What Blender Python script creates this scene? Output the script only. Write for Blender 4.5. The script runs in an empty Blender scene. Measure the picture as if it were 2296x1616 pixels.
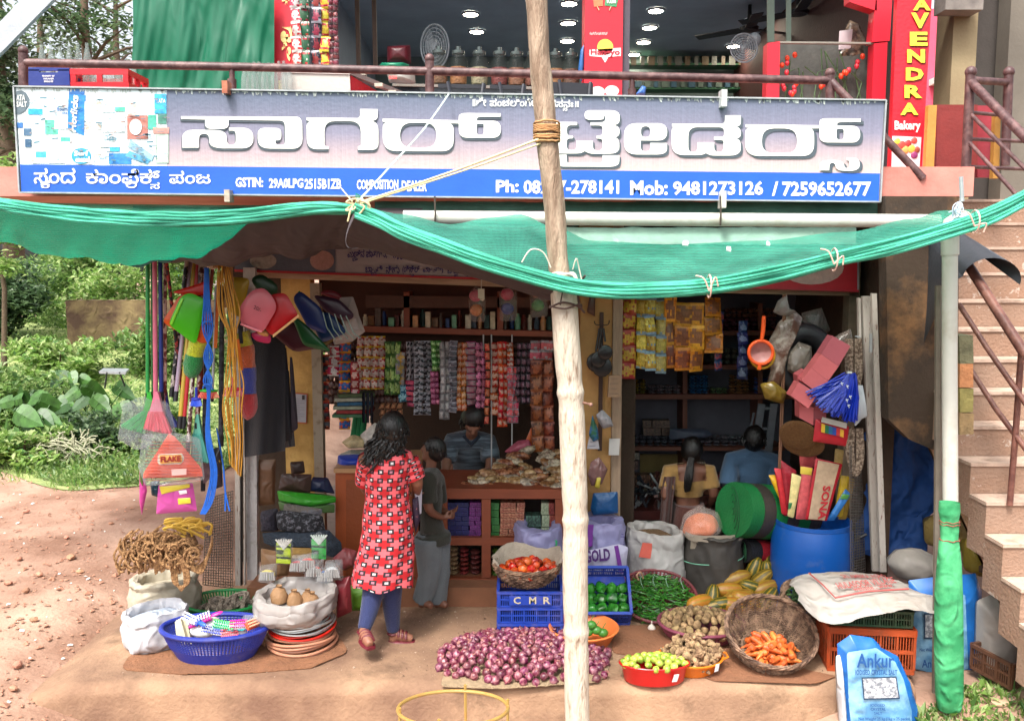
import bpy,math,random
from mathutils import Vector,Matrix,noise
PI=math.pi
R=random.Random(11)
sc=bpy.context.scene
# ---------------- camera ----------------
H,PITCH,F,CX,CY=2.45,math.radians(6.2),2000.0,1148.0,808.0
cam=bpy.data.objects.new('camera',bpy.data.cameras.new('camera'))
sc.collection.objects.link(cam)
cam.location=(0,0,H);cam.rotation_euler=(PI/2-PITCH,0,0)
cam.data.sensor_width=36;cam.data.lens=F/2296*36
cam.data.clip_end=400;cam.data.clip_start=.05
sc.camera=cam
# ---------------- world, sun, exposure ----------------
w=bpy.data.worlds.new('World');sc.world=w;w.use_nodes=True
nt=w.node_tree;bg=nt.nodes['Background']
sky=nt.nodes.new('ShaderNodeTexSky');sky.sky_type='NISHITA';sky.sun_disc=False
SEL,SRO=math.radians(58),math.radians(205)
sky.sun_elevation=SEL;sky.sun_rotation=SRO;sky.dust_density=6;sky.air_density=1.0;sky.ozone_density=.6
hs=nt.nodes.new('ShaderNodeHueSaturation');hs.inputs['Saturation'].default_value=.35;hs.inputs['Value'].default_value=1.0
nt.links.new(sky.outputs[0],hs.inputs['Color']);nt.links.new(hs.outputs[0],bg.inputs[0]);bg.inputs[1].default_value=.15
sl=bpy.data.lights.new('sun','SUN');sl.energy=1.5;sl.angle=math.radians(10);sl.color=(1,.96,.9)
so=bpy.data.objects.new('sun',sl);sc.collection.objects.link(so)
sd=Vector((math.sin(SRO)*math.cos(SEL),math.cos(SRO)*math.cos(SEL),math.sin(SEL)))
so.rotation_euler=sd.to_track_quat('Z','Y').to_euler();so.location=(0,0,12)
vs=sc.view_settings
vs.view_transform='Standard';vs.look='None';vs.gamma=1;vs.use_curve_mapping=False;vs.exposure=1.4
sc.cycles.max_bounces=8;sc.cycles.transparent_max_bounces=24
# ---------------- pixel / space helpers (photo measured at 2296 px wide) ----------------
cp,sp_=math.cos(PITCH),math.sin(PITCH)
def ray(px,py):
    a,b=(px-CX)/F,(CY-py)/F
    return Vector((a,cp+b*sp_,-sp_+b*cp))
def P(px,py,Y):
    d=ray(px,py);return Vector((0,0,H))+d*(Y/d.y)
def G(px,py,z=0.0):
    d=ray(px,py);return Vector((0,0,H))+d*((z-H)/d.z)
def ppm(Y):return Y/F
def col(h):
    h=h.lstrip('#');o=[]
    for i in (0,2,4):
        c=int(h[i:i+2],16)/255
        o.append(c/12.92 if c<.04045 else ((c+.055)/1.055)**2.4)
    return tuple(o)
# ---------------- materials ----------------
MC={}
def mat(c,r=.6,m=0,v=.12,sc_=6,b=.15,bs=40,c2=None,rnd=0,tl=0,al=0,em=0,stretch=None,key=None,wet=0,lo=.42,hi=.6,sheen=0,st=None):
    k=key or (st,c,r,m,v,sc_,b,bs,c2,rnd,tl,al,em,stretch,lo,hi)
    if k in MC:return MC[k]
    mt=bpy.data.materials.new('mat_'+str(len(MC)));MC[k]=mt;mt.use_nodes=True
    n,L=mt.node_tree.nodes,mt.node_tree.links
    bs_=n['Principled BSDF'];out=n['Material Output']
    base=col(c) if isinstance(c,str) else c
    tc=n.new('ShaderNodeTexCoord');mp=n.new('ShaderNodeMapping');L.new(tc.outputs['Object'],mp.inputs[0])
    if stretch:mp.inputs['Scale'].default_value=stretch
    nz=n.new('ShaderNodeTexNoise');nz.inputs['Scale'].default_value=sc_;nz.inputs['Detail'].default_value=6;nz.inputs['Roughness'].default_value=.62
    L.new(mp.outputs[0],nz.inputs['Vector'])
    cr=n.new('ShaderNodeValToRGB');L.new(nz.outputs['Fac'],cr.inputs[0])
    second=(col(c2) if isinstance(c2,str) else c2) if c2 else tuple(min(1,x*(1+v)) for x in base)
    first=tuple(x*(1-v) for x in base)
    cr.color_ramp.elements[0].position=lo if c2 else .3;cr.color_ramp.elements[1].position=hi if c2 else .7
    cr.color_ramp.elements[0].color=(*first,1);cr.color_ramp.elements[1].color=(*second,1)
    colout=cr.outputs[0]
    if st:
        n3=n.new('ShaderNodeTexNoise');n3.inputs['Scale'].default_value=st[1];n3.inputs['Detail'].default_value=8;n3.inputs['Roughness'].default_value=.7;L.new(mp.outputs[0],n3.inputs['Vector'])
        m3=n.new('ShaderNodeMapRange');m3.inputs[1].default_value=st[2];m3.inputs[2].default_value=st[3];m3.inputs[4].default_value=st[4];L.new(n3.outputs['Fac'],m3.inputs[0])
        x3=n.new('ShaderNodeMix');x3.data_type='RGBA';L.new(m3.outputs[0],x3.inputs[0]);L.new(colout,x3.inputs[6]);x3.inputs[7].default_value=(*col(st[0]),1);colout=x3.outputs[2]
    if rnd:
        oi=n.new('ShaderNodeObjectInfo');h2=n.new('ShaderNodeHueSaturation');mr=n.new('ShaderNodeMapRange')
        mr.inputs[3].default_value=1-rnd;mr.inputs[4].default_value=1+rnd
        m2=n.new('ShaderNodeMapRange');m2.inputs[3].default_value=.5-rnd*.05;m2.inputs[4].default_value=.5+rnd*.05
        fr=n.new('ShaderNodeMath');fr.operation='FRACT';mu=n.new('ShaderNodeMath');mu.operation='MULTIPLY';mu.inputs[1].default_value=7.31
        L.new(oi.outputs['Random'],mr.inputs[0]);L.new(oi.outputs['Random'],mu.inputs[0]);L.new(mu.outputs[0],fr.inputs[0]);L.new(fr.outputs[0],m2.inputs[0])
        L.new(mr.outputs[0],h2.inputs['Value']);L.new(m2.outputs[0],h2.inputs['Hue']);L.new(colout,h2.inputs['Color']);colout=h2.outputs[0]
    L.new(colout,bs_.inputs['Base Color'])
    bs_.inputs['Roughness'].default_value=r;bs_.inputs['Metallic'].default_value=m
    if sheen:bs_.inputs['Sheen Weight'].default_value=sheen
    if b:
        n2=n.new('ShaderNodeTexNoise');n2.inputs['Scale'].default_value=bs;n2.inputs['Detail'].default_value=5
        L.new(mp.outputs[0],n2.inputs['Vector'])
        bp=n.new('ShaderNodeBump');bp.inputs['Strength'].default_value=b;bp.inputs['Distance'].default_value=.02
        if bs<=18 and b>=.4:
            n2.inputs['Distortion'].default_value=1.2;n2.noise_type='RIDGED_MULTIFRACTAL';n2.inputs['Scale'].default_value=bs*.55;n2.inputs['Detail'].default_value=3;bp.inputs['Distance'].default_value=.035;bp.inputs['Strength'].default_value=min(1,b*1.1)
        L.new(n2.outputs['Fac'],bp.inputs['Height']);L.new(bp.outputs[0],bs_.inputs['Normal'])
    if em:
        L.new(colout,bs_.inputs['Emission Color']);bs_.inputs['Emission Strength'].default_value=em
    last=bs_.outputs[0]
    if tl:
        t=n.new('ShaderNodeBsdfTranslucent');L.new(colout,t.inputs[0]);mx=n.new('ShaderNodeMixShader');mx.inputs[0].default_value=tl
        L.new(last,mx.inputs[1]);L.new(t.outputs[0],mx.inputs[2]);last=mx.outputs[0]
    if al:
        t=n.new('ShaderNodeBsdfTransparent');mx=n.new('ShaderNodeMixShader');mx.inputs[0].default_value=al
        L.new(last,mx.inputs[1]);L.new(t.outputs[0],mx.inputs[2]);last=mx.outputs[0]
    if last != bs_.outputs[0]:L.new(last,out.inputs[0])
    return mt
def film(c='#b4babc',a=.82):return mat(c,.14,v=.05,b=.6,bs=9,al=a)
def plas(c,r=.35,rnd=0):return mat(c,r,v=.1,b=.06,rnd=rnd)
def cloth(c,v=.12,**k):return mat(c,.85,v=v,b=.35,bs=120,sheen=.2,**k)
def weave_col(c,c2,scale=400):
    pass
# ---------------- mesh builder ----------------
class MB:
    def __init__(s):s.v,s.f,s.mi,s.uv,s.cur=[],[],[],{},0
    def add(s,vs,fs,M=None):
        o=len(s.v)
        for p in vs:
            p=Vector(p);s.v.append(M@p if M else p)
        for f in fs:s.f.append(tuple(i+o for i in f));s.mi.append(s.cur)
        return o
    def box(s,c,d,rz=0,M=None):
        x,y,z=d[0]/2,d[1]/2,d[2]/2
        T=Matrix.Translation(c)@Matrix.Rotation(rz,4,'Z')
        if M:T=M@T
        s.add([(-x,-y,-z),(x,-y,-z),(x,y,-z),(-x,y,-z),(-x,-y,z),(x,-y,z),(x,y,z),(-x,y,z)],
              [(0,3,2,1),(4,5,6,7),(0,1,5,4),(1,2,6,5),(2,3,7,6),(3,0,4,7)],T);return s
    def bar(s,p,q,w_,h_=None,up=(0,0,1)):
        p,q=Vector(p),Vector(q);d=(q-p);L=d.length;d.normalize();h_=h_ or w_
        a=d.cross(Vector(up))
        if a.length<1e-4:a=d.cross(Vector((0,1,0)))
        a.normalize();u=a.cross(d).normalized()
        M=Matrix((( *[a[i] for i in ()],),)) if 0 else Matrix(((a.x,d.x,u.x,(p.x+q.x)/2),(a.y,d.y,u.y,(p.y+q.y)/2),(a.z,d.z,u.z,(p.z+q.z)/2),(0,0,0,1)))
        return s.box((0,0,0),(w_,L,h_),M=M)
    def tube(s,pts,r,n=8,cap=True,closed=False,flat=1):
        pts=[Vector(p) for p in pts];m=len(pts)
        rs=r if isinstance(r,(list,tuple)) else [r]*m
        up=Vector((0,0,1));prev=None;vs=[];fs=[]
        for i,p in enumerate(pts):
            if closed:t=pts[(i+1) % m]-pts[i-1]
            else:t=pts[min(i+1,m-1)]-pts[max(i-1,0)]
            if t.length<1e-9:t=Vector((0,0,1))
            t.normalize()
            if prev is None:
                a=t.cross(up)
                if a.length<.05:a=t.cross(Vector((1,0,0)))
            else:a=prev-t*prev.dot(t)
            if a.length<1e-6:a=t.orthogonal()
            a.normalize();prev=a;b=t.cross(a)
            for k in range(n):
                an=2*PI*k/n;vs.append(p+(a*math.cos(an)+b*math.sin(an)*flat)*rs[i])
        M_=m if closed else m-1
        for i in range(M_):
            j=(i+1) % m
            for k in range(n):
                l=(k+1) % n;fs.append((i*n+k,i*n+l,j*n+l,j*n+k))
        if cap and not closed:fs+=[tuple(range(n))[::-1],tuple((m-1)*n+k for k in range(n))]
        s.add(vs,fs);return s
    def lathe(s,prof,n=24,M=None,sx=1,sy=1,e=1.0,capb=False,capt=False,wob=None):
        vs,fs=[],[]
        for j,(r,z) in enumerate(prof):
            for k in range(n):
                a=2*PI*k/n;c_,s_=math.cos(a),math.sin(a)
                if e != 1:c_=math.copysign(abs(c_)**e,c_);s_=math.copysign(abs(s_)**e,s_)
                rr=r*(wob(a,z) if wob else 1);vs.append((rr*c_*sx,rr*s_*sy,z))
        for j in range(len(prof)-1):
            for k in range(n):
                l=(k+1) % n;fs.append((j*n+k,j*n+l,(j+1)*n+l,(j+1)*n+k))
        if capb:fs.append(tuple(range(n))[::-1])
        if capt:fs.append(tuple((len(prof)-1)*n+k for k in range(n)))
        s.add(vs,fs,M);return s
    def ell(s,c,r,nu=12,nv=8,M=None):
        if not isinstance(r,(list,tuple)):r=(r,r,r)
        T=Matrix.Translation(c)@(M or Matrix())@Matrix.Diagonal((*r,1))
        pr=[(max(math.sin(PI*j/nv),.001),-math.cos(PI*j/nv)) for j in range(nv+1)]
        return s.lathe(pr,nu,T)
    def grid(s,fn,nu,nv,cu=False,uv=None):
        vs=[];o=len(s.v)
        for j in range(nv+1):
            for i in range(nu+(0 if cu else 1)):
                u,v_=i/nu,j/nv;vs.append(fn(u,v_))
        w_=nu if cu else nu+1;fs=[]
        f0=len(s.f)
        for j in range(nv):
            for i in range(nu):
                i2=(i+1) % w_ if cu else i+1;fs.append((j*w_+i,j*w_+i2,(j+1)*w_+i2,(j+1)*w_+i))
        s.add(vs,fs)
        q=0
        for j in range(nv):
            for i in range(nu):
                s.uv[f0+q]=[(i/nu,j/nv),((i+1)/nu,j/nv),((i+1)/nu,(j+1)/nv),(i/nu,(j+1)/nv)];q+=1
        return s
    def poly(s,pts):s.add(pts,[tuple(range(len(pts)))]);return s
    def slab(s,pts,t):
        pts=[Vector(p) for p in pts];nrm=Vector((0,0,0))
        for i in range(len(pts)):nrm+=pts[i].cross(pts[(i+1) % len(pts)])
        nrm.normalize();n=len(pts);b=[p-nrm*t for p in pts]
        s.add(pts+b,[tuple(range(n)),tuple(range(2*n-1,n-1,-1))]+[(i,i+n,(i+1) % n+n,(i+1) % n) for i in range(n)]);return s
    def wr(s,amp,fr,seed=0,start=0):
        for i in range(start,len(s.v)):
            p=s.v[i];q=p*fr+Vector((seed*3.1,seed*1.7,seed));s.v[i]=p+noise.noise_vector(q)*amp+noise.noise_vector(q*2.7)*amp*.4
        return s
    def build(s,name,m,parent=None,sm=True,loc=None,kind=None):
        me=bpy.data.meshes.new(name)
        if parent is not None:base=wloc(parent)
        elif loc is not None:base=Vector(loc)
        else:
            n=max(1,len(s.v));base=Vector((sum(p.x for p in s.v)/n,sum(p.y for p in s.v)/n,min(p.z for p in s.v)))
        me.from_pydata([tuple(p-base) for p in s.v],[],s.f)
        ms=m if isinstance(m,(list,tuple)) else [m]
        for x in ms:me.materials.append(x)
        if len(ms)>1:me.polygons.foreach_set('material_index',s.mi)
        if s.uv:
            ul=me.uv_layers.new(name='u')
            for fi,us in s.uv.items():
                pl=me.polygons[fi]
                for k,li in enumerate(pl.loop_indices):ul.data[li].uv=us[k % len(us)]
        if sm:
            me.polygons.foreach_set('use_smooth',[True]*len(me.polygons));me.set_sharp_from_angle(angle=math.radians(42))
        me.update()
        o=bpy.data.objects.new(name,me);sc.collection.objects.link(o)
        if parent is not None:o.parent=parent;o.location=(0,0,0)
        else:o.location=base
        if kind:o['kind']=kind
        return o
WL={}
def wloc(o):
    p=Vector(o.location);q=o.parent
    while q:p+=Vector(q.location);q=q.parent
    return p
def tag(o,label,cat,group=None,kind=None):
    o['label']=label;o['category']=cat
    if group:o['group']=group
    if kind:o['kind']=kind
    return o
def thing(name,label,cat,loc=(0,0,0),group=None):
    o=bpy.data.objects.new(name,None);sc.collection.objects.link(o);o.location=loc;o.empty_display_size=.1
    return tag(o,label,cat,group)
def struct(name,mb,m,sm=True):
    o=mb.build(name,m,sm=sm);o['kind']='structure';return o
def copy(o,loc=None,rot=None,s=None,label=None,parent=None):
    c=o.copy();sc.collection.objects.link(c)
    if parent:c.parent=parent
    if loc is not None:c.location=loc
    if rot is not None:c.rotation_euler=rot
    if s is not None:c.scale=(s,s,s) if not isinstance(s,tuple) else s
    if label:c['label']=label
    if not parent:
        for ch in list(o.children):
            d=ch.copy();sc.collection.objects.link(d);d.parent=c
            for g in ch.children:
                e=g.copy();sc.collection.objects.link(e);e.parent=d
    return c
def px(x0,y0,x1,y1,Y):return [P(x0,y1,Y),P(x1,y1,Y),P(x1,y0,Y),P(x0,y0,Y)]
def quad(pts,Y):return [P(a,b,Y) for a,b in pts]
# ---------------- lettering ----------------
TC={}
def tmesh(t,bold=0,res=2):
    k=(t,bold)
    if k in TC:return TC[k]
    c=bpy.data.curves.new('lettering','FONT');c.body=t;c.offset=bold;c.resolution_u=res;c.fill_mode='FRONT'
    o=bpy.data.objects.new('lettering',c);sc.collection.objects.link(o)
    dg=bpy.context.evaluated_depsgraph_get();e=o.evaluated_get(dg);me=e.to_mesh()
    vs=[v.co.copy() for v in me.vertices];fs=[tuple(p.vertices) for p in me.polygons]
    e.to_mesh_clear();bpy.data.objects.remove(o);bpy.data.curves.remove(c)
    x0,x1=min(v.x for v in vs),max(v.x for v in vs);y0,y1=min(v.y for v in vs),max(v.y for v in vs)
    TC[k]=([((v.x-x0)/(x1-x0),(v.y-y0)/max(y1-y0,1e-6)) for v in vs],fs);return TC[k]
def lett3(t,bl,br,tl,m,parent,bold=.012,name='lettering',mb=None):
    vs,fs=tmesh(t,bold);ex,ey=br-bl,tl-bl
    q=mb or MB();q.add([bl+ex*a+ey*b for a,b in vs],fs)
    return q if mb else q.build(name,m,parent,sm=False)
def lett(t,x0,y0,x1,y1,Y,m,parent,bold=.012,mb=None,dy=0):
    return lett3(t,P(x0,y1,Y),P(x1,y1+dy,Y),P(x0,y0,Y),m,parent,bold,mb=mb)
def rpath(pts,n=5):
    out=[];N=len(pts)
    for i in range(N):
        p=Vector(pts[i][:2]);a=Vector(pts[i-1][:2]);b=Vector(pts[(i+1) % N][:2]);r=pts[i][2] if len(pts[i])>2 else 0
        if r<=0:out.append(p);continue
        da,db=(a-p),(b-p);ra=min(r,da.length*.49);rb=min(r,db.length*.49)
        A=p+da.normalized()*ra;B=p+db.normalized()*rb
        for k in range(n+1):
            t=k/n;out.append(A*(1-t)**2+p*2*t*(1-t)+B*t*t)
    return out
def fill2d(paths):
    c=bpy.data.curves.new('f','CURVE');c.dimensions='2D';c.fill_mode='BOTH'
    for pth in paths:
        s=c.splines.new('POLY');s.points.add(len(pth)-1);s.use_cyclic_u=True
        for i,p in enumerate(pth):s.points[i].co=(p[0],p[1],0,1)
    o=bpy.data.objects.new('f',c);sc.collection.objects.link(o)
    dg=bpy.context.evaluated_depsgraph_get();e=o.evaluated_get(dg);me=e.to_mesh()
    vs=[v.co.copy() for v in me.vertices];fs=[tuple(p.vertices) for p in me.polygons]
    e.to_mesh_clear();bpy.data.objects.remove(o);bpy.data.curves.remove(c);return vs,fs
def disc(x,y,rx,ry=None,n=20):
    ry=ry or rx;return [(x+rx*math.cos(2*PI*k/n),y-ry*math.sin(2*PI*k/n)) for k in range(n)]
def remesh(mb,name,m,parent,vox=.009,smooth=4):
    me=bpy.data.meshes.new('t');me.from_pydata([tuple(p) for p in mb.v],[],mb.f)
    o=bpy.data.objects.new('t',me);sc.collection.objects.link(o)
    a=o.modifiers.new('r','REMESH');a.mode='VOXEL';a.voxel_size=vox;a.use_smooth_shade=True
    b=o.modifiers.new('s','SMOOTH');b.iterations=smooth;b.factor=.5
    dg=bpy.context.evaluated_depsgraph_get();e=o.evaluated_get(dg);r=e.to_mesh()
    q=MB();q.v=[v.co.copy() for v in r.vertices];q.f=[tuple(p.vertices) for p in r.polygons];q.mi=[0]*len(q.f)
    e.to_mesh_clear();bpy.data.objects.remove(o)
    return q.build(name,m,parent)
def rope(pts,n=6):
    pts=[Vector(p) for p in pts];out=[]
    for i in range(len(pts)-1):
        p0,p1,p2,p3=pts[max(i-1,0)],pts[i],pts[i+1],pts[min(i+2,len(pts)-1)]
        for k in range(n):
            t=k/n;out.append(.5*((2*p1)+(p2-p0)*t+(2*p0-5*p1+4*p2-p3)*t*t+(-p0+3*p1-3*p2+p3)*t**3))
    out.append(pts[-1]);return out
def cur(pts,t):
    q=rope([Vector((*p,0)) if len(p)==2 else Vector(p) for p in pts],8);f=t*(len(q)-1);i=min(int(f),len(q)-2)
    return q[i].lerp(q[i+1],f-i)
# ================= GROUND =================
def sm(a,b,x):
    t=max(0,min(1,(x-a)/(b-a)));return t*t*(3-2*t)
def gz(x,y):
    z=-.24+.2*sm(-2.3,-3.3,x)+.06*sm(4.2,6,y)*sm(-2,-3.2,x)
    z+=.22*sm(5.2,6.5,y)*(1-sm(-2.4,-3.0,x))*0
    z+=1.1*sm(10.5,19,y)
    z+=.2*sm(2.35,3.1,x)*sm(5.3,4.4,y)*sm(3.2,3.9,y)+.16*sm(1.6,2.2,x)*sm(4.6,5.0,y)
    f=1 if y<14 else .6
    z+=f*(.022*noise.noise((x*1.3,y*1.3,0))+.012*noise.noise((x*5,y*5,3))+.006*noise.noise((x*14,y*14,5)))
    return z
def gx(u):t=(u-.5)*2;return -1+(5.2*t+60*t**5)
def gy(v):return 2.5+9*v+85*v**5
mb=MB()
mb.grid(lambda u,v:(gx(u),gy(v),gz(gx(u),gy(v))),230,260)
ground_m=mat('#886450',.95,v=.15,sc_=1.1,b=.5,bs=30,c2='#b49480',lo=.35,hi=.68,st=('#70503e',4,.55,.72,.5))
struct('ground',mb,ground_m)
def plz(x,y):
    z=-.11*sm(-2.5,-3.0,x+.12*noise.noise((y*1.2,0,0)))
    ed=5.06+.03*noise.noise((x*.9,2,0))
    return z,ed
def plf(u,v):
    x=-3.05+(2.36+3.05)*u
    z,ed=plz(x,6)
    if v<.8:y=6.7-(6.7-ed)*(v/.8);zz=z+.004*noise.noise((x*3,y*3,1))+.002*noise.noise((x*11,y*11,1))
    else:
        t=(v-.8)/.2;a=min(1,t*1.6)*PI/2;y=ed-.09*math.sin(a)-.06*max(0,t-.6);zz=z-.08*(1-math.cos(a))-.35*max(0,t-.55)
    return (x,y,zz)
mb=MB();mb.grid(plf,150,90)
plat_m=mat('#745644',.9,v=.12,sc_=1.3,b=.4,bs=45,c2='#a48468',lo=.36,hi=.68,st=('#54402f',3.3,.54,.72,.7))
struct('pavement',mb,plat_m)
mb=MB();mb.grid(lambda u,v:(-14+10.6*u,9.9+.5*math.sin((-14+10.6*u)*1.7)*(1-v)+12*v,gz(-14+10.6*u,9.9+.5*math.sin((-14+10.6*u)*1.7)*(1-v)+12*v)+.012),90,60);struct('grass_bank',mb,mat('#7c8c54',.9,v=.2,sc_=3,c2='#9aa468',b=.6,bs=30))

peb=mat('#a87a62',.9,v=.3,sc_=9,rnd=.25);scrap=mat('#e5e2dc',.8,v=.1,rnd=.15)
pm=MB();pm.ell((0,0,0),(1,.7,.5),7,5).wr(.25,1.1,2)
pe=None
for i,(a,b_,s) in enumerate([(77,1408,17),(45,1275,13),(90,1310,17),(118,1318,12),(160,1270,22),(180,1300,14),(60,1350,18),(30,1540,20),(75,1595,15),(150,1225,12),(250,1190,10),(40,1500,24),(20,1330,18),(200,1240,9),(130,1130,9),(60,1165,13),(300,1225,9)]):
    g=G(a,b_,-.04);g.z=gz(g.x,g.y);r=s*ppm(g.y)*.62
    if pe is None:
        pe=pm.build('stone',peb);tag(pe,'small brown stone lying loose on the dirt track','stone','loose stones on the dirt track');o=pe;o.location=g
    else:o=copy(pe,g)
    o.rotation_euler=(0,0,i*1.3);o.scale=(r,r,r)
mb=MB()
for i in range(900):
    a,b_=R.uniform(-20,330),1060+R.random()**1.3*550
    g=G(a,b_,-.03);g.z=gz(g.x,g.y)+.008;r=R.uniform(.004,.016)*(1 if R.random()<.93 else 2);t=R.uniform(0,6)
    d1=Vector((math.cos(t),math.sin(t),R.uniform(-.2,.4)))*r;d2=Vector((-math.sin(t),math.cos(t),R.uniform(-.3,.3)))*r*R.uniform(.4,1)
    mb.cur=0 if R.random()<.1 else 1
    mb.add([g-d1-d2,g+d1-d2,g+d1+d2*.6,g-d1+d2,g+Vector((0,0,r*.6))],[(0,1,4),(1,2,4),(2,3,4),(3,0,4)])
o=mb.build('litter',[scrap,peb],sm=False,kind='stuff');tag(o,'paper scraps and gravel strewn over the dirt track','litter',kind='stuff')
mb=MB()
for i in range(1500):
    x,y=R.uniform(-2.4,2.3),R.uniform(5.08,6.1);r=R.uniform(.0015,.005)*(1 if R.random()<.95 else 2.2);g=Vector((x,y,.004));mb.cur=i % 2;a=R.uniform(0,6)
    mb.add([g+Vector((r*math.cos(a),r*math.sin(a),0)),g+Vector((r*math.cos(a+2),r*math.sin(a+2),0)),g+Vector((r*math.cos(a+4),r*math.sin(a+4),0)),g+Vector((0,0,r*.8))],[(0,1,3),(1,2,3),(2,0,3)])
o=mb.build('grit',[mat('#5c4636',.9),mat('#b09a86',.9)],sm=False,kind='stuff');tag(o,'fine grit and crumbs of soil on the shop platform','grit',kind='stuff')
# ================= BUILDING =================
B=thing('shop_building','two-storey shop building with salmon slab edge and open ground floor','building',(0,6,0))
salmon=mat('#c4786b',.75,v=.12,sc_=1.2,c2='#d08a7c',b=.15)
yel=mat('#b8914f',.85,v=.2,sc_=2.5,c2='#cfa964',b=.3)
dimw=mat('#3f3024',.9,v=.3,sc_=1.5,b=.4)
dkwall=mat('#4b3a2e',.95,v=.35,sc_=2,b=.5,bs=30)
sl_t,sl_b=P(1100,374,6).z,P(1100,440,6).z
xr=P(2184,400,6).x
mb=MB();mb.box(((-4.6+xr)/2,7.8,(sl_t+sl_b)/2),(xr+4.6,3.6,sl_t-sl_b));mb.build('floor_slab',salmon,B,sm=False)
mb=MB();mb.box(((-1.9+1.0)/2,6.5,.07),(2.9,.64,.146));mb.build('plinth',mat('#7c5138',.85,v=.25,sc_=3),B,sm=False)
mb=MB();mb.box((-.55,8.2,-.03),(2.9,3.1,.05));mb.box((1.76,8.2,-.33),(1.7,3.1,.05));mb.build('shop_floor',mat('#8d7a6d',.8,v=.2),B,sm=False)
def wall(name,x0,x1,y0,y1,z0,z1,m):
    q=MB();q.box(((x0+x1)/2,(y0+y1)/2,(z0+z1)/2),(x1-x0,y1-y0,z1-z0));return q.build(name,m,B,sm=False)
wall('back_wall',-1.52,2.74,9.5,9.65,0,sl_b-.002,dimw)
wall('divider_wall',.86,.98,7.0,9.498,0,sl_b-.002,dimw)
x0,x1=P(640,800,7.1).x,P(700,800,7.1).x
wall('added_dark_board',x0-.42,x0-.022,7.15,7.2,0,sl_b-.002,dimw)  # added board that shuts out the bright open passage behind
wall('yellow_pillar',x0-.02,x1,7.1,7.25,0,sl_b-.002,yel)
x0,x1=P(1301,800,6.75).x,P(1372,800,6.75).x
wall('middle_pillar',x0,x1,6.75,6.998,0,sl_b-.002,mat('#a47d4c',.88,v=.22,sc_=3,b=.3))
wall('door_post',x1+.002,P(1394,800,6.75).x,6.72,6.85,0,sl_b-.002,mat('#8f7a66',.85,v=.3,sc_=5,stretch=(4,4,.6)))
x0,x1=P(701,900,6.9).x,P(722,900,6.9).x
wall('white_post',x0,x1,6.9,6.99,.15,2.3,mat('#b5a792',.8,v=.3,sc_=12,c2='#7d6c58',lo=.55,hi=.7))
mb=MB();mb.slab([P(545,621,6.6),P(1300,650,6.6),P(1926,664,6.6),P(1926,651,6.6),P(1300,637,6.6),P(545,607,6.6)],.09)
mb.build('lintel',mat('#b79a80',.8,v=.25,sc_=6,stretch=(.6,6,6)),B,sm=False)
wall('side_beam',P(1905,600,6.62).x,P(1928,600,6.62).x,6.6,6.72,0,2.6,mat('#7c6a58',.85,v=.3,sc_=8))

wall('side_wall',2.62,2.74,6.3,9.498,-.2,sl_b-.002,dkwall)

zt=5.4;bx0,bx1=P(600,100,7.4).x,P(2010,100,7.4).x
dk=mat('#8a96a4',.7,v=.12,sc_=2);dk2=mat('#6a7a78',.7,v=.2,sc_=2)
wall('ceiling',bx0,bx1+.3,7.2,13.4,zt,zt+.15,dk)
wall('bakery_back_wall',bx0,bx1+.3,13.2,13.35,sl_t,zt-.002,dk2)
wall('bakery_side_wall',bx0-.12,bx0-.002,7.4,13.3,sl_t,zt+.1,dk)
wall('bakery_side_wall',bx1+.1,bx1+.22,7.5,13.198,sl_t,zt-.002,mat('#4a2622',.7))
red=mat('#c0182c',.45,v=.08,sc_=2,b=.03)
wall('bakery_floor',bx0-1.4,bx1+.1,7.4,13.2,sl_t-.05,sl_t+.012,dk)
x0,x1=P(1311,100,7.3).x,P(1396,100,7.3).x
pil=wall('red_pillar',x0,x1,7.3,7.6,sl_t,zt-.002,red)
wall('pillar_reveal',x1+.002,x1+.06,7.34,7.6,sl_t,zt-.002,mat('#4a4650',.7))
YP=7.296
lett('ಹಾಂಗ್ಯೋ ಐಸ್ ಕ್ರೀಮ್',1322,72,1362,79,YP,mat('#e8d8d0'),pil)

mb=MB();mb.add([P(a,b,YP) for a,b in disc(1357,106,18)],[tuple(range(20))][::1]);mb.build('emblem',mat('#f2c54a',.5),pil,sm=False)
mb=MB();mb.slab([P(a,b,YP) for a,b in [(1322,112),(1392,108),(1392,126),(1364,128),(1357,141),(1349,128),(1322,126)][::-1]],.002);mb.build('emblem',mat('#f0e8e4',.5),pil,sm=False)
lett('Hangyo',1324,110,1390,128,YP-.004,mat('#a41a2c'),pil,.03)
mb=MB()
mb.slab([P(a,b,YP) for a,b in [(1330,0),(1352,-3),(1352,14),(1332,16)][::-1]],.004);mb.build('poster_print',mat('#d8734a',.5),pil,sm=False)
mb=MB();mb.slab([P(a,b,YP) for a,b in [(1357,-6),(1386,0),(1382,16),(1356,13)][::-1]],.004);mb.build('poster_print',mat('#3d8a5a',.5),pil,sm=False)
lett('Kulfi',1361,-2,1381,8,YP-.006,mat('#f0f0e8'),pil,.02)
mb=MB()
for a,b in [((1339,16),(1343,24)),((1370,15),(1366,24))]:mb.bar(P(*a,YP),P(*b,YP),.016,.004)
mb.build('poster_print',mat('#e3c9a0',.5),pil,sm=False)
mb=MB()
for (a,b,r) in [(1340,206,16),(1372,204,16)]:mb.add([P(x,y,YP) for x,y in disc(a,b,r,12)],[tuple(range(20))])
mb.build('poster_print',mat('#ece4e0',.5,v=.5,sc_=40),pil,sm=False)

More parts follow.
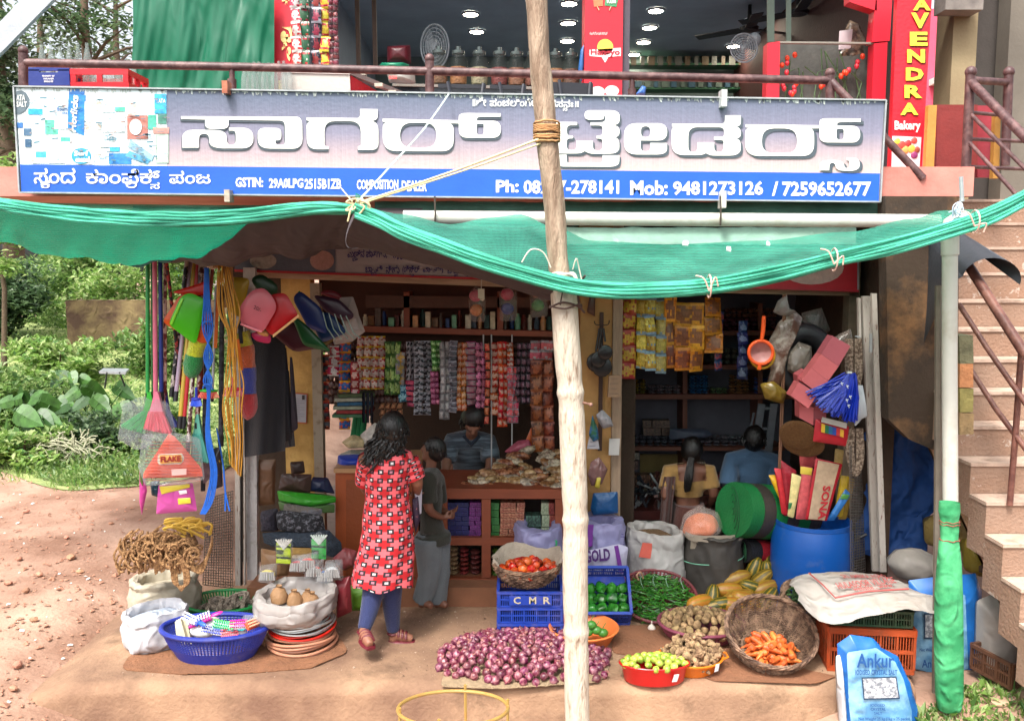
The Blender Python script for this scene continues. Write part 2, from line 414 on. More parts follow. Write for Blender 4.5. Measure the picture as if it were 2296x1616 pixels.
LS=thing('vertical_signboard','red bakery signboard strip beside the green tarpaulin, cream Kannada letters','signboard',P(630,210,7.3))
mb=MB();mb.slab([P(613,215,7.3),P(659,215,7.3),P(659,-30,7.3),P(611,-30,7.3)],.05);mb.build('board',red,LS,sm=False)
ym=mat('#f3d98a',.5)
lett('ಘ',632,-16,656,12,7.29,ym,LS,.05);lett('ವ',629,48,656,96,7.29,ym,LS,.05);lett('ೇ',632,94,652,138,7.29,ym,LS,.05);lett('ದ',624,172,656,204,7.29,ym,LS,.05)

RS=thing('vertical_signboard','tall red bakery signboard reading AVENDRA Bakery in yellow letters','signboard',P(2030,376,6.9))
mb=MB();mb.slab([P(1996,376,6.9),P(2067,376,6.9),P(2091,-30,6.9),P(2013,-30,6.9)],.06);mb.build('board',mat('#c81c2c',.4,v=.06),RS,sm=False)
sh=mat('#5a2418',.6);top=mat('#dfe0e2',.5);bot=mat('#e8d23c',.5)
for t,xc,ya,yb in [('A',2067,-3,24),('V',2063,29,64),('E',2060,72,103),('N',2054,111,141),('D',2051,152,181),('R',2048,191,220),('A',2039,231,258)]:
    hw=20
    lett(t,xc-hw+2,ya+2,xc+hw+2,yb+2,6.893,sh,RS,.045)
    lett(t,xc-hw,ya,xc+hw,yb,6.888,bot,RS,.045)
    lett(t,xc-hw+1.5,ya+.5,xc+hw-1.5,(ya+yb)/2,6.886,top,RS,.02) if 0 else None
lett('Bakery',2006,271,2064,297,6.888,mat('#f1eeea',.5),RS,.03)
mb=MB();mb.slab([P(1999,374,6.892),P(2062,374,6.892),P(2066,308,6.892),P(2001,305,6.892)],.003);mb.build('photo_panel',mat('#d8ccd0',.5,v=.2,sc_=10),RS,sm=False)
for i,(a,b,r,c_) in enumerate([(2012,317,7,'#e8d24c'),(2022,325,9,'#d84a40'),(2036,322,8,'#b03a3a'),(2050,315,7,'#d85048'),(2030,336,9,'#e0a05a'),(2044,334,9,'#c8b04a'),(2056,336,7,'#9a4a3a'),(2014,336,7,'#b84040'),(2022,346,6,'#6a9a50'),(2050,348,8,'#8a3a6a')]):
    mb=MB();mb.ell(P(a,b,6.888),(r*.0034,.006,r*.0034),10,6);mb.build('printed_fruit',mat(c_,.4),RS)

fr=thing('aquarium_cabinet','red framed glass cabinet with plastic flowers in the bakery front','cabinet',P(1850,226,7.3))
for pts in [[(1718,226),(1747,226),(1749,93),(1721,97)],[(1955,226),(1985,226),(1990,95),(1960,98)],[(1955,95),(1995,92),(2002,-25),(1966,-25)],[(1905,5),(1966,25),(1966,-25),(1905,-25)]]:
    mb=MB();mb.slab(quad(pts,7.25),.12);mb.build('frame',red,fr,sm=False)
mb=MB();mb.slab(quad([(1747,226),(1957,226),(1960,99),(1749,99)],7.45),.02);mb.build('back_panel',mat('#3f3f3a',.6,v=.4,sc_=9),fr,sm=False)
mb=MB();mb.slab(quad([(1748,97),(1960,99),(1960,95),(1748,93)],7.27),.04);mb.build('shelf_edge',mat('#7f7a70',.4),fr,sm=False)
for i in range(26):
    a,b=(R.uniform(1752,1790),R.uniform(105,220)) if i<13 else (R.uniform(1820,1950),0)
    if i>=13:b=205-(a-1820)*.62+R.uniform(-9,9)
    mb=MB();mb.ell(P(a,b,7.36),(.02,.02,.024),8,5);mb.build('plastic_flower',mat('#d8401c' if i % 2 else '#c22a38',.5),fr)
mb=MB()
for i in range(14):a=R.uniform(1755,1940);mb.tube([P(a,226,7.4),P(a+R.uniform(-15,15),R.uniform(150,200),7.4),P(a+R.uniform(-40,40),R.uniform(110,170),7.38)],.005,5)
mb.build('stems',mat('#3f5a34',.6),fr)
wall('dark_strip',P(1992,300,7.35).x,P(2012,300,7.35).x,7.3,7.42,sl_t,zt-.002,mat('#3a3236',.6))

lm=mat('#fff4dc',.4,v=0,b=0,em=35);rim=mat('#9aa0a6',.4)
L0=None
for i,(a,b) in enumerate([(1055,30),(1069,69),(1276,6),(1274,50),(1272,90),(1471,22),(1457,60),(1443,93),(765,62),(1685,46),(1645,102),(1420,155)]):  # last two are added lamps standing in for reflections in the glass
    g=G(a,b,zt-.004)
    if g.y>13:g=P(a,b,13.0);g.z=zt-.004
    if L0 is None:
        L0=thing('ceiling_lamp','','lamp',g,'round ceiling lamps of the bakery')
        q=MB();q.lathe([(.0,-.02),(.085,-.02),(.085,-.012)],16,Matrix.Translation(g));q.build('diffuser',lm,L0)
        q=MB();q.lathe([(.086,-.022),(.105,-.02),(.11,0),(.086,0),(.086,-.022)],16,Matrix.Translation(g));q.build('lamp_rim',rim,L0)
        o=L0
    else:o=copy(L0,g)
    o['label']='bakery ceiling lamp, '+['front one of the two above the left table fan','rear one of the two above the left table fan','nearest one right of the pole top','middle one right of the pole top','rearmost one right of the pole top','front one of the three right of the red pillar','middle one of the three right of the red pillar','rear one of the three right of the red pillar','single one beside the snack strings','single one near the ceiling fans','single one by the wall fan','deepest one, low behind the red pillar'][i]
# ================= MAIN SIGN =================
YS=5.9
S=thing('shop_sign','wide shop signboard with big white Kannada letters above the stall','signboard',P(1000,445,YS))
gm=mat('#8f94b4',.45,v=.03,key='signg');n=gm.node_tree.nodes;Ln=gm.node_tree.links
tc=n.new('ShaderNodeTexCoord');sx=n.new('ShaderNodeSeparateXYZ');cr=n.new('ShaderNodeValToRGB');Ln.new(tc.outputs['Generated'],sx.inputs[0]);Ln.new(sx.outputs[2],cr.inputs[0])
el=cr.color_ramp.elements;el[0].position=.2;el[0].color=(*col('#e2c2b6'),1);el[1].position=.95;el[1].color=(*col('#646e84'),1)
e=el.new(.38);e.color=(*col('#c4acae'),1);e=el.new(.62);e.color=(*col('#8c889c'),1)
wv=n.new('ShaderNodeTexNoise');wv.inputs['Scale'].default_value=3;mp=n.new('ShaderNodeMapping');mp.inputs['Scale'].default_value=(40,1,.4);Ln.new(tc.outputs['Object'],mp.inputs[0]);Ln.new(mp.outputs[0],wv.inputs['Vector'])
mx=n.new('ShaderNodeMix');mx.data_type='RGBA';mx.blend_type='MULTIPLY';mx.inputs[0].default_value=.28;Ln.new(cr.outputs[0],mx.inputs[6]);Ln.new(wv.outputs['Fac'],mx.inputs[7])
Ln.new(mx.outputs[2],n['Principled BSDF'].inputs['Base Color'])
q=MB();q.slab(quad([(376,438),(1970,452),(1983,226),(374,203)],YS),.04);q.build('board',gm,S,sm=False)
q=MB();q.slab(quad([(48,431),(375.5,438),(373.5,203),(35,196)],YS),.04);q.build('board',mat('#e4ecee',.5,v=.08,sc_=5),S,sm=False)
blue=mat('#2059c0',.4,v=.1,sc_=3,b=.05)
q=MB();q.slab(quad([(48,431),(1970,452),(1973,389),(45,369)],YS-.003),.003);q.build('blue_band',blue,S,sm=False)
alu=mat('#a9acad',.4,m=.3,v=.15)
q=MB()
for a,b in [((34,195),(1984,226)),((47,432),(1971,453)),((34,195),(47,432)),((1984,226),(1971,453))]:q.bar(P(*a,YS+.01),P(*b,YS+.01),.009,.05,up=(0,1,0))
q.build('frame',alu,S,sm=False)
q=MB()
for i in range(260):
    a=R.uniform(40,1980);y=196+(a-35)*.0158;q.slab(quad([(a,y+R.uniform(2,9)),(a+R.uniform(1,5),y+R.uniform(2,12)),(a+R.uniform(2,6),y+1),(a-1,y+1)],YS-.004),.001)
q.build('weathering',mat('#b7bdb8',.8,v=.3),S,sm=False,kind='stuff')
white=mat('#f4f2ea',.4,v=.02,b=0);gsh=mat('#4b545c',.5,v=.1)
def A(c,ox,k):return lambda p:((ox+p[0]/k)/1.49695,(300+p[1]/k)/1.49695)
cA,cB,cC,cD=[A(0,550,3.28),A(0,1100,3.28),A(0,1750,3.82667),A(0,2300,3.28)]
gl=[
 (cA,[[(190,297,0),(1400,304,0),(1522,304,110),(1525,655,110),(1033,652,130),(1035,427,70),(1292,427,60),(1292,562,50),(1228,562,0),(1232,615,50),(1335,615,45),(1333,345,60),(712,337,0),(712,435,70),(455,437,80),(455,333,0),(190,328,0)]],-10,26),
 (cA,[[(203,643,0),(203,447,120),(690,450,140),(692,612,55),(793,612,50),(793,455,50),(718,455,0),(718,422,0),(985,425,120),(985,650,120),(500,650,160),(500,490,60),(388,492,50),(385,643,0)]],-10,26),
 (cB,[[(-232,313,0),(330,318,0),(357,300,20),(357,218,0),(550,220,0),(548,330,35),(487,350,0),(557,385,90),(557,667,70),(333,667,0),(333,630,0),(366,620,12),(366,352,120),(-39,350,120),(-36,625,15),(8,630,0),(8,660,0),(-228,660,110),(-232,385,20),(-195,348,0),(-232,343,0)]],-4,26),
 (cB,[[(605,325,0),(1442,342,0),(1445,262,90),(1903,265,0),(1903,303,0),(1645,303,50),(1640,345,0),(1905,347,90),(1905,535,90),(1447,533,90),(1443,376,0),(1335,375,0),(1387,400,70),(1387,683,130),(608,680,150),(606,385,40),(650,360,0),(605,357,0)],
       [(795,368,140),(1197,370,140),(1197,643,130),(795,641,130)],[(1640,380,15),(1718,380,15),(1718,500,30),(1640,500,30)]],8,27),
 (cC,[[(812,270,70),(1262,270,120),(1262,440,70),(1185,462,0),(1260,485,70),(1260,595,70),(1205,617,0),(1257,650,70),(1257,828,120),(880,828,60),(812,795,0),(760,825,50),(415,825,60),(415,420,60),(715,422,0),(715,462,0),(582,462,60),(582,595,60),(665,598,20),(665,630,15),(580,635,50),(580,783,60),(708,783,60),(708,660,0),(918,660,0),(918,788,60),(1043,788,60),(1043,635,40),(965,632,10),(965,598,10),(1045,590,50),(1045,465,50),(887,463,0),(887,427,0),(1075,425,60),(1080,345,0),(1062,345,0),(1055,392,50),(812,392,60)]],24,28),
 (cC,[[(440,842,0),(580,842,0),(582,945,30),(1043,945,40),(1043,848,0),(1258,848,0),(1256,995,120),(440,992,110)]],24,28),
 (cC,[[(1318,437,160),(1872,437,120),(1872,660,120),(1532,658,0),(1532,798,60),(1655,798,60),(1655,690,0),(1870,692,0),(1870,838,130),(1318,838,160)],[(1535,475,60),(1655,475,60),(1655,615,60),(1535,615,60)]],26,30),
 (cD,[[(-145,380,0),(400,380,0),(435,365,25),(437,287,0),(612,287,0),(612,395,60),(565,412,0),(612,440,60),(612,525,50),(565,545,0),(610,570,60),(610,730,120),(280,730,50),(228,703,0),(180,725,40),(-150,724,130),(-150,425,50),(-105,414,0),(-145,410,0)],
       [(33,418,100),(430,418,60),(428,523,30),(318,525,0),(318,558,0),(422,560,25),(422,692,60),(318,690,50),(318,585,0),(135,585,0),(133,692,50),(33,692,60)]],26,28),
 (cD,[[(665,387,0),(1478,397,0),(1480,320,90),(1932,323,0),(1932,360,0),(1675,362,50),(1670,402,0),(1925,402,90),(1925,588,90),(1478,585,90),(1478,430,0),(1380,432,0),(1418,460,70),(1418,735,130),(660,735,150),(660,445,40),(705,425,0),(665,418,0)],
       [(843,430,140),(1232,432,140),(1232,702,120),(843,700,120)],[(1665,437,20),(1745,437,20),(1745,553,30),(1665,553,30)]],34,30),
 (cD,[[(1480,893,0),(1482,782,100),(1735,782,90),(1755,868,50),(1805,868,30),(1810,785,25),(1778,780,0),(1778,752,0),(1920,755,80),(1920,900,110),(1665,895,90),(1648,810,30),(1590,812,30),(1583,893,0)]],36,26)]
for cv,paths,dx,dy in gl:
    for off,m_,Yg in (((dx,dy),gsh,YS-.006),((dx*.5,dy*.5),gsh,YS-.005),((0,0),white,YS-.010)):
        pp=[[cv((p[0]+off[0],p[1]+off[1])) for p in rpath(pa)] for pa in paths]
        vs_,fs_=fill2d(pp);q=MB();q.add([P(v.x,v.y,Yg) for v in vs_],fs_)
        q.build('letter' if m_ is white else 'letter_shadow',m_,S,sm=False)
def kw(t,x0,y0,x1,y1,subs=(),m_=white,Yv=YS-.007,bold=.012,par=S):
    lett(t,x0,y0,x1,y1,Yv,m_,par,bold)
    for s_,a,b,c_,d in subs:lett(s_,a,b,c_,d,Yv-.0015,m_,par,bold)
kw('ಸಂದ',76,377,169,412,[('ಕ',91,405,112,422)])
kw('ಕಾಂಪೆಕ್',193,379,359,412,[('ಲ',282,406,307,422),('ಸ',337,409,358,424)])
kw('ಪಂಜ',380,383,472,412)
kw('॥ಶೀ',1060,219,1090,239);kw('ಪಂಚಲಿಂಗೇಶರ',1098,221,1225,239);kw('ಪಸನಃ॥',1230,224,1297,241,[('ನ',1262,240,1272,249)])
for t,a,b,c_,d in [('GSTIN:',528,398,590,420),('29A0LPG',603,400,680,422),('2515B1ZB',683,401,765,424),('COMPOSITION',800,403,893,425),('DEALER',901,405,957,429),('Ph:',1112,404,1163,432),('08257-278141',1174,404,1388,435),('Mob:',1413,405,1497,438),('9481273126',1509,406,1711,438),('/',1731,407,1745,439),('7259652677',1754,407,1953,440)]:
    lett(t,a,b,c_,d,YS-.007,white,S,.03)

PKN=[0]
def pk(pts,c_,Yv=YS-.003,nm='printed_pack'):
    PKN[0]+=1;Yv-=.00008*PKN[0];q=MB();q.slab([P(a,b,Yv) for a,b in pts][::1],.002);return q.build(nm,mat(c_,.5,v=.25,sc_=25),S,sm=False)
def rc(a,b,c_,d):return [(a,d),(c_,d),(c_,b),(a,b)]
pk([(36,256),(44,257),(56,250),(65,236),(66,222),(58,208),(48,203),(36,205)],'#5c6a72')
lett('ATA',37,213,56,226,YS-.006,white,S);lett('SALT',37,228,60,240,YS-.006,white,S)
for pts,c_ in [(rc(63,244,95,257),'#2f9fd2'),(rc(101,269,130,301),'#62bfa6'),(rc(122,222,152,290),'#cfdbe2'),(rc(38,275,51,287),'#3a70b0'),(rc(53,288,70,304),'#4a6a86'),([(152,290),(188,304),(192,214),(154,208)],'#2a7ec8'),(rc(155,200,189,212),'#2a66a8'),
        (rc(190,228,226,347),'#f0d6c6'),(rc(228,238,256,252),'#cfe4ea'),(rc(258,240,280,250),'#5ab7a0'),(rc(284,228,330,258),'#eadbd2'),(rc(285,260,331,312),'#b87468'),(rc(332,258,350,290),'#4fae98'),(rc(354,255,373,278),'#4a8474'),(rc(346,211,373,255),'#3aa6dc'),(rc(343,286,379,300),'#c88a80'),(rc(349,301,378,366),'#9fb0a4'),(rc(353,306,375,362),'#f2f2ea'),
        (rc(146,308,211,369),'#f2f6f4'),(rc(136,308,158,318),'#54b8a4'),(rc(244,344,294,368),'#3582cc'),(rc(246,326,268,340),'#3fa8d2'),(rc(72,330,110,367),'#dff0ee'),(rc(80,340,104,354),'#48a8b8'),(rc(56,312,70,330),'#375a78'),(rc(110,318,145,366),'#d5efe9'),([(286,330),(340,362),(345,350),(292,312)],'#8fb4c8'),([(280,350),(330,368),(338,358),(290,338)],'#5aa0c8'),(rc(212,300,268,330),'#eef2f0'),(rc(228,256,280,296),'#e4eff0')]:pk(pts,c_)
pk([(a,b) for a,b in disc(182,350,22,18)][::1],'#2f98be',YS-.006);pk(disc(304,285,14,18),'#eadcd6',YS-.006)
lett('Surf',166,338,198,350,YS-.010,white,S,.04);lett('excel',169,351,201,364,YS-.010,white,S,.04)
lett3('Horlicks',P(170,297,YS-.008),P(176,216,YS-.008),P(155,292,YS-.008),white,S,.03)
lett('Bourn',128,240,151,249,YS-.006,mat('#3a64a0'),S);lett('vita',137,250,151,256,YS-.006,mat('#3a64a0'),S)
lett('Dove',234,304,262,316,YS-.006,mat('#5a8aa0'),S);lett('Surf',222,350,239,358,YS-.006,mat('#2a70b8'),S);lett('TATA',350,222,371,231,YS-.006,white,S)
q=MB()
for i in range(150):
    x,y=R.uniform(60,368),R.uniform(215,362);w_=R.uniform(4,16);q.bar(P(x,y,YS-.0145),P(x+w_,y+R.uniform(-3,3),YS-.0145),.004+.006*(i % 4==0),.001,up=(0,1,0))
q.build('small_print',mat('#6fa4b8',.5,v=.5,sc_=6,c2='#b48c80',lo=.5,hi=.6),S,sm=False,kind='stuff')

for a,b,c_ in [((503,185),(506,211),'#a8644c'),((508,427),(511,453),'#b0a090'),((1616,205),(1617,240),'#c8cac6'),((1615,430),(1615,466),'#c8c4b8')]:
    q=MB();q.box(P((a[0]+b[0])/2+4,(a[1]+b[1])/2,YS-.03),(.035,.09,abs(b[1]-a[1])*.003));q.build('bracket',mat(c_,.5,m=.3,v=.25,sc_=20),S,sm=False)
# ================= RAILING =================
rb=mat('#5a3a3a',.5,v=.35,sc_=14,c2='#7d5c58',lo=.45,hi=.75)
RL=thing('balcony_railing','brown painted pipe railing of the balcony behind the shop sign','railing',P(960,210,6.15))
q=MB();q.tube([P(50,141,6.15),P(520,150,6.15),P(963,160,6.15),P(1420,171,6.15),P(1862,181,6.15)],.028,12);q.build('rail',rb,RL)
q=MB();q.tube([P(1862,181,6.15),P(1885,205,6.1),P(2070,400,6.0)],.026,12);q.build('rail',rb,RL)
for x,y0,y1,r in [(52,120,205,.03),(520,152,178,.018),(520,178,212,.03),(963,138,222,.03),(1417,172,205,.016),(1417,200,225,.028),(1861,170,235,.03)]:
    q=MB();q.tube([P(x,y0,6.15),P(x+.5,y1,6.15)],r,12)
    if y0 in (120,138,170):q.ell(P(x,y0-6,6.15),.033,12,8)
    q.build('post',rb,RL)
# ================= STAIRCASE =================
st_m=mat('#a0826e',.85,v=.15,sc_=3,c2='#8f705c',b=.5,bs=50,st=('#c4b8ac',6,.6,.64,.6))
ST=thing('staircase','outdoor cement staircase with reddish paint climbing to the bakery floor','staircase',(3.4,5,0))
r_,t_,Y0,z0=.19,.2,4.94,.845
XL,XR=2.80,4.6
noz=mat('#b89e8c',.8,v=.2,sc_=9,st=('#6a5242',7,.5,.7,.7))
for k in range(-4,12):
    y,z=Y0+t_*k,z0+r_*k
    q=MB();q.box(((XL+XR)/2,y+t_/2,z-.16),(XR-XL,t_-.001,.318));q.build('step',st_m,ST,sm=False)
    q=MB();q.box(((XL+XR)/2,y+.09,z+.008),(XR-XL+.012,.2,.02));q.build('tread',noz,ST,sm=False)
q=MB()
pts=[]
for k in range(-4,12):pts+=[(Y0+t_*k,z0+r_*(k-1)),(Y0+t_*k,z0+r_*k-.02)]
low=[(7.34,z0+r_*11),(7.34,2.3),(Y0-t_*4,-.02)]
pr=[(XL+.012,a+.02,b-.03) for a,b in pts+low];n_=len(pr)
q.add(pr+[(XL+.14,a,b) for _,a,b in pr],[tuple(range(n_)),tuple(range(2*n_-1,n_-1,-1))]+[(i,i+n_,(i+1) % n_+n_,(i+1) % n_) for i in range(n_)])
q.build('stringer',mat('#a8785a',.9,v=.3,sc_=3,c2='#8a6a4c',b=.5,bs=25),ST,sm=False)
q=MB();q.slab(quad([(1992,940),(2040,985),(2098,1010),(2147,1118),(2150,440),(1985,440)],5.85),.12);q.wr(.004,5,2);q.build('side_wall',mat('#4a3a2c',.95,v=.35,sc_=2.2,c2='#86603c',lo=.5,hi=.72,b=.3,bs=30,st=('#1e1a16',1.6,.5,.62,.8)),ST,sm=False)
for i,(y0,y1,c_) in enumerate([(751,815,'#6d6a50'),(815,869,'#b07850'),(869,925,'#857c48'),(925,975,'#8a7350')]):
    q=MB();q.slab(px(2152,y0+1,2182,y1-1,5.05),.2);q.wr(.006,9,i)
    q.build('block',mat(c_,.95,v=.4,sc_=10,b=.6),ST,sm=False)
rc_=mat('#6a4038',.45,v=.25,sc_=10,c2='#7d5246')
SR=thing('stair_handrail','brown pipe handrail with two lower bars on the cement stairs','handrail',P(2270,1125,5.1))
for pts,r in [([(2150,560,5.7),(2200,640,5.45),(2302,800,5.0)],.03),([(2150,682,5.6),(2215,783,5.35),(2305,912,5.0)],.016),([(2162,806,5.55),(2232,915,5.3),(2310,1020,5.0)],.016)]:
    q=MB();q.tube([P(*p) for p in pts],r,12);q.build('rail',rc_,SR)
q=MB();q.tube([P(2264,1132,5.12),P(2278,960,5.12),P(2290,788,5.12)],.018,10);q.build('post',rc_,SR)
UR=thing('stair_railing','brown pipe railing at the head of the stairs with slanting bars','railing',P(2170,380,6.3))
for pts,r in [([(2166,378,6.3),(2176,165,6.3)],.032),([(2254,372,6.6),(2262,165,6.6)],.032),([(2176,180,6.3),(2260,185,6.6)],.025),([(2176,183,6.3),(2310,320,5.7)],.03),([(2174,254,6.3),(2310,390,5.7)],.014),([(2170,316,6.3),(2300,460,5.7)],.014),([(2170,252,6.3),(2260,260,6.6)],.013),([(2170,312,6.3),(2310,318,6.5)],.013),([(2168,374,6.3),(2310,380,6.5)],.013)]:
    q=MB();q.tube([P(*p) for p in pts],r,10);q.build('bar',rb,UR)
q=MB();q.ell(P(2177,162,6.3),.04,12,8);q.build('finial',rb,UR);q=MB();q.ell(P(2262,162,6.6),.04,12,8);q.build('finial',rb,UR)

g_=thing('maroon_gate_panel','dark maroon metal panel with mustard edge at the stair head','panel',P(2140,376,6.75))
q=MB();q.slab(px(2100,235,2192,378,6.75),.04);q.build('panel',mat('#7a2a26',.5,v=.15),g_,sm=False)
q=MB();q.slab(px(2192,237,2240,398,6.85),.04);q.build('panel',mat('#94303a',.5,v=.15),g_,sm=False)
q=MB();q.slab(quad([(2075,377),(2094,377),(2101,236),(2082,236)],6.7),.05);q.build('edge_strip',mat('#b5833c',.6,v=.15),g_,sm=False);q=MB();q.slab(quad([(2226,400),(2240,400),(2244,250),(2232,250)],6.7),.05);q.build('edge_strip',mat('#b5833c',.6,v=.15),g_,sm=False)
wall('concrete_column',P(2136,100,7.6).x,P(2190,100,7.6).x,7.6,7.9,1.5,6,mat('#a1906e',.85,v=.15,sc_=3,c2='#8b7a5c'))
wall('stair_recess_wall',P(2186,100,8.2).x,P(2330,100,8.2).x,8.2,8.3,1.0,6,mat('#4a4440',.9,v=.25,sc_=2))
wall('concrete_column',P(2262,100,7.9).x,P(2330,100,7.9).x,7.9,8.1,1.0,6,mat('#6d665c',.9,v=.2,sc_=2))
wall('stair_landing',XL,XR,Y0+t_*12+.002,8.198,z0+r_*11-.3,z0+r_*11,st_m)
wall('canopy_edge',P(2120,10,7.4).x,P(2205,10,7.4).x,7.4,7.6,P(0,22,7.4).z,P(0,-20,7.4).z,mat('#77706a',.9,v=.3,sc_=9))
PH=thing('pink_house','pink and cream house glimpsed between signboard and concrete column','house',P(2110,300,16))
q=MB();q.slab(px(2040,20,2240,420,16),2);q.build('wall',mat('#d8d4c8',.8,v=.05),PH,sm=False)
q=MB();q.slab(px(2060,35,2150,130,15.98),.5);q.slab(px(2060,20,2112,380,15.95),.4);q.build('painted_band',mat('#d8506a',.75,v=.08),PH,sm=False)
q=MB();q.slab(px(2104,170,2150,184,15.6),.5);q.build('sunshade',mat('#d8d4cc',.8),PH,sm=False)
q=MB();q.slab(px(2112,188,2150,310,15.9),.05);wi=q.build('window',mat('#38383c',.5),PH,sm=False)
for i in range(7):
    q=MB();q.slab(px(2118,196+i*15,2150,208+i*15,15.86),.02);q.build('pane',mat('#8d9296',.25),wi,sm=False)
# ================= helpers for goods =================
def pillow(q,out,Y,d,nr=6,tx=0,ty=0,back=True,c=None,nface=None):
    """closed cushion from an outline (px), its depth d, facing the viewer, leaning by tx, ty metres of depth per px"""
    cx=sum(p[0] for p in out)/len(out) if c is None else c[0];cy=sum(p[1] for p in out)/len(out) if c is None else c[1]
    n=len(out);vs=[];fs=[]
    def pt(p,t,s):
        x=cx+(p[0]-cx)*t;y=cy+(p[1]-cy)*t
        Yv=Y+tx*(x-cx)+ty*(y-cy);v=P(x,y,Yv);v.y+=s*d*math.sqrt(max(0,1-t**2.4));return v
    f0=len(q.f)
    sides=(-1,1) if back else (-1,)
    for s in sides:
        o=len(vs);vs.append(pt((cx,cy),0,s))
        for j in range(1,nr+1):
            for p in out:vs.append(pt(p,j/nr,s))
        for k in range(n):
            l=(k+1) % n;t=(o,o+1+k,o+1+l);fs.append(t if s<0 else t[::-1])
        for j in range(nr-1):
            for k in range(n):
                l=(k+1) % n;a=o+1+j*n;t=(a+k,a+n+k,a+n+l,a+l);fs.append(t if s<0 else t[::-1])
    q.add(vs,fs);return q
def tz(q,name,m,label,cat,group=None,**k):
    o=q.build(name,m,**k);return tag(o,label,cat,group)
# ================= NETS =================
def netmat(key,c,tl,al,dens=260):
    m=mat(c,.55,v=.15,b=0,key=key);n,L=m.node_tree.nodes,m.node_tree.links
    tc=n.new('ShaderNodeTexCoord');w1=n.new('ShaderNodeTexWave');w1.bands_direction='X';w1.inputs['Scale'].default_value=dens/6;w1.inputs['Distortion'].default_value=1.5
    w2=n.new('ShaderNodeTexWave');w2.bands_direction='Z';w2.inputs['Scale'].default_value=dens/8;w2.inputs['Distortion'].default_value=2
    L.new(tc.outputs['Object'],w1.inputs[0]);L.new(tc.outputs['Object'],w2.inputs[0])
    mu=n.new('ShaderNodeMath');mu.operation='MULTIPLY';L.new(w1.outputs['Fac'],mu.inputs[0]);L.new(w2.outputs['Fac'],mu.inputs[1])
    cr_=[x for x in n if x.type=='VALTORGB'][0];cr_.color_ramp.elements[0].color=(*[x*.45 for x in col(c)],1);cr_.color_ramp.elements[1].color=(*[min(1,x*1.25+.06) for x in col(c)],1);[x for x in n if x.type=='TEX_NOISE'][0].inputs['Scale'].default_value=2.3
    mr=n.new('ShaderNodeMapRange');mr.inputs[1].default_value=.1;mr.inputs[2].default_value=.7;mr.inputs[3].default_value=0;mr.inputs[4].default_value=al;L.new(mu.outputs[0],mr.inputs[0])
    bs_=n['Principled BSDF'];t=n.new('ShaderNodeBsdfTranslucent');t.inputs[0].default_value=(*col(c),1);x1=n.new('ShaderNodeMixShader');x1.inputs[0].default_value=tl
    tr=n.new('ShaderNodeBsdfTransparent');x2=n.new('ShaderNodeMixShader')
    L.new(bs_.outputs[0],x1.inputs[1]);L.new(t.outputs[0],x1.inputs[2]);L.new(mr.outputs[0],x2.inputs[0]);L.new(x1.outputs[0],x2.inputs[1]);L.new(tr.outputs[0],x2.inputs[2])
    bp=n.new('ShaderNodeBump');bp.inputs['Strength'].default_value=.5;bp.inputs['Distance'].default_value=.01;L.new(mu.outputs[0],bp.inputs['Height']);L.new(bp.outputs[0],bs_.inputs['Normal'])
    L.new(x2.outputs[0],n['Material Output'].inputs[0]);return m
ngreen=netmat('net1','#0c7c5c',.5,.4);nthin=netmat('net2','#1a987c',.4,.7);hemg=netmat('hem','#4cd2ae',.3,0,420)
def qb(a,m,b,t):
    c_=m*2-(a+b)*.5;return a*(1-t)**2+c_*2*t*(1-t)+b*t*t
lf=[(-60,432),(0,446),(150,466),(300,478),(434,480),(560,472),(700,455),(797,457)]
lm_=[(-60,520),(0,540),(145,573),(300,582),(450,579),(600,574),(700,566),(800,548)]
lb=[(-60,452),(100,455),(300,458),(500,460),(700,461),(950,463)]
def LN(u,v,dz=0):
    a=cur(lf,u);m_=cur(lm_,u);b=cur(lb,u)
    p=qb(P(a.x,a.y+8,4.42),P(m_.x,m_.y,5.15),P(b.x,b.y,5.98),v)
    wv=(.010*math.sin(u*34+v*5)+.03*noise.noise((u*9,v*3,2))+.012*noise.noise((u*40,v*9,7))+.008*math.sin(u*90+4*math.sin(v*5)))*v*(1-v)*4
    return p+Vector((0,0,wv+dz))
q=MB();q.grid(lambda u,v:LN(u*.87,v),90,24)
NL=thing('shade_net','green shade net sagging over the left half of the stall front','shade net',P(500,480,5))
q.build('net',ngreen,NL)
def hem(q,path,Yf,r=.017,k=7,spread=.03,seed=0):
    n=70
    for j in range(k):
        pts=[]
        for i in range(n+1):
            p=cur(path,i/n);f=math.sin(PI*min(1,max(0,i/n)))**.35 if seed<5 else 1
            off=(j-(k-1)/2)/k*2*spread
            pts.append(P(p.x,p.y,Yf(i/n))+Vector((0,.02*math.sin(j*2.3+i*.1),(-off*(.35+.65*f)+.006*noise.noise((i*.16,j,seed))))))
        q.tube(pts,[r*(.75+.3*noise.noise((i*.2,j*3,seed))) for i in range(n+1)],6)
q=MB();hem(q,[(a,b+12) for a,b in lf],lambda t:4.4,.012,13,.032,1);q.build('rolled_hem',hemg,NL)
TR=MB()
def tv(u):return .5*(1-sm(.42,.76,u))
def TP(u,v):
    u2=.40+.60*u;v2=tv(u2)+(1-tv(u2))*v;p=LN(u2,v2);return p+Vector((0,-.01,-.012-.01*abs(noise.noise((u*8,v*4,9)))))
TR.grid(TP,60,24)
rf=[(797,470),(850,492),(900,518),(1000,556),(1100,592),(1240,632),(1330,648),(1430,652),(1590,642),(1750,612),(1870,582),(2000,552),(2150,508),(2230,478),(2320,432),(2380,405)]
rb_=[(800,462),(900,480),(1010,503),(1100,488),(1165,480),(1240,508),(1330,540),(1500,548),(1700,540),(1900,520),(2050,490),(2112,472),(2180,470),(2350,400)]
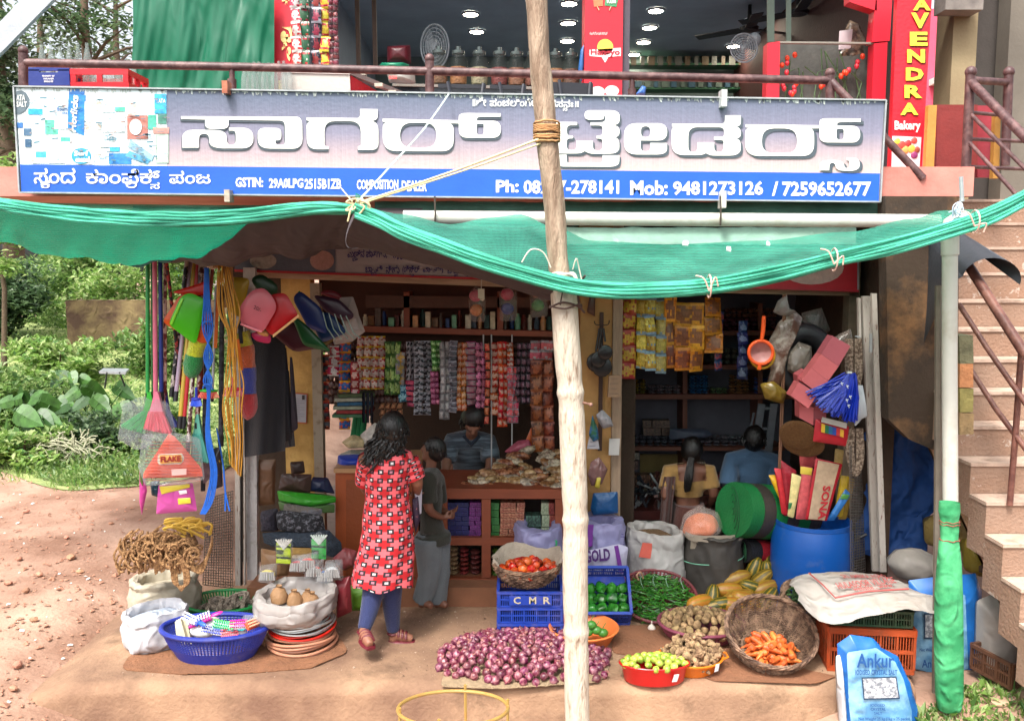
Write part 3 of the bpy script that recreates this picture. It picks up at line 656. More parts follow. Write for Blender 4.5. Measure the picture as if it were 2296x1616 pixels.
def RN(u,v):
    a=cur(rf,u)

    x=a.x if a.x<2112 else 2112+(a.x-2112)*.3;lo=0
    for i in range(len(rb_)-1):
        if rb_[i][0]<=x<=rb_[i+1][0]:lo=i
    t=(x-rb_[lo][0])/(rb_[lo+1][0]-rb_[lo][0]);by=rb_[lo][1]*(1-sm(0,1,t))+rb_[lo+1][1]*sm(0,1,t)
    A_,B_=P(a.x,a.y-8-30*(1-sm(797,840,a.x)),4.38),P(x,by,5.7-.6*sm(1900,2300,x));p=A_.lerp(B_,v)
    p.z-=.10*v*(1-v)*2*sm(.03,.12,u);p.z+=(.010*math.sin(u*60+v*4)+.04*noise.noise((u*14,v*3,4))+.012*noise.noise((u*50,v*8,1)))*v*(1-v)*4;return p
q=MB();q.grid(RN,130,24)
NR=thing('shade_net','green shade net slung along the right half between bamboo pole and pipe','shade net',P(1700,600,5))
q.build('net',nthin,NR)
q=MB();hem(q,rf,lambda t:4.36,.0125,14,.036,7);q.build('rolled_hem',hemg,NR)

def TP2(u,v):
    a=cur([(797,466),(850,490),(900,515),(1000,555),(1100,592),(1240,634)],u);m_=cur([(800,548),(830,546),(900,562),(1000,582),(1100,603),(1240,640)],u)
    p=qb(P(a.x,a.y+7,4.43),P(m_.x,m_.y,5.1),P(a.x+153*(1-u),466,5.95),v);p.z+=.02*noise.noise((u*9,v*5,3))*v;return p+Vector((0,.0,-.02))
TR.grid(TP2,40,20)
tarp=mat('#3c3436',.75,v=.2,sc_=3,b=.5,bs=10)
tz(TR,'tarpaulin',tarp,'dark brown tarpaulin sheet hanging under the green net','tarpaulin')
q=MB();q.grid(lambda u,v:P(840+1290*u,452+34*v+4*noise.noise((u*20,v*3,1)),6.02-.05*v),60,4)
tz(q,'net_strip',netmat('net3','#1a5c4a',.2,.1),'dark green net strip tucked under the slab edge behind the white pipe','net strip')
q=MB();q.grid(lambda u,v:P(1180+740*u,510+38*v+3*noise.noise((u*20,v*3,1)),6.05-.12*v),50,4)
tz(q,'plastic_sheet',mat('#9cc7b4',.35,v=.15,tl=.3,b=.5,bs=15),'pale green plastic sheet folded below the white pipe','sheet')

pvc=mat('#c9c8be',.4,v=.1,sc_=5,c2='#a29a86',lo=.5,hi=.82,b=.1)
q=MB();q.tube([P(905,487,5.8),P(1400,491,5.8),P(2105,496,5.8)],.043,16);HP=thing('gutter_pipe','horizontal white plastic gutter pipe under the slab edge','pipe',P(1500,500,5.8));q.build('pipe',pvc,HP)
for a in (975,1615):
    q=MB();q.tube([P(a,440,5.74),P(a+1,480,5.74),P(a,506,5.76)],.006,5);q.build('hanger_wire',mat('#5c5048',.6,m=.5),HP)
VP=thing('drain_pipe','upright white plastic pipe wearing a green cloth wrap at its foot','pipe',P(2129,1590,4.9))
q=MB();q.tube([P(2130,500,5.0),P(2129,800,4.97),P(2131,1140,4.93)],.041,18);q.build('pipe',pvc,VP)
q=MB();q.tube([P(2130,512,5.0),P(2130,572,4.995)],.047,18);q.build('collar',pvc,VP)
q=MB();q.tube([P(2175,497,4.98),P(2150,488,5.0),P(2132,500,5.0),P(2130,530,5.0)],.043,16);q.build('elbow',pvc,VP)
gw=mat('#2a8c56',.8,v=.15,sc_=6,c2='#4aa870',b=.8,bs=16)
q=MB()
wp=[(1125,24,.045),(1145,26,.047),(1166,21,.043),(1172,23,.043),(1190,21,.044),(1207,20,.042),(1212,23,.045),(1260,28,.062),(1330,32,.075),(1450,33,.08),(1560,33,.082),(1588,28,.06),(1594,18,.03)]
vs_,fs_=[],[]
for j,(y,hw,dp) in enumerate(wp):
    c_=P(2129 if y<1210 else 2128,y,4.86)
    for k in range(24):
        a=2*PI*k/24;e_=.75;cc,ss=math.copysign(abs(math.cos(a))**e_,math.cos(a)),math.copysign(abs(math.sin(a))**e_,math.sin(a))
        vs_.append(c_+Vector((hw*.00225*cc,dp*ss*.75,0)))
for j in range(len(wp)-1):
    for k in range(24):fs_.append((j*24+k,(j+1)*24+k,(j+1)*24+(k+1) % 24,j*24+(k+1) % 24))
q.add(vs_,fs_);q.wr(.0045,13,3);q.build('cloth_wrap',gw,VP)
q=MB()
for y in (1168,1174,1209):q.tube([P(2129,y,4.86)+Vector((.054*math.cos(2*PI*k/20),.04*math.sin(2*PI*k/20),.004*math.sin(k*2))) for k in range(20)],.003,5,closed=True)
q.build('binding',mat('#8a4a3a',.8),VP,kind='stuff')
q=MB();q.tube([P(2105,640,5.15),P(2103,1100,5.1),P(2098,1560,5.05)],.022,6)
tz(q,'angle_post',mat('#6d6458',.7,v=.2,sc_=8),'thin grey upright post right behind the white pipe','post')
# ================= BAMBOO POLE =================
BP=thing('bamboo_pole','tall pale bamboo pole with a rough branch lashed to its top','pole',P(1293,1640,4.5))
bam=mat('#c6baa8',.6,v=.0,sc_=16,c2='#7c6048',lo=.54,hi=.74,stretch=(2.5,2.5,.5),b=.6,bs=40)
def gr(path,rfn,n,m,nm,par,seed=0,Y=4.5,seg=16,wob=.05):
    pts=[cur(path,i/n) for i in range(n+1)]
    V=[P(p.x,p.y,Y) for p in pts];q=MB();rs=[rfn(p.y) for p in pts];q.tube(V,rs,seg)
    for i in range(len(q.v)):
        v=q.v[i];q.v[i]=v+Vector((noise.noise((v.x*18,v.z*3,seed)),noise.noise((v.x*18+5,v.z*3,seed)),0))*wob*.06
    return q.build(nm,m,par)
def rbam(y):
    r=.0675
    for nd in (880,1165,1415):
        d=abs(y-nd);r+=.0045*math.exp(-(d/8)**2)-.004*math.exp(-((d-25)/18)**2)
    return r-.001*(y-640)/400
cuts=[(640,880),(880,1165),(1165,1415),(1415,1640)]
bpath=[(1263,640),(1270,760),(1279,880),(1285,1020),(1290,1165),(1290,1300),(1292,1415),(1293,1530),(1295,1660)]
gr(bpath,rbam,150,bam,'culm',BP,1,wob=.03)
wood=mat('#9c8069',.8,v=.25,sc_=5,c2='#c0a890',lo=.4,hi=.65,stretch=(5,5,.8),b=.7,bs=35)
gr([(1196,-40),(1202,0),(1212,150),(1225,300),(1242,450),(1250,560),(1259,660)],lambda y:.054+.004*noise.noise((y*.02,1,1)),80,wood,'branch',BP,5,Y=4.56,wob=.14)
q=MB()
for i in range(10):
    pts=[];tw=R.uniform(-12,12)
    for k in range(22):
        a=2*PI*k/21;pts.append(P(1226+29*math.cos(a),278+i*4.3+tw*math.sin(a)*.4+R.uniform(-1.2,1.2),4.56)+Vector((0,.066*math.sin(a),0)))
    q.tube(pts,.0055,5)
q.build('coir_lashing',mat('#b98a5c',.9,v=.3,sc_=40),BP)
wire=mat('#4f3a34',.6,m=.3)
q=MB();q.tube(rope([P(1232,690,4.42),P(1262,678,4.41),P(1294,686,4.43),P(1310,700,4.5)]),.006,6);q.tube(rope([P(1232,686,4.42),P(1266,692,4.41),P(1300,682,4.43),P(1304,694,4.45)]),.005,6)
q.tube(rope([P(1300,690,4.43),P(1296,660,4.42),P(1304,630,4.42),P(1312,618,4.4)]),.006,6);q.tube([P(1256,684,4.41),P(1262,650,4.42)],.004,5);q.build('wire_binding',wire,BP)
q=MB();q.tube([P(1300,901,4.5),P(1324,906,4.42)],.006,6);q.ell(P(1325,907,4.42),.011,8,6);q.build('nail',mat('#8d6a5c',.6,m=.4),BP)
q=MB()
for i in range(4):q.tube(rope([P(1228+8*i,618+i*2,4.44),P(1250,612+i*4,4.43),P(1285,618-i*2,4.44),P(1298,640,4.42)]),.005,5)
q.tube(rope([P(1284,604,4.4),P(1292,580,4.38),P(1298,600,4.4),P(1308,645,4.42)]),.0035,5);q.tube(rope([P(1170,588,4.36),P(1190,560,4.36),P(1218,566,4.38),P(1235,600,4.4)]),.0035,5)
q.build('twine',mat('#ded3c0',.8),BP)

rp=mat('#d8c79a',.85,v=.2,sc_=60);rw=mat('#cfe0da',.8)
q=MB();q.tube(rope([P(1208,312,4.52),P(1050,372,4.45),P(900,424,4.4),P(797,457,4.38)]),.0065,6);q.tube(rope([P(1212,322,4.52),P(1060,376,4.45),P(900,428,4.4),P(805,458,4.38)]),.005,6)
tz(q,'rope',rp,'cream rope stretched from the net corner to the lashing on the pole','rope')
q=MB();q.tube(rope([P(1006,212,5.85),P(950,290,5.3),P(860,390,4.7),P(800,455,4.4)]),.005,6);tz(q,'cord',rw,'thin pale cord running from the sign top down to the net corner','cord')
q=MB();q.tube([P(765,422,5.5),P(790,452,4.4)],.0035,5);tz(q,'cord',rp,'short thin cord tying the net corner back to the blue band of the sign','cord')
q=MB()
for i in range(9):a=R.uniform(0,6);q.tube(rope([P(797,458,4.35),P(797+22*math.cos(a),458+10*math.sin(a),4.33),P(800+30*math.cos(a+.8),462+16*math.sin(a+.8),4.34),P(805+18*math.cos(a+1.6),465+20*math.sin(a+1.6),4.35)]),.0045,5)
q.tube(rope([P(792,458,4.34),P(785,475,4.33),P(780,497,4.33)]),.004,5)
tz(q,'rope_knot',rp,'knot of cream rope ends gathering the corner of the green net','knot')

i=0
for x,y in [(1590,642),(1870,582),(2185,497)]:
    q=MB();q.tube([P(x,y,4.33)+Vector((0,.05*math.cos(a_*PI/6),.055*math.sin(a_*PI/6))) for a_ in range(12)],.004,5,closed=True)
    q.tube(rope([P(x,y+10,4.3),P(x-12,y-18,4.3),P(x-30,y-24,4.32)]),.004,5);q.tube(rope([P(x,y+10,4.3),P(x+14+i*6,y-20+i*12,4.3),P(x+20,y+12*i,4.31)]),.004,5)
    tz(q,'twine_tie',mat('#d9b5a4',.8),['pinkish twine tied round the net hem halfway along its lowest stretch','pinkish twine tied round the net hem below the salmon slab','white twine loops tied round the net hem right of the white pipe'][i],'twine','twine ties on the net hem');i+=1

def rsf(u,v):
    c=P(2128+95*u,548+78*u,5.75-.42*u);r=.075+.03*u
    if v<.55:a=-.25+(v/.55)*(PI+.1);return c+Vector((r*1.15*math.cos(a),-.1*math.cos(a),r*1.2*math.sin(a)))
    a=-.25+PI+.1;p=c+Vector((r*1.15*math.cos(a),-.1*math.cos(a),r*1.2*math.sin(a)));f=(v-.55)/.45;return p+Vector((-.02*f*u-.05*f*u*u,-.02*math.sin(f*3),-f*(.62*(1-u)**1.3+.03)))
q=MB();q.grid(rsf,20,30)
tz(q,'rubber_sheet',mat('#33363b',.35,v=.2,b=.1),'black rubber sheet thrown over the stair handrail','sheet')
q=MB();q.tube([P(2155,396,4.95),P(2157,452,4.95)],.012,8);tz(q,'metal_rod',alu,'bright metal rod sticking up before the right end of the slab','rod')
q=MB()
for i in range(9):q.tube(rope([P(2152,452,4.9),P(2150+R.uniform(-14,14),470+R.uniform(-8,8),4.88),P(2145+R.uniform(-20,20),486+R.uniform(-10,14),4.9)]),.0035,4)
tz(q,'wire_tangle',mat('#a9b8c8',.6),'tangle of thin wires at the foot of the metal rod','wires')

for i,(a,b,w_) in enumerate([(1537,543,7),(1634,556,6),(1722,545,4)]):
    q=MB();q.slab([P(a-w_,b+3,5.0),P(a+w_,b+4,5.0),P(a+w_*.7,b-3,5.05),P(a-w_*.6,b-4,5.05)],.01);q.wr(.006,20,i);tz(q,'paper_scrap',mat('#d8d8d4',.6),['largest white paper scrap caught on the right net','middle white paper scrap caught on the right net','smallest white paper scrap caught on the right net'][i],'paper')
# ================= FLOOR GOODS =================
CAM=Vector((0,0,H));FW=Vector((0,cp,-sp_))
def pg(p):return (Vector(p)-CAM).dot(FW)/F
def place(cx,by,wpx,ty,sy=1.0):
    g=G(cx,by);r=wpx/2*pg(g)
    for _ in range(3):
        c=Vector((0,g.y+r*sy*.85,0));k=P(cx,by,c.y);c.x=G(cx,by).x*(c.y/g.y);c.x=P(cx,ty,c.y).x;r=wpx/2*pg(c)
    return c,r,P(cx,ty,c.y).z
def T(c,rz=0,tilt=0,roll=0):return Matrix.Translation(c)@Matrix.Rotation(rz,4,'Z')@Matrix.Rotation(tilt,4,'X')@Matrix.Rotation(roll,4,'Y')
ITEM={}
def heap(key,build,m,label,cat,group,pts,name,rots=None,scl=(.85,1.15),unilabel=None):
    """one mesh per kind, a top-level copy per piece"""
    if key not in ITEM:
        q=MB();build(q);o=q.build(name,m,loc=(0,0,0));ITEM[key]=o;tag(o,label,cat,group);first=True
    else:o=ITEM[key];first=False
    for i,p in enumerate(pts):
        c=o if first else copy(o)
        first=False;c.location=p;s=R.uniform(*scl)
        c.scale=(s*R.uniform(.93,1.07),s,s*R.uniform(.93,1.07))
        c.rotation_euler=rots(i) if rots else (R.uniform(0,6.3),R.uniform(0,6.3),R.uniform(0,6.3))
        c['label']=label;c['group']=group
def scatter(n,dmin,inside,tries=14000):
    pts=[];cell={}
    for _ in range(tries):
        p=(R.uniform(-1,1),R.uniform(-1,1));q=inside(*p)
        if q is None:continue
        k=(int(q.x//dmin),int(q.y//dmin))
        if any((q.xy-o.xy).length<dmin for a in (-1,0,1) for b in (-1,0,1) for o in cell.get((k[0]+a,k[1]+b),())):continue
        cell.setdefault(k,[]).append(q);pts.append(q)
        if len(pts)>=n:break
    return pts
def dome(c,rx,ry,z0,h,e=2.0):
    return lambda u,v:None if u*u+v*v>1 else Vector((c.x+u*rx,c.y+v*ry,z0+h*(1-(u*u+v*v)**(e/2))))
def flatpoly(name,pts,m,label,cat,z=.006,wr=.008):
    q=MB();P2=rpath([(a,b,14) for a,b in pts],3);cx=sum(p.x for p in P2)/len(P2);cy=sum(p.y for p in P2)/len(P2)
    n=len(P2);vs,fs=[G(cx,cy,z)],[]
    for j in range(1,9):
        for p in P2:vs.append(G(cx+(p.x-cx)*j/8,cy+(p.y-cy)*j/8,z))
    for k in range(n):fs.append((0,1+k,1+(k+1) % n))
    for j in range(7):
        for k in range(n):a=1+j*n;l=(k+1) % n;fs.append((a+k,a+n+k,a+n+l,a+l))
    for i in range(len(vs)):
        v=vs[i];vs[i]=v+Vector((0,0,abs(noise.noise(v*7))*wr*2+(.012*abs(noise.noise(v*20)) if i>len(vs)-n else 0)))
    q.add(vs,fs);nv=len(q.v);q.add([v-Vector((0,0,.005)) for v in vs[-n:]],[]);
    for k in range(n):q.f.append((nv-n+k,nv+k,nv+(k+1) % n,nv-n+(k+1) % n));q.mi.append(0)
    return tz(q,name,m,label,cat)
burlap=mat('#9a8468',.95,v=.2,sc_=30,b=.6,bs=160)
flatpoly('floor_mat',[(272,1500),(282,1478),(330,1450),(560,1430),(760,1425),(782,1462),(700,1497),(560,1508),(420,1512)],mat('#7a5238',.95,v=.25,sc_=6,b=.6,bs=60),'brown sacking laid under the baskets on the left of the platform','mat')
flatpoly('burlap_sack',[(985,1538),(1002,1500),(1060,1445),(1110,1425),(1170,1408),(1260,1416),(1368,1446),(1364,1512),(1340,1530),(1230,1538),(1110,1544)],burlap,'flattened burlap sack spread under the heap of red onions','sack')
flatpoly('floor_mat',[(1380,1405),(1480,1400),(1620,1430),(1800,1500),(1880,1516),(1830,1532),(1600,1526),(1480,1480),(1370,1462)],mat('#80563c',.95,v=.2,sc_=5,b=.5,bs=50),'reddish brown cloth on the floor under the vegetable basins','mat',z=.004)

def onion(q):
    q.lathe([(.001,-.024),(.012,-.0235),(.024,-.012),(.0275,.002),(.022,.016),(.011,.024),(.004,.031),(.001,.036)],12,wob=lambda a,z:1+.03*math.sin(a*5))
om=mat('#701f40',.36,v=.35,sc_=38,c2='#c28c8c',lo=.45,hi=.78,rnd=.35,b=.1,stretch=(1,1,.35))
oc=G(1180,1480)
def oreg(u,v):
    if u*u+v*v>1:return None
    px_,py_=1176+190*u,1478+60*v
    if px_>1290 and v<-.2 and px_<1390:return None
    g=G(px_,py_);h=.075*(1-(u*u+v*v)**1.2)+.024;g.z=h;return g
pts=scatter(285,.043,oreg)+[G(986,1495,.022),G(1003,1508,.022),G(1022,1514,.022),G(1352,1474,.024),G(1355,1512,.024),G(1338,1520,.024),G(1335,1488,.024),G(1345,1450,.024)]
heap('onion',onion,om,'red onion lying in the spread heap on the burlap sack','onion','red onions heaped on the burlap sack',pts,'onion')
q=MB()
for p in pts[:285:3]:
    a=R.uniform(0,6.3);u_=Vector((math.cos(a),math.sin(a),R.uniform(-.4,.4)))*R.uniform(.006,.014);v_=Vector((-math.sin(a),math.cos(a),R.uniform(-.3,.5)))*R.uniform(.005,.01);c_=p+Vector((R.uniform(-.02,.02),-.012,.026));q.add([c_-u_-v_,c_+u_-v_,c_+u_*1.1+v_,c_-u_*.6+v_],[(0,1,2,3)])
tz(q,'onion_skins',mat('#b07a70',.6,v=.3,sc_=30,tl=.3),'loose papery skins scattered over the onion heap','onion skins',sm=False,kind='stuff')

def basin(name,label,cat,cx,by,w_,ty,sy,m,rb=.72,lip=.012,n=48,handles=False):
    c,r,h=place(cx,by,w_,ty,sy);q=MB();Th=T(c)
    pr=[(.001,.004),(r*rb,.004),(r*rb*1.04,.015),(r*.93,h*.85),(r*.97,h*.97),(r,h),(r+lip*.6,h-.004),(r+lip*.4,h-.012),(r*.95,h*.8),(r*rb*1.05+.006,.012),(r*rb,0),(.001,0)]
    q.lathe([(a,b) for a,b in pr[::-1]],n,Th,1,sy);t=thing(name,label,cat,(c.x,c.y,0));q.build('bowl',m,t)
    if handles:
        for s in (-1,1):q=MB();q.tube([Vector((c.x+s*r*1.0,c.y-.05,h-.006)),Vector((c.x+s*(r+.03),c.y-.03,h-.004)),Vector((c.x+s*(r+.03),c.y+.03,h-.004)),Vector((c.x+s*r*1.0,c.y+.05,h-.006))],.006,6);q.build('handle',m,t)
    return t,c,r,h
def lattice(name,label,cat,c,r,h,sy,m,rb,tilt=0,rz=0,z0=.25,z1=.93,nv=70,nh=7,rim=.011,solid=None):
    M=T(c,rz,tilt);t=thing(name,label,cat,(c.x,c.y,c.z))
    rr=lambda f:r*(rb+(1-rb)*f**.8)
    q=MB();q.lathe([(.001,.006),(rr(0),.006),(rr(z0),h*z0),(rr(z0)+.004,h*z0),(rr(0)+.004,0),(.001,0)][::-1],56,M,1,sy);q.build('base',m,t)
    q=MB()
    for i in range(nh+1):
        f=z0+(z1-z0)*i/nh;q.tube([M@Vector((rr(f)*math.cos(2*PI*k/56),rr(f)*math.sin(2*PI*k/56)*sy,h*f)) for k in range(56)],h*(z1-z0)/nh*.27,4,closed=True)
    for k in range(nv):
        a=2*PI*k/nv;q.tube([M@Vector((rr(f)*math.cos(a),rr(f)*math.sin(a)*sy,h*f)) for f in (z0,(z0+z1)/2,z1)],PI*r*.55/nv,4,cap=False)
    q.build('lattice',m,t)
    q=MB();q.tube([M@Vector((rr(1)*math.cos(2*PI*k/64),rr(1)*math.sin(2*PI*k/64)*sy,h*.975)) for k in range(64)],rim,8,closed=True);q.build('rim',m,t)
    return t,M,rr

bo=mat('#d8763c',.42,v=.12,sc_=4,b=.04)
t,c,r,h=basin('basin','pale orange round basin holding a few green gourds, half behind the pole','basin',1309,1466,153,1402,1,bo)
for i,(a,b) in enumerate([(1326,1400),(1338,1412),(1352,1418),(1318,1416)]):
    q=MB();q.ell(P(a,b,c.y-.02),(.035,.03,.028)).tube([P(a-2,b-8,c.y),P(a+6,b-22,c.y+.01)],.003,5)
    tz(q,'gourd',mat('#3f7a2c',.4,v=.3,sc_=30),'small green gourd in the pale orange basin','gourd','gourds in the orange basin')

t,c,r,h=basin('basin','bright red oval plastic basin full of green limes','basin',1467,1541,154,1482,.52,mat('#c01818',.3,v=.08,b=.03),.8)
q=MB();q.slab([Vector((c.x+.09,c.y-.092,.035)),Vector((c.x+.12,c.y-.085,.035)),Vector((c.x+.13,c.y-.098,.085)),Vector((c.x+.1,c.y-.106,.085))],.002);q.build('price_label',mat('#dfe4e8',.5),t,sm=False)
lim=mat('#7fa332',.35,v=.25,sc_=18,c2='#b6bf52',rnd=.25,b=.08)
heap('lime',lambda q:q.ell((0,0,0),(.023,.023,.026),12,8),lim,'green to yellow lime piled in the bright red basin','lime','limes in the red basin',scatter(46,.038,dome(Vector((c.x,c.y,0)),r*.9,r*.52*.86,h-.008,.035)),'lime')

t,c,r,h=basin('basin','orange round basin piled with ginger roots','basin',1549,1524,140,1466,.9,mat('#d8761c',.35,v=.08,b=.03),.72,handles=True)
q=MB();q.slab([Vector((c.x+.115,c.y-.135,.045)),Vector((c.x+.14,c.y-.12,.045)),Vector((c.x+.145,c.y-.13,.095)),Vector((c.x+.12,c.y-.145,.095))],.002);q.build('price_label',mat('#dfe4e8',.5),t,sm=False)
def ginger(q):
    rr=random.Random(3);q.tube(rope([(-.05,0,0),(-.02,.01,.005),(.02,-.005,0),(.055,.005,.005)]),[.014,.019,.016,.02,.017,.021,.018,.016,.019,.021,.017,.019,.016,.018,.015,.016,.017,.014,.009],8)
    for i in range(7):a=rr.uniform(0,6.28);x=rr.uniform(-.045,.05);q.tube([(x,0,0),(x+.012*math.cos(a*2),.02*math.cos(a),.02*math.sin(a)),(x+.02*math.cos(a*2),.036*math.cos(a),.036*math.sin(a))],[.012,.013,.007],7)
gm_=mat('#7d6044',.85,v=.3,sc_=30,c2='#a88b66',b=.6,bs=60,rnd=.15)
heap('ginger',ginger,gm_,'knobbly ginger root piled in the orange basin','ginger','ginger roots in the orange basin',scatter(34,.036,dome(c,r*.8,r*.75,h-.01,.075))+[P(1556,1432,c.y),P(1560,1445,c.y),P(1600,1446,c.y),P(1553,1438,c.y+.03)],'ginger_root')

mauve=mat('#7a3a4c',.5,v=.12,sc_=6)
c,r,h=place(1572,1457,190,1392,.9)
t,M,rr=lattice('colander_basket','mauve plastic colander basket heaped with potatoes','basket',c,r,h,.88,mauve,.72,nv=60,nh=5)
pot=mat('#79603f',.8,v=.25,sc_=22,c2='#a0845c',b=.35,bs=50,rnd=.18)
heap('potato',lambda q:(q.ell((0,0,0),(.037,.029,.026),12,8),q.wr(.004,30,4)),pot,'brown potato heaped in the mauve colander basket','potato','potatoes in the mauve basket',scatter(90,.05,dome(c,r*.9,r*.78,h-.01,.05)),'potato')

c,r,h=place(1478,1412,178,1340,.9);c.y+=.12
t,M,rr=lattice('colander_basket','maroon plastic colander basket tilted forward, full of green chillies','basket',c+Vector((0,0,.03)),r,h*.8,.92,mat('#6e3136',.5,v=.15,sc_=6),.66,tilt=.42,nv=60,nh=6)
chil=mat('#1f5a1c',.3,v=.3,sc_=20,c2='#4a8a2c',b=.08,rnd=.2)
def chili(q):q.tube(rope([(-.05,0,0),(-.02,.004,0),(.02,-.002,.003),(.055,.008,0)]),[.004]+[.0058]*12+[.005,.0045,.004,.003,.002,.001][:6],5);q.tube([(-.05,0,0),(-.068,-.004,.004)],.0016,4)
pts=[M@(Vector((p.x,p.y,h*.8*.7+.05*(1-(p.x**2+p.y**2)/r**2)+R.uniform(-.01,.012)))) for p in scatter(280,.017,dome(Vector((0,-.02,0)),r*.9,r*.8,0,.06),40000)]
heap('chili',chili,chil,'slim green chilli heaped in the maroon basket','chilli','green chillies in the maroon basket',pts,'chilli',rots=lambda i:(.42+R.uniform(-.25,.25),R.uniform(-.3,.3),R.uniform(0,6.3)))
q=MB()
for a in (1440,1468,1497,1530):q.tube(rope([P(a,1288,c.y+.12),P(a-4,1300,c.y+.02),P(a+3,1320,c.y)]),.0022,4)
tz(q,'string_mending',mat('#8fb09a',.8),'pale green strings lacing the back rim of the chilli basket','string')
for a,b in ((1402,1345),(1432,1292)):
    q=MB();q.tube(rope([P(a,b+8,c.y-.02),P(a-4,b-4,c.y-.03),P(a+5,b-9,c.y-.02),P(a+10,b+4,c.y)]),.006,6);q.build('rope_handle',mat('#a88468',.9),t)

q=MB();q.lathe([(.001,0),(.02,.002),(.027,.015),(.02,.03),(.006,.04),(.003,.065)],12,T(G(1461,1412)),wob=lambda a,z:1+.07*abs(math.sin(a*4)))
tz(q,'garlic_bulb',mat('#cfc4b8',.6,v=.15),'single white garlic bulb on the floor below the chilli basket','garlic')

wick=mat('#5a4233',.85,v=.35,sc_=20,c2='#8a6e58',b=.4,rnd=.1)
def wicker(name,label,M,r,h,rb,loc,rows=15,sy=1,ribs=26,rimr=.014):
    t=thing(name,label,'basket',loc);rr=lambda f:r*(rb+(1-rb)*math.sin(f*PI/2)**.9)
    q=MB()
    for i in range(rows):
        f=(i+.5)/rows
        for ph in (0,1):
            n=52;z=h*(f+(ph-.5)*.3/rows)
            q.tube([M@Vector(((rr(f)+.007*(1 if (k+i+ph) % 2 else -1))*math.cos(2*PI*k/n),(rr(f)+.007*(1 if (k+i+ph) % 2 else -1))*math.sin(2*PI*k/n)*sy,z+.003*noise.noise((k*.7,i,ph)))) for k in range(n)],h/rows*.27,4,closed=True)
    for j in range(4):
        f=(j+.5)/4;q.tube([M@Vector((rr(0)*f*math.cos(2*PI*k/24),rr(0)*f*math.sin(2*PI*k/24)*sy,.006)) for k in range(24)],.012,4,closed=True)
    q.build('weave',wick,t,kind='stuff')
    q=MB()
    for k in range(ribs):
        a=2*PI*k/ribs;q.tube([M@Vector((rr(f)*math.cos(a),rr(f)*math.sin(a)*sy,h*f)) for f in (.02,.25,.5,.75,1)],.005,5)
        q.tube([M@Vector((0,0,.004)),M@Vector((rr(.02)*math.cos(a),rr(.02)*math.sin(a)*sy,.004))],.005,4)
    q.build('ribs',wick,t,kind='stuff')
    q=MB()
    for j in range(4):q.tube([M@Vector(((rr(1)+.008*math.cos(k*.8+j*1.6))*math.cos(2*PI*k/60),(rr(1)+.008*math.cos(k*.8+j*1.6))*math.sin(2*PI*k/60)*sy,h+.009*math.sin(k*.8+j*1.6))) for k in range(60)],rimr*.5,5,closed=True)
    q.build('rim',wick,t);return t,rr
c=Vector((P(1712,1450,5.42).x,5.36,.045));M=T(c,0,.5)
t,rr=wicker('wicker_basket','dark wicker basket tipped forward with carrots in it',M,.272,.19,.62,c,17)
car=mat('#c2521c',.5,v=.2,sc_=25,c2='#e07a38',b=.25,bs=70,rnd=.12)
def carrot(q):q.tube([(-.068,0,0),(-.062,0,0),(-.04,0,0),(0,.002,0),(.04,0,.002),(.072,.003,0),(.085,.004,0)],[.008,.017,.02,.0165,.011,.005,.001],9);q.tube([(-.072,0,0),(-.064,0,0)],.006,6)
pts=[M@Vector((p.x,p.y-.04,.035+p.z)) for p in scatter(30,.036,dome(Vector((0,-.02,0)),.15,.12,0,.03))]+[M@Vector((p.x+.0,p.y-.06,.075+p.z)) for p in scatter(20,.04,dome(Vector((.01,-.02,0)),.13,.1,0,.05))]
heap('carrot',carrot,car,'orange carrot lying in the tipped wicker basket','carrot','carrots in the wicker basket',pts,'carrot',rots=lambda i:(R.uniform(0,6),R.uniform(-.3,.3)+.2,R.uniform(-3.1,3.1)))
q=MB();q.lathe([(.001,0),(.1,0),(.2,.01),(.24,.04),(.25,.1),(.22,.11)],40,T(Vector((P(1742,1440,5.5).x,5.62,0))));

def crate(label,c,w_,d,h,rz,m,nm=6,group=None,tilt=0):
    t=thing('plastic_crate',label,'crate',c,group);M=T(c,rz,tilt)
    def side(a,b):
        q=MB();a,b=Vector(a),Vector(b);L=(b-a).length;u=(b-a).normalized();ang=math.atan2(u.y,u.x);N=Matrix.Translation(a)@Matrix.Rotation(ang,4,'Z')
        def bx(x0,x1,z0,z1,t_=.006,y0=0):q.box(((x0+x1)/2,y0,(z0+z1)/2),(x1-x0,t_,z1-z0),M=M@N if 0 else None) if 0 else q.add([(M@N)@Vector(v) for v in [(x0,y0-t_/2,z0),(x1,y0-t_/2,z0),(x1,y0+t_/2,z0),(x0,y0+t_/2,z0),(x0,y0-t_/2,z1),(x1,y0-t_/2,z1),(x1,y0+t_/2,z1),(x0,y0+t_/2,z1)]],[(0,3,2,1),(4,5,6,7),(0,1,5,4),(1,2,6,5),(2,3,7,6),(3,0,4,7)])
        bx(0,L,0,h*.12);bx(0,L,h*.86,h,.02);bx(0,L,h*.46,h*.54,.008)
        for i in range(nm+1):x=(L-.012)*i/nm;bx(x,x+.012,h*.1,h*.88,.014)
        ns=nm*6
        for i in range(ns+1):
            x=(L-.005)*i/ns;bx(x,x+.0055,h*.1,h*.88,.005)
        return q
    x,y=w_/2,d/2
    for a,b in (((-x,-y,0),(x,-y,0)),((x,-y,0),(x,y,0)),((x,y,0),(-x,y,0)),((-x,y,0),(-x,-y,0))):side(a,b).build('side_panel',m,t,sm=False)
    q=MB();q.box((0,0,.006),(w_-.02,d-.02,.008));q.v=[M@v for v in q.v];q.build('base',m,t,sm=False);return t,M
bl=mat('#1a3a98',.45,v=.15,sc_=8,b=.05,st=('#7a6a5c',7,.52,.75,.5))
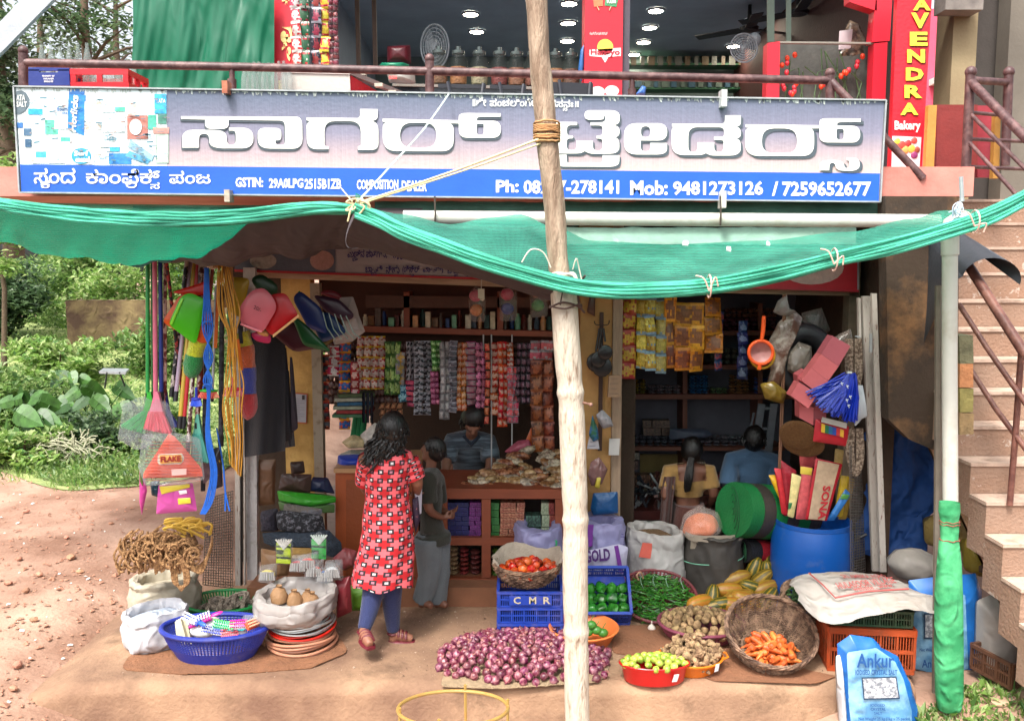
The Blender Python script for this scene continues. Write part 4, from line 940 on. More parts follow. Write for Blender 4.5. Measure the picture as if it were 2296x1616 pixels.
c0=G(1188,1432);cw=142*pg(c0+Vector((0,.1,.2)))
hc=.105
base=Vector((P(1188,1400,c0.y+.14).x,c0.y+.16,0))
for i in range(3):
    t,M=crate(['blue plastic crate at the bottom of the stack behind the onions','blue plastic crate in the middle of the stack behind the onions','blue plastic crate on top of the stack, marked C M R'][i],base+Vector((0,0,i*(hc+.003))),cw,.32,hc,0,bl,5,'stacked blue crates behind the onions')
    if i==2:
        q=MB();q.slab([M@Vector((-cw*.32,-.176,.02)),M@Vector((cw*.33,-.176,.02)),M@Vector((cw*.33,-.176,hc*.8)),M@Vector((-cw*.32,-.176,hc*.8))],.006);q.build('name_panel',bl,t,sm=False)
        for s,x in (('C',-.26),('M',-.02),('R',.2)):lett3(s,M@Vector((cw*x,-.178,.03)),M@Vector((cw*(x+.11),-.178,.03)),M@Vector((cw*x,-.178,.078)),mat('#b8ab90',.6),t,.02)
zc=3*(hc+.003)

c=Vector((P(1182,1300,base.y).x,base.y+.02,zc));M=T(c)
t,rr=wicker('wicker_basket','shallow wicker basket lined with sacking, full of tomatoes',M,.225,.13,.6,c,9,ribs=20)
q=MB();q.grid(lambda u,v:M@Vector(((.235-.07*v)*math.cos(2*PI*u),(.235-.07*v)*math.sin(2*PI*u),.13+(.055*(math.sin(2*PI*u)>-.2)*(1-v)+.03*noise.noise((u*9,v*2,3)))-.06*v+.02*math.sin(u*25)*(1-v))),80,5,cu=True)
q.wr(.008,14,2);tz(q,'sacking_liner',mat('#a59888',.9,v=.18,sc_=12,b=.5,bs=90),'crumpled off-white sacking lining the tomato basket','liner')
tom=mat('#b32a12',.22,v=.2,sc_=10,c2='#d8602c',b=.02,rnd=.22)
def tomato(q):q.lathe([(.001,-.026),(.018,-.024),(.031,-.008),(.033,.006),(.024,.022),(.008,.026),(.001,.022)],14,wob=lambda a,z:1+.03*math.cos(a*5))
heap('tomato',tomato,tom,'ripe red tomato in the sacking-lined basket','tomato','tomatoes in the wicker basket',[Vector((p.x+.02,p.y-.04,p.z)) for p in scatter(36,.052,dome(c+Vector((.0,0,0)),.19,.15,zc+.10,.05))],'tomato',rots=lambda i:(R.uniform(-.7,.7),R.uniform(-.7,.7),R.uniform(0,6)))

c=Vector((P(1342,1400,5.95).x,6.02,.0))
t,M=crate('blue plastic crate below the tipped capsicum crate',c,.4,.34,.14,.0,bl,5)
c2=c+Vector((0,-.06,.15));t,M=crate('blue plastic crate tipped forward, showing green capsicums',c2,.4,.34,.13,.0,bl,5,tilt=.75)
cap=mat('#1f5a1c',.18,v=.25,sc_=12,c2='#2f7a28',b=.03,rnd=.12)
def capsicum(q):q.lathe([(.001,-.04),(.02,-.045),(.034,-.03),(.04,0),(.04,.025),(.026,.038),(.01,.03),(.001,.028)],18,wob=lambda a,z:1+.1*math.cos(a*4));q.tube([(0,0,.028),(.004,0,.052)],.005,6)
pts=[M@Vector((x,y,.075+R.uniform(0,.02))) for x in (-.14,-.065,.01,.085,.155) for y in (-.12,-.045,.03)]
heap('capsicum',capsicum,cap,'glossy green capsicum in the tipped blue crate','capsicum','capsicums in the blue crate',pts,'capsicum',scl=(.85,1.05))

cm=mat('#4a4c18',.4,v=.2,sc_=9,key='cuke',rnd=.0);n,L=cm.node_tree.nodes,cm.node_tree.links
tc=n.new('ShaderNodeTexCoord');sx=n.new('ShaderNodeSeparateXYZ');L.new(tc.outputs['Object'],sx.inputs[0]);at=n.new('ShaderNodeMath');at.operation='ARCTAN2';L.new(sx.outputs[1],at.inputs[0]);L.new(sx.outputs[2],at.inputs[1])
nz=n.new('ShaderNodeTexNoise');nz.inputs['Scale'].default_value=14;ad=n.new('ShaderNodeMath');ad.operation='MULTIPLY_ADD';ad.inputs[1].default_value=9;L.new(at.outputs[0],ad.inputs[0]);mu=n.new('ShaderNodeMath');mu.operation='MULTIPLY';mu.inputs[1].default_value=3;L.new(nz.outputs['Fac'],mu.inputs[0]);L.new(mu.outputs[0],ad.inputs[2])
sn=n.new('ShaderNodeMath');sn.operation='SINE';L.new(ad.outputs[0],sn.inputs[0]);cr=n.new('ShaderNodeValToRGB');L.new(sn.outputs[0],cr.inputs[0]);cr.color_ramp.elements[0].position=.25;cr.color_ramp.elements[1].position=.75
oi=n.new('ShaderNodeObjectInfo');cm2=n.new('ShaderNodeValToRGB');L.new(oi.outputs['Random'],cm2.inputs[0]);cm2.color_ramp.elements[0].color=(*col('#46491a'),1);cm2.color_ramp.elements[1].color=(*col('#b9782a'),1);cm2.color_ramp.elements[0].position=.45
mx=n.new('ShaderNodeMix');mx.data_type='RGBA';L.new(cr.outputs[0],mx.inputs[0]);L.new(cm2.outputs[0],mx.inputs[6]);mx.inputs[7].default_value=(*col('#9a7a20'),1);L.new(mx.outputs[2],n['Principled BSDF'].inputs['Base Color'])
def cuke(q):q.tube([(-.105,0,0),(-.098,0,0),(-.08,0,0),(-.04,0,0),(.0,0,0),(.04,0,0),(.08,0,0),(.098,0,0),(.105,0,0)],[.004,.024,.038,.05,.054,.05,.037,.022,.004],20)
ck=[(1715,1256,90,0),(1690,1280,70,10),(1722,1288,-80,5),(1648,1298,20,0),(1632,1322,0,5),(1688,1318,-22,0),(1676,1347,-25,0),(1597,1343,70,60),(1616,1354,10,0),(1643,1357,-10,0),(1722,1342,30,40),(1570,1350,0,30),(1716,1318,10,20),(1704,1300,40,0),(1655,1340,10,10),(1600,1360,15,0)]
CKL=['topmost, seen end on beside the drum','upright one left below the topmost','standing right against the drum','upper one of the left slope','long flat one in the middle of the left slope','slanting one in the centre of the heap','lower centre one under the slanting one','round end nearest the grey bag','low one at the front of the left slope','low one at the front centre','low one at the foot of the drum','leftmost one peeking by the chilli basket','one tucked between centre and drum','one filling the gap under the topmost','one under the long flat one','one at the very front behind the potatoes']
for i,(a,b,rz,rt) in enumerate(ck):
    Y=5.98+.0042*(1357-b)*(1 if b<1350 else 0);heap('cuke',cuke,cm,'yellow striped cooking cucumber in the heap beside the blue drum','cucumber','striped cucumbers beside the blue drum',[P(a,b,Y)],'cucumber',rots=lambda k:(math.radians(R.uniform(0,360)),math.radians(-rz),math.radians(rt)),scl=(.98,1.12))
    (ITEM['cuke'] if i==0 else sc.collection.objects[-1])['label']='yellow striped cooking cucumber, '+CKL[i]

c,r,h=place(1823,1384,172,1163,1.0);DR=c.copy();DH=h
dm=mat('#0f50a0',.36,v=.08,sc_=3,b=.05,st=('#8a8478',5,.58,.8,.35))
t=thing('plastic_drum','large blue plastic drum filled with incense packets','drum',c);q=MB()
pr=[(.001,0),(r*.93,0),(r*.98,.02),(r,.08),(r*1.03,h*.3),(r*1.02,h*.46),(r*1.035,h*.5),(r*1.03,h*.53),(r*1.035,h*.7),(r*1.0,h*.86),(r*.95,h*.94),(r*.945,h*.95),(r*.96,h*.955),(r*.96,h),(r*.93,h),(r*.92,h*.94),(r*.97,h*.8),(.001,h*.78)]
q.lathe(pr,48,T(c));q.build('body',dm,t)
q=MB();q.tube([c+Vector((r*1.0,-.05,h*.78)),c+Vector((r*1.16,-.06,h*.82)),c+Vector((r*1.3,-.07,h*.86))],.012,6);q.build('clamp_handle',mat('#1a1a1e',.4),t)
def dd(a,b):return (1670+a/4.836,868.4+b/4.836)
ink=[('red and silver incense packet rising at the back of the drum',[(580,615),(735,640),(820,860),(600,870)],'#b04a4c',.03,None),
 ('tan roll of incense sticks standing at the back right of the drum',[(980,660),(1075,680),(1040,1000),(950,1000)],'#b89a5c',.03,None),
 ('crimson incense packet second from the left in the drum',[(385,780),(480,850),(560,900),(540,1400),(420,1390)],'#9c2a36',.02,None),
 ('yellow incense packet leaning out at the far left of the drum',[(255,950),(330,945),(430,1300),(360,1180)],'#d8a820',.02,None),
 ('red and white incense packet leaning left in the drum',[(315,870),(390,880),(470,1380),(400,1370),(340,1000)],'#c23038',0,None),
 ('gold snack packet at the right edge of the drum',[(1200,1000),(1140,960),(1010,1430),(1100,1430)],'#94762c',.01,None),
 ('yellow packet standing behind the blue one in the drum',[(1040,950),(1135,965),(1060,1400),(960,1400)],'#c9a830',.0,None),
 ('blue incense packet with a green patch, right side of the drum',[(1090,1095),(1155,1160),(970,1440),(885,1440)],'#3a7ac0',-.03,None),
 ('pink incense packet with a yellow cap in the middle of the drum',[(620,850),(740,870),(700,1430),(550,1425)],'#c8585c',-.03,None),
 ('yellow-white incense packet printed with green, left of centre in the drum',[(510,925),(615,965),(530,1415),(462,1395)],'#dccc8c',-.04,None),
 ('big red-edged incense packet lettered SONA in the drum',[(770,765),(1060,830),(890,1445),(655,1430)],'#b02430',-.07,'SONA')]
for lb_,pts,c_,dz,tx in ink:
    Yc=DR.y-.02+dz*1.2;q=MB();pillow(q,rpath([(*dd(*p),3) for p in pts],2),Yc,.02,4);o=q.build('incense_packet',mat(c_,.25,v=.3,sc_=18,b=.3,bs=30));tag(o,lb_,'packet','incense packets in the drum')
    if tx:
        q=MB();pillow(q,[dd(*p) for p in [(795,790),(1025,835),(865,1440),(690,1425)]],Yc-.022,.004,3);q.build('clear_window',mat('#b39a80',.2,v=.2,sc_=20),o)
        bl_=P(*dd(880,1075),Yc-.032);lett3('SONA',P(*dd(850,1065),Yc-.034),P(*dd(790,1430),Yc-.034),P(*dd(935,1065),Yc-.034),mat('#b8202c'),o,.03)
    elif 'pink' in lb_:
        q=MB();pillow(q,[dd(*p) for p in [(605,855),(735,875),(720,950),(600,935)]],Yc-.02,.006,3);q.build('yellow_cap',mat('#d8c048',.4),o)
    elif 'blue inc' in lb_:
        q=MB();pillow(q,[dd(*p) for p in [(1060,1150),(1140,1165),(1110,1215),(1030,1210)]],Yc-.018,.006,3);q.build('green_patch',mat('#5a9a4c',.4),o)
    elif 'white' in lb_:
        q=MB();pillow(q,[dd(*p) for p in [(475,1250),(515,1250),(500,1310),(470,1320)]],Yc-.02,.004,3);q.build('print',mat('#2f7a4a' if 'yellow' in lb_ else '#e8e0dc',.4),o)

def sack(name,label,cx,by,w_,ty,m,sy=.8,fill=None,roll=.04,seed=1,bulge=1.08,cat='sack',lean=0,hole=.82,c=None,n=44):
    if c is None:c,r,h=place(cx,by,w_,ty,sy)
    else:c,r,h=c
    t=thing(name,label,cat,c);q=MB();M=T(c,.3*seed,0,lean)
    pr=[(.001,.002),(r*.9,.002),(r*1.0,.03),(r*bulge,h*.3),(r*bulge,h*.6),(r*.98,h*.84),(r*1.0,h-roll*1.2),(r*1.04,h-roll*.4),(r*1.0,h),(r*.93,h+.005),(r*hole,h-.01),(r*hole*.97,h-.07),(.001,h-.075)]
    P3=[pr[0]]+[((pr[i][0]*(3-k)+pr[i+1][0]*k)/3,(pr[i][1]*(3-k)+pr[i+1][1]*k)/3) for i in range(1,len(pr)-1) for k in range(3)]+[pr[-1]]
    fo=lambda a,z:1+.018*math.sin(a*9+5*math.sin(z*14+seed)+seed)*math.sin(z*22+a*2)+.012*math.sin(a*17+z*40)
    q.lathe(P3,84,M,1,sy,e=.85,wob=fo);q.wr(.02,5,seed);q.wr(.009,16,seed+3);q.wr(.004,40,seed);b=q.build('bag',m,t)
    if fill:q=MB();q.lathe([(r*hole*.98,h-.055),(r*.4,h-.03),(.001,h-.025)],n,M,1,sy,e=.85);q.wr(.008,20,seed);q.build('contents',fill,t)
    return t,c,r,h
wpl=mat('#b8b2aa',.5,v=.08,sc_=5,b=.5,bs=14,tl=.15);wsk=mat('#b6b6ba',.55,v=.1,sc_=6,b=.7,bs=14,st=('#8c7a68',4,.55,.75,.5))
sack('sack','full white cloth sack under the coir rope bundle, far left',368,1402,140,1290,mat('#a89f8c',.6,v=.12,b=.7,bs=12,st=('#8c7a68',4,.55,.75,.5)),seed=2,hole=.8)
sack('sack','open white plastic sack with rolled top in front, far left',349,1464,140,1365,wsk,seed=3,fill=mat('#a8b4c4',.4,v=.2,b=.7,bs=12),roll=.07,hole=.85)

cc,r,h=place(676,1472,148,1405,1)
for nm,lb_,z0,z1,rr_,c_,mt,k in [('cable_coil','thick coil of pinkish brown plastic pipe at the bottom of the coil stack',0.012,.095,r*.98,'#b07a60',0,6),('cable_coil','bright red wire coil in the middle of the coil stack',.115,.135,r*.95,'#d8281a',0,3),('wire_coil','shiny steel wire coil directly under the open white bag',.145,.2,r*.93,'#c2c6c4',.7,6)]:
    q=MB()
    for i in range(k):
        z=z0+(z1-z0)*i/max(1,k-1);rad=(z1-z0)/max(1,k-1)*.55
        q.tube([Vector((cc.x+(rr_+.012*math.sin(i*2.2)+.006*math.sin(a*3+i))*math.cos(a),cc.y+(rr_+.012*math.sin(i*2.2))*math.sin(a),z+.008*math.sin(a*2+i))) for a in [2*PI*j/48 for j in range(48)]],rad,8,closed=True)
    tz(q,nm,mat(c_,.35,m=mt,v=.12),lb_,'coil')
c=Vector((P(664,1400,cc.y).x,cc.y+.0,.205));rb2=92*pg(c)
t,c,r,h=sack('plastic_bag','open clear-white plastic bag of brown pouches sitting on the wire coils',0,0,0,0,mat('#b2aca8',.25,v=.08,b=.7,bs=10,tl=.3),sy=.9,seed=4,roll=.08,bulge=1.04,cat='bag',c=(c,rb2,P(664,1325,c.y).z-.205),hole=.8)
for i,(a,b) in enumerate([(626,1330),(660,1340),(700,1345),(690,1338)]):
    q=MB();p=P(a,b,c.y-.03+.02*i);q.lathe([(.001,-.06),(.05,-.055),(.055,-.01),(.035,.03),(.012,.04),(.02,.055)],14,T(p));q.wr(.006,20,i)
    q.tube([p+Vector((.018*math.cos(k),.018*math.sin(k),.04)) for k in range(6)],.003,4,closed=True)
    tz(q,'pouch',mat('#8c6a48',.7,v=.15,b=.4),['tied brown pouch at the left inside the open white bag','tied brown pouch in the middle of the open white bag','tied brown pouch at the front right of the open white bag','tied brown pouch tucked at the back of the open white bag'][i],'pouch','pouches in the white bag')

gb=mat('#0f7a3c',.4,v=.1);c,r,h=place(505,1400,178,1345,.7)
lattice('plastic_basket','green oval plastic basket holding hanks of grey rope','basket',c,r,h,.75,gb,.72,nv=80,nh=9)
hank=mat('#8c7e70',.9,v=.25,sc_=50,b=.7,bs=90,c2='#a89c8c')
for i,(a,b,an) in enumerate([(470,1368,.2),(498,1358,-.3),(528,1348,.4),(548,1362,.1),(450,1376,.3),(515,1372,0)]):
    p=P(a,b,c.y-.02);q=MB()
    for k in range(7):q.tube([p+Vector((.085*math.cos(t_)*math.cos(an)-.01*math.sin(k),.03*math.sin(t_)+.004*k,.012*math.sin(k*2)+.085*math.cos(t_)*math.sin(an)+.03*math.sin(t_))) for t_ in [2*PI*j/18 for j in range(18)]],.009,5,closed=True)
    for k in range(3):q.tube([p+Vector((-.01+.008*k,.045*math.cos(t_),.045*math.sin(t_))) for t_ in [2*PI*j/12 for j in range(12)]],.007,5,closed=True)
    tz(q,'rope_hank',hank,'hank of grey cotton rope in the green oval basket','rope','rope hanks in the green basket')
bb=mat('#20308a',.42,v=.1,sc_=5,st=('#7c7468',8,.55,.8,.4));c,r,h=place(483,1497,236,1402,.6)
lattice('plastic_basket','deep blue oval plastic basket full of scrubbing brushes','basket',c,r,h,.62,bb,.7,nv=90,nh=8,z0=.42,rim=.016)
def brush(label,p,L,w_,cb,cbr,rz,rx,ry=0,rows=9):
    t=thing('scrub_brush',label,'brush',p,'scrubbing brushes in the blue basket');M=T(p,rz,rx,ry)
    q=MB();q.box((0,0,0),(L,w_,.012));q.ell((L*.75,0,.005),(L*.3,w_*.3,.008),8,6);q.v=[M@v for v in q.v];q.build('handle',plas(cb),t)
    q=MB()
    for i in range(rows):
        for j in range(3):q.tube([M@Vector((-L*.45+L*.9*i/(rows-1),(j-1)*w_*.3,.006)),M@Vector((-L*.47+L*.94*i/(rows-1),(j-1)*w_*.38,.035))],[.004,.006],5)
    q.build('bristles',plas(cbr),t,kind='stuff')
for lb_,a,b,L,cb,cbr,rz,rx,ry in [('blue bristled white brush at the front of the blue basket',478,1413,.13,'#e8e8e4','#2238c0',-.2,.9,.25),('green bristled turquoise brush in the middle of the blue basket',503,1403,.13,'#3ac0c4','#2cc83a',-.2,.8,.2),('pink bristled white brush to the right in the blue basket',535,1402,.1,'#ecebe6','#d81890',.2,.7,0),
    ('magenta handled white brush at the back left of the blue basket',448,1392,.14,'#c8248c','#e8e6ee',.5,.4,-.3),('blue backed white bristle brush at the back of the blue basket',432,1388,.12,'#2a5ad0','#ecebf0',-.7,.9,.2),('orange tipped brush against the right rim of the blue basket',566,1400,.09,'#e0552c','#e8a080',.9,.7,0),('red dotted white brush leaning in the blue basket',515,1420,.1,'#f0e8e4','#e05060',.3,.9,0)]:
    brush(lb_,P(a,b,c.y-.02),L,.05,cb,cbr,rz,rx,ry)
q=MB();q.slab(quad([(398,1452),(420,1442),(405,1388),(392,1394)],c.y),.03);q.slab(quad([(408,1450),(430,1444),(418,1386),(406,1388)],c.y+.03),.03)
tz(q,'soap_carton',mat('#e0d9b8',.6),'pale yellow cartons standing at the left end of the blue basket','carton')
q=MB();q.ell(P(456,1412,c.y),(.085,.06,.045));q.ell(P(475,1397,c.y+.04),(.06,.05,.04));tz(q,'soap_case',mat('#e9e9e2',.35,v=.05),'white rounded soap cases among the brushes of the blue basket','soap case')
q=MB();pillow(q,rpath([(545,1378,6),(588,1375,6),(596,1400,6),(560,1412,6),(540,1402,6)],3),c.y,.03,4);q.wr(.01,25,3)
tz(q,'clear_wrapper',film(),'crinkled clear wrapper at the right end of the blue basket','wrapper')

lil=mat('#8b89b0',.5,v=.15,sc_=4,b=.7,bs=12);wh2=mat('#a8a5a2',.55,v=.12,sc_=4,b=.7,bs=12)
def fsack(label,cx,by,w_,ty,m,seed,fill=None,Yb=None,**k):
    c,r,h=place(cx,by,w_,ty,.75);
    if Yb:c.y=Yb;c.x=P(cx,ty,Yb).x;r=w_/2*pg(c);h=P(cx,ty,Yb).z
    return sack('rice_sack',label,0,0,0,0,m,sy=.75,seed=seed,c=(c,r,h),fill=fill,**k)
t1,c1,r1,h1=fsack('lilac rice sack printed green behind the tomato basket',1208,1350,134,1172,lil,5,Yb=6.35,roll=.1,hole=.6)
lett('Elite',1172,1240,1232,1262,c1.y-r1*.86,mat('#2a8a5c'),t1,.04)
q=MB();q.slab(quad([(1238,1275),(1247,1275),(1250,1212),(1241,1208)],c1.y-r1*.80),.006);q.build('green_print',mat('#2a8a5c'),t1,sm=False)
q=MB()
for k in range(5):a=k*2*PI/5+.4;q.slab([P(1193,1222,c1.y-r1*.9),P(1193+15*math.cos(a-.25),1222+9*math.sin(a-.25),c1.y-r1*.88),P(1193+15*math.cos(a+.25),1222+9*math.sin(a+.25),c1.y-r1*.88)][::-1],.003)
q.build('red_bow_print',mat('#b03a4c'),t1,sm=False,kind='stuff')
t2,c2_,r2,h2=fsack('lilac rice sack with rolled top standing right of the pole',1352,1330,118,1162,lil,6,Yb=6.55,roll=.1,hole=.6)
q=MB()
for i in range(9):
    y=1190+i*5.6
    q.tube([P(1330+a*11+(i % 3)*2,y+a*.3,c2_.y-r2*(.83-.012*(a-3)**2)) for a in range(7)],.003,4)
q.build('small_print',mat('#5a4a8a'),t2,sm=False,kind='stuff')
q=MB();pillow(q,rpath([(1316,1235,6),(1384,1218,8),(1408,1225,6),(1404,1272,8),(1396,1292,6),(1316,1290,4)],3),6.28,.06,5);q.wr(.006,12,4)
o=tz(q,'rice_sack',mat('#b3b0c8',.5,v=.06,b=.4,bs=14),'pale lilac rice sack lettered GOLD lying before the rolled lilac sack','sack')
lett3('GOLD',P(1312,1262,6.2),P(1369,1256,6.2),P(1310,1234,6.2),mat('#4a2466'),o,.04)
q=MB();q.slab(quad([(1388,1284),(1398,1284),(1386,1222),(1377,1224)],6.2),.004);q.build('purple_print',mat('#6a2a86'),o,sm=False)
q=MB();q.slab(quad([(1316,1226),(1328,1224),(1331,1176),(1319,1176)],c2_.y-r2*.8-.02),.004);q.build('purple_print',mat('#6a2a86'),t2,sm=False)
grain=mat('#6b5238',.9,v=.4,sc_=120,b=.6,bs=200)
t3,c3,r3,h3=fsack('white grain sack open at the top with a red square print',1468,1340,134,1184,wh2,7,Yb=6.5,roll=.09,hole=.75,fill=grain)
q=MB();q.slab(quad([(1432,1248),(1461,1252),(1462,1218),(1441,1216)],c3.y-r3*.86),.004);q.build('red_print',mat('#c0584a'),t3,sm=False)
q=MB();q.slab(quad([(1487,1278),(1507,1274),(1506,1262),(1486,1267)],c3.y-r3*.88),.004);q.build('blue_print',mat('#2a3a70'),t3,sm=False)
lett('Finest',1483,1255,1506,1264,c3.y-r3*.88,mat('#b0605a'),t3)
q=MB()
for i in range(6):q.tube([P(1472+a*9,1222+i*5+a*.5,c3.y-r3*(.83-.01*(a-2)**2)) for a in range(6)],.0025,4)
q.build('small_print',mat('#b07a70'),t3,sm=False,kind='stuff')

c,r,h=place(1598,1352,130,1190,.85);dk3=mat('#3e3a36',.6,v=.25,sc_=4,b=.4,bs=10)
t,c,r,h=sack('grain_bag','large dark grey bag with pale inner lining beside the cucumbers',0,0,0,0,dk3,sy=.85,seed=8,c=(c,r,h),roll=.02,hole=.9,bulge=1.03)
q=MB();q.lathe([(r*.98,h-.03),(r*1.0,h+.02),(r*.9,h+.01),(r*.86,h-.05)],40,T(c),1,.85,e=.8);q.wr(.015,7,5);q.build('paper_lining',mat('#94897a',.8,v=.15,b=.3),t)
q=MB();q.slab(quad([(1548,1230),(1640,1228),(1642,1200),(1550,1205)],c.y-r*.5),.01);q.build('paper_flap',mat('#857a6a',.8,v=.15),t)
q=MB();q.tube([c+Vector((r*1.07*math.cos(a),r*.92*math.sin(a),h*.62+.02*math.cos(a))) for a in [2*PI*j/36 for j in range(36)]],.004,5,closed=True);q.build('green_string',mat('#6aa88c'),t)
q=MB();pillow(q,rpath([(1530,1195,8),(1535,1165,14),(1570,1148,14),(1605,1158,14),(1612,1185,10),(1590,1203,14)],3),c.y-.02,.12,6);q.wr(.012,9,2)
o=tz(q,'orange_bag',mat('#d8703a',.4,v=.12,b=.4,bs=14),'clear bag of orange powder lying on top of the dark grey bag','bag')
q=MB();pillow(q,rpath([(1522,1202,8),(1528,1160,14),(1568,1132,6),(1612,1146,14),(1622,1185,10),(1595,1212,14)],3),c.y-.02,.14,6);q.wr(.02,9,5);q.build('film',film('#e8d8d0',.8),o)

def roll(label,p0,p1,Y0_,Y1_,rad,cols,cat='mat roll'):
    a,b=P(*p0,Y0_),P(*p1,Y1_);t=thing('mat_roll',label,cat,a);n=len(cols)
    for i in range(n):
        q=MB();q.tube([a.lerp(b,i/n),a.lerp(b,(i+.98)/n)],rad,28);q.build('stripe',mat(cols[i],.6,v=.15,b=.4,bs=60),t)
    q=MB();d=(b-a).normalized()
    sp2=[a-d*.004+Vector((0,math.cos(k*.5)*rad*k/50,math.sin(k*.5)*rad*k/50)) for k in range(50)];q.tube(sp2,.003,4);q.build('spiral_end',mat('#1a4a2a',.7),t)
    return t
roll('green and brown striped mat rolled up behind the cucumbers',(1645,1142),(1800,1152),6.3,6.6,.2,['#0f6a34','#3c3430','#0f7a3a','#3c3430','#0f6a34','#3c3430'])
roll('red and black striped mat rolled under the green one',(1668,1235),(1790,1240),6.35,6.6,.085,['#1a1a1e','#a01c28','#1a1a1e','#a01c28','#1a1a1e'])

org=mat('#a8441c',.5,v=.2,sc_=5,st=('#5a4634',6,.48,.7,.6));grn=mat('#24452c',.5,v=.2,sc_=6,st=('#6a5c4a',6,.5,.7,.5))
cr1=Vector((P(1930,1460,5.35).x,5.32,.0));hh=P(1930,1412,5.12).z
crate('orange plastic crate at the bottom, under the green crate on the right',cr1,.5,.36,hh,-.12,org,5)
hg=P(1925,1374,5.12).z-hh;crate('dark green plastic crate stacked on the orange crate',cr1+Vector((0,.01,hh+.004)),.47,.34,hg,-.12,grn,5)
q=MB();zt2=hh+hg
def clf(u,v):
    x0,y0=[(1768,1312),(1790,1290),(1905,1280),(2010,1300),(2100,1330)],[(1790,1345),(1850,1398),(1935,1385),(2030,1368),(2105,1372)]
    a=cur(x0,u);b=cur(y0,u);p=P(a.x+(b.x-a.x)*v,a.y+(b.y-a.y)*v,5.62-.6*v);p.z+=.035*math.sin(v*PI)+.012*noise.noise((u*6,v*5,1));return p
q.grid(clf,44,22);q.wr(.010,12,4)
o=tz(q,'draped_sack',mat('#aea69e',.8,v=.12,sc_=6,c2='#96887a',lo=.5,hi=.8,b=.8,bs=12,st=('#80664c',5,.58,.72,.6)),'white printed sack draped over the green crate on the right','sack')
redp=mat('#a8504c',.7)
def cl(u,v):return clf(u,v)+Vector((0,-.028,.03))
q=MB();q.tube([cl(.3,.05),cl(.33,.4),cl(.36,.66),cl(.55,.62),cl(.78,.52)],.006,4);q.build('printed_border',redp,o,kind='stuff')
lett3('HULASOOR VILLAGE',cl(.40,.5),cl(.72,.36),cl(.39,.38),redp,o,.02);lett3('SRI AMBIKA AGRO',cl(.44,.3),cl(.68,.2),cl(.43,.16),redp,o,.02);lett3('website : www.',cl(.47,.6),cl(.7,.5),cl(.46,.49),redp,o,.02)

c=Vector((P(1792,1400,5.75).x,5.72,0));M=T(c,.3,.25)
wicker('wicker_basket','deep wicker basket of green beans between drum and crates',M,.17,.3,.8,c,12,ribs=18)
heap('bean',lambda q:q.tube(rope([(-.05,0,0),(0,.006,0),(.05,0,0)]),.0055,5),mat('#5a7f4a',.5,v=.2,rnd=.15),'pale green bean in the wicker basket beside the crates','bean','green beans in the deep basket',[M@Vector((p.x,p.y,.27+p.z+R.uniform(0,.03))) for p in scatter(75,.02,dome(Vector((0,0,0)),.16,.15,0,.03))],'bean',rots=lambda i:(R.uniform(-.6,.6),R.uniform(-1.2,1.2),R.uniform(0,6)))
q=MB();
for i in range(14):q.tube(rope([P(1745+R.uniform(-6,10),1370,5.62),P(1752+i*.5,1335,5.6),P(1772+R.uniform(-4,6),1305+R.uniform(-5,5),5.62),P(1800+i*9,1290+R.uniform(-6,6),5.68)]),.005,4)
tz(q,'cane_bundle',wick,'bent dark canes arching over the beans beside the blue drum','canes')

sb_=mat('#5a94c0',.35,v=.15,sc_=5,c2='#8ab8d4',b=.8,bs=11);sbd=mat('#1c60a8',.35,v=.2,b=.7,bs=11)
def saltbag(label,out,inner,Y,d,head,txt,win):
    q=MB();pillow(q,rpath([(*p,4) for p in out],3),Y,d,9);q.wr(.012,9,3);q.wr(.006,22,5);t=q.build('salt_bag',sbd);tag(t,label,'bag')
    q=MB();pillow(q,rpath([(*p,6) for p in inner],3),Y-d*.97,d*.22,9,back=False);q.wr(.007,12,3);q.wr(.003,30,3);t2=q.build('front_panel',sb_,t)
    nav=mat('#1a4f8c')
    for s,a,b,c_,e_ in txt:lett(s,a,b,c_,e_,Y-d*1.2-.014,nav,t,.02)
    if win:
        w1,w2=win;q=MB();q.slab(quad(w1,Y-d*1.19-.010),.002);q.build('window_border',mat('#22405c'),t,sm=False);q=MB();q.slab(quad(w2,Y-d*1.19-.013),.002);q.build('salt_photo',mat('#8a929c',.5,v=.3,sc_=45,c2='#c9ced4',b=.4),t,sm=False)
    return t
t=saltbag('blue and pale blue salt bag lettered Ankur standing in front of the crates',[(1878,1440),(1905,1424),(1955,1426),(1975,1450),(2012,1470),(2040,1530),(2058,1600),(2064,1680),(1895,1680),(1886,1560),(1878,1480)],[(1898,1462),(1965,1452),(2005,1478),(2030,1530),(2046,1600),(2050,1670),(1912,1670),(1902,1560)],4.86,.085,None,
   [('Ankur',1921,1464,2005,1496),('IODISED CRYSTAL SALT',1918,1501,2012,1512),('IODISED',1952,1577,1984,1583),('CRYSTAL',1952,1586,1986,1592),('SALT',1960,1595,1978,1601),('Net Weight 25 kg (1kg x 25 packs)',1925,1607,2040,1616)],
   (quad and [(1937,1568),(2018,1566),(2010,1516),(1932,1518)],[(1939,1565),(2015,1563),(2008,1519),(1935,1521)]))
q=MB();pillow(q,rpath([(1874,1470,3),(1884,1466,3),(1893,1560,3),(1900,1678,3),(1888,1680,3),(1878,1560,3)],2),4.85,.05,4);q.build('white_seam',mat('#b4b8bc',.5,b=.6,bs=12),t)
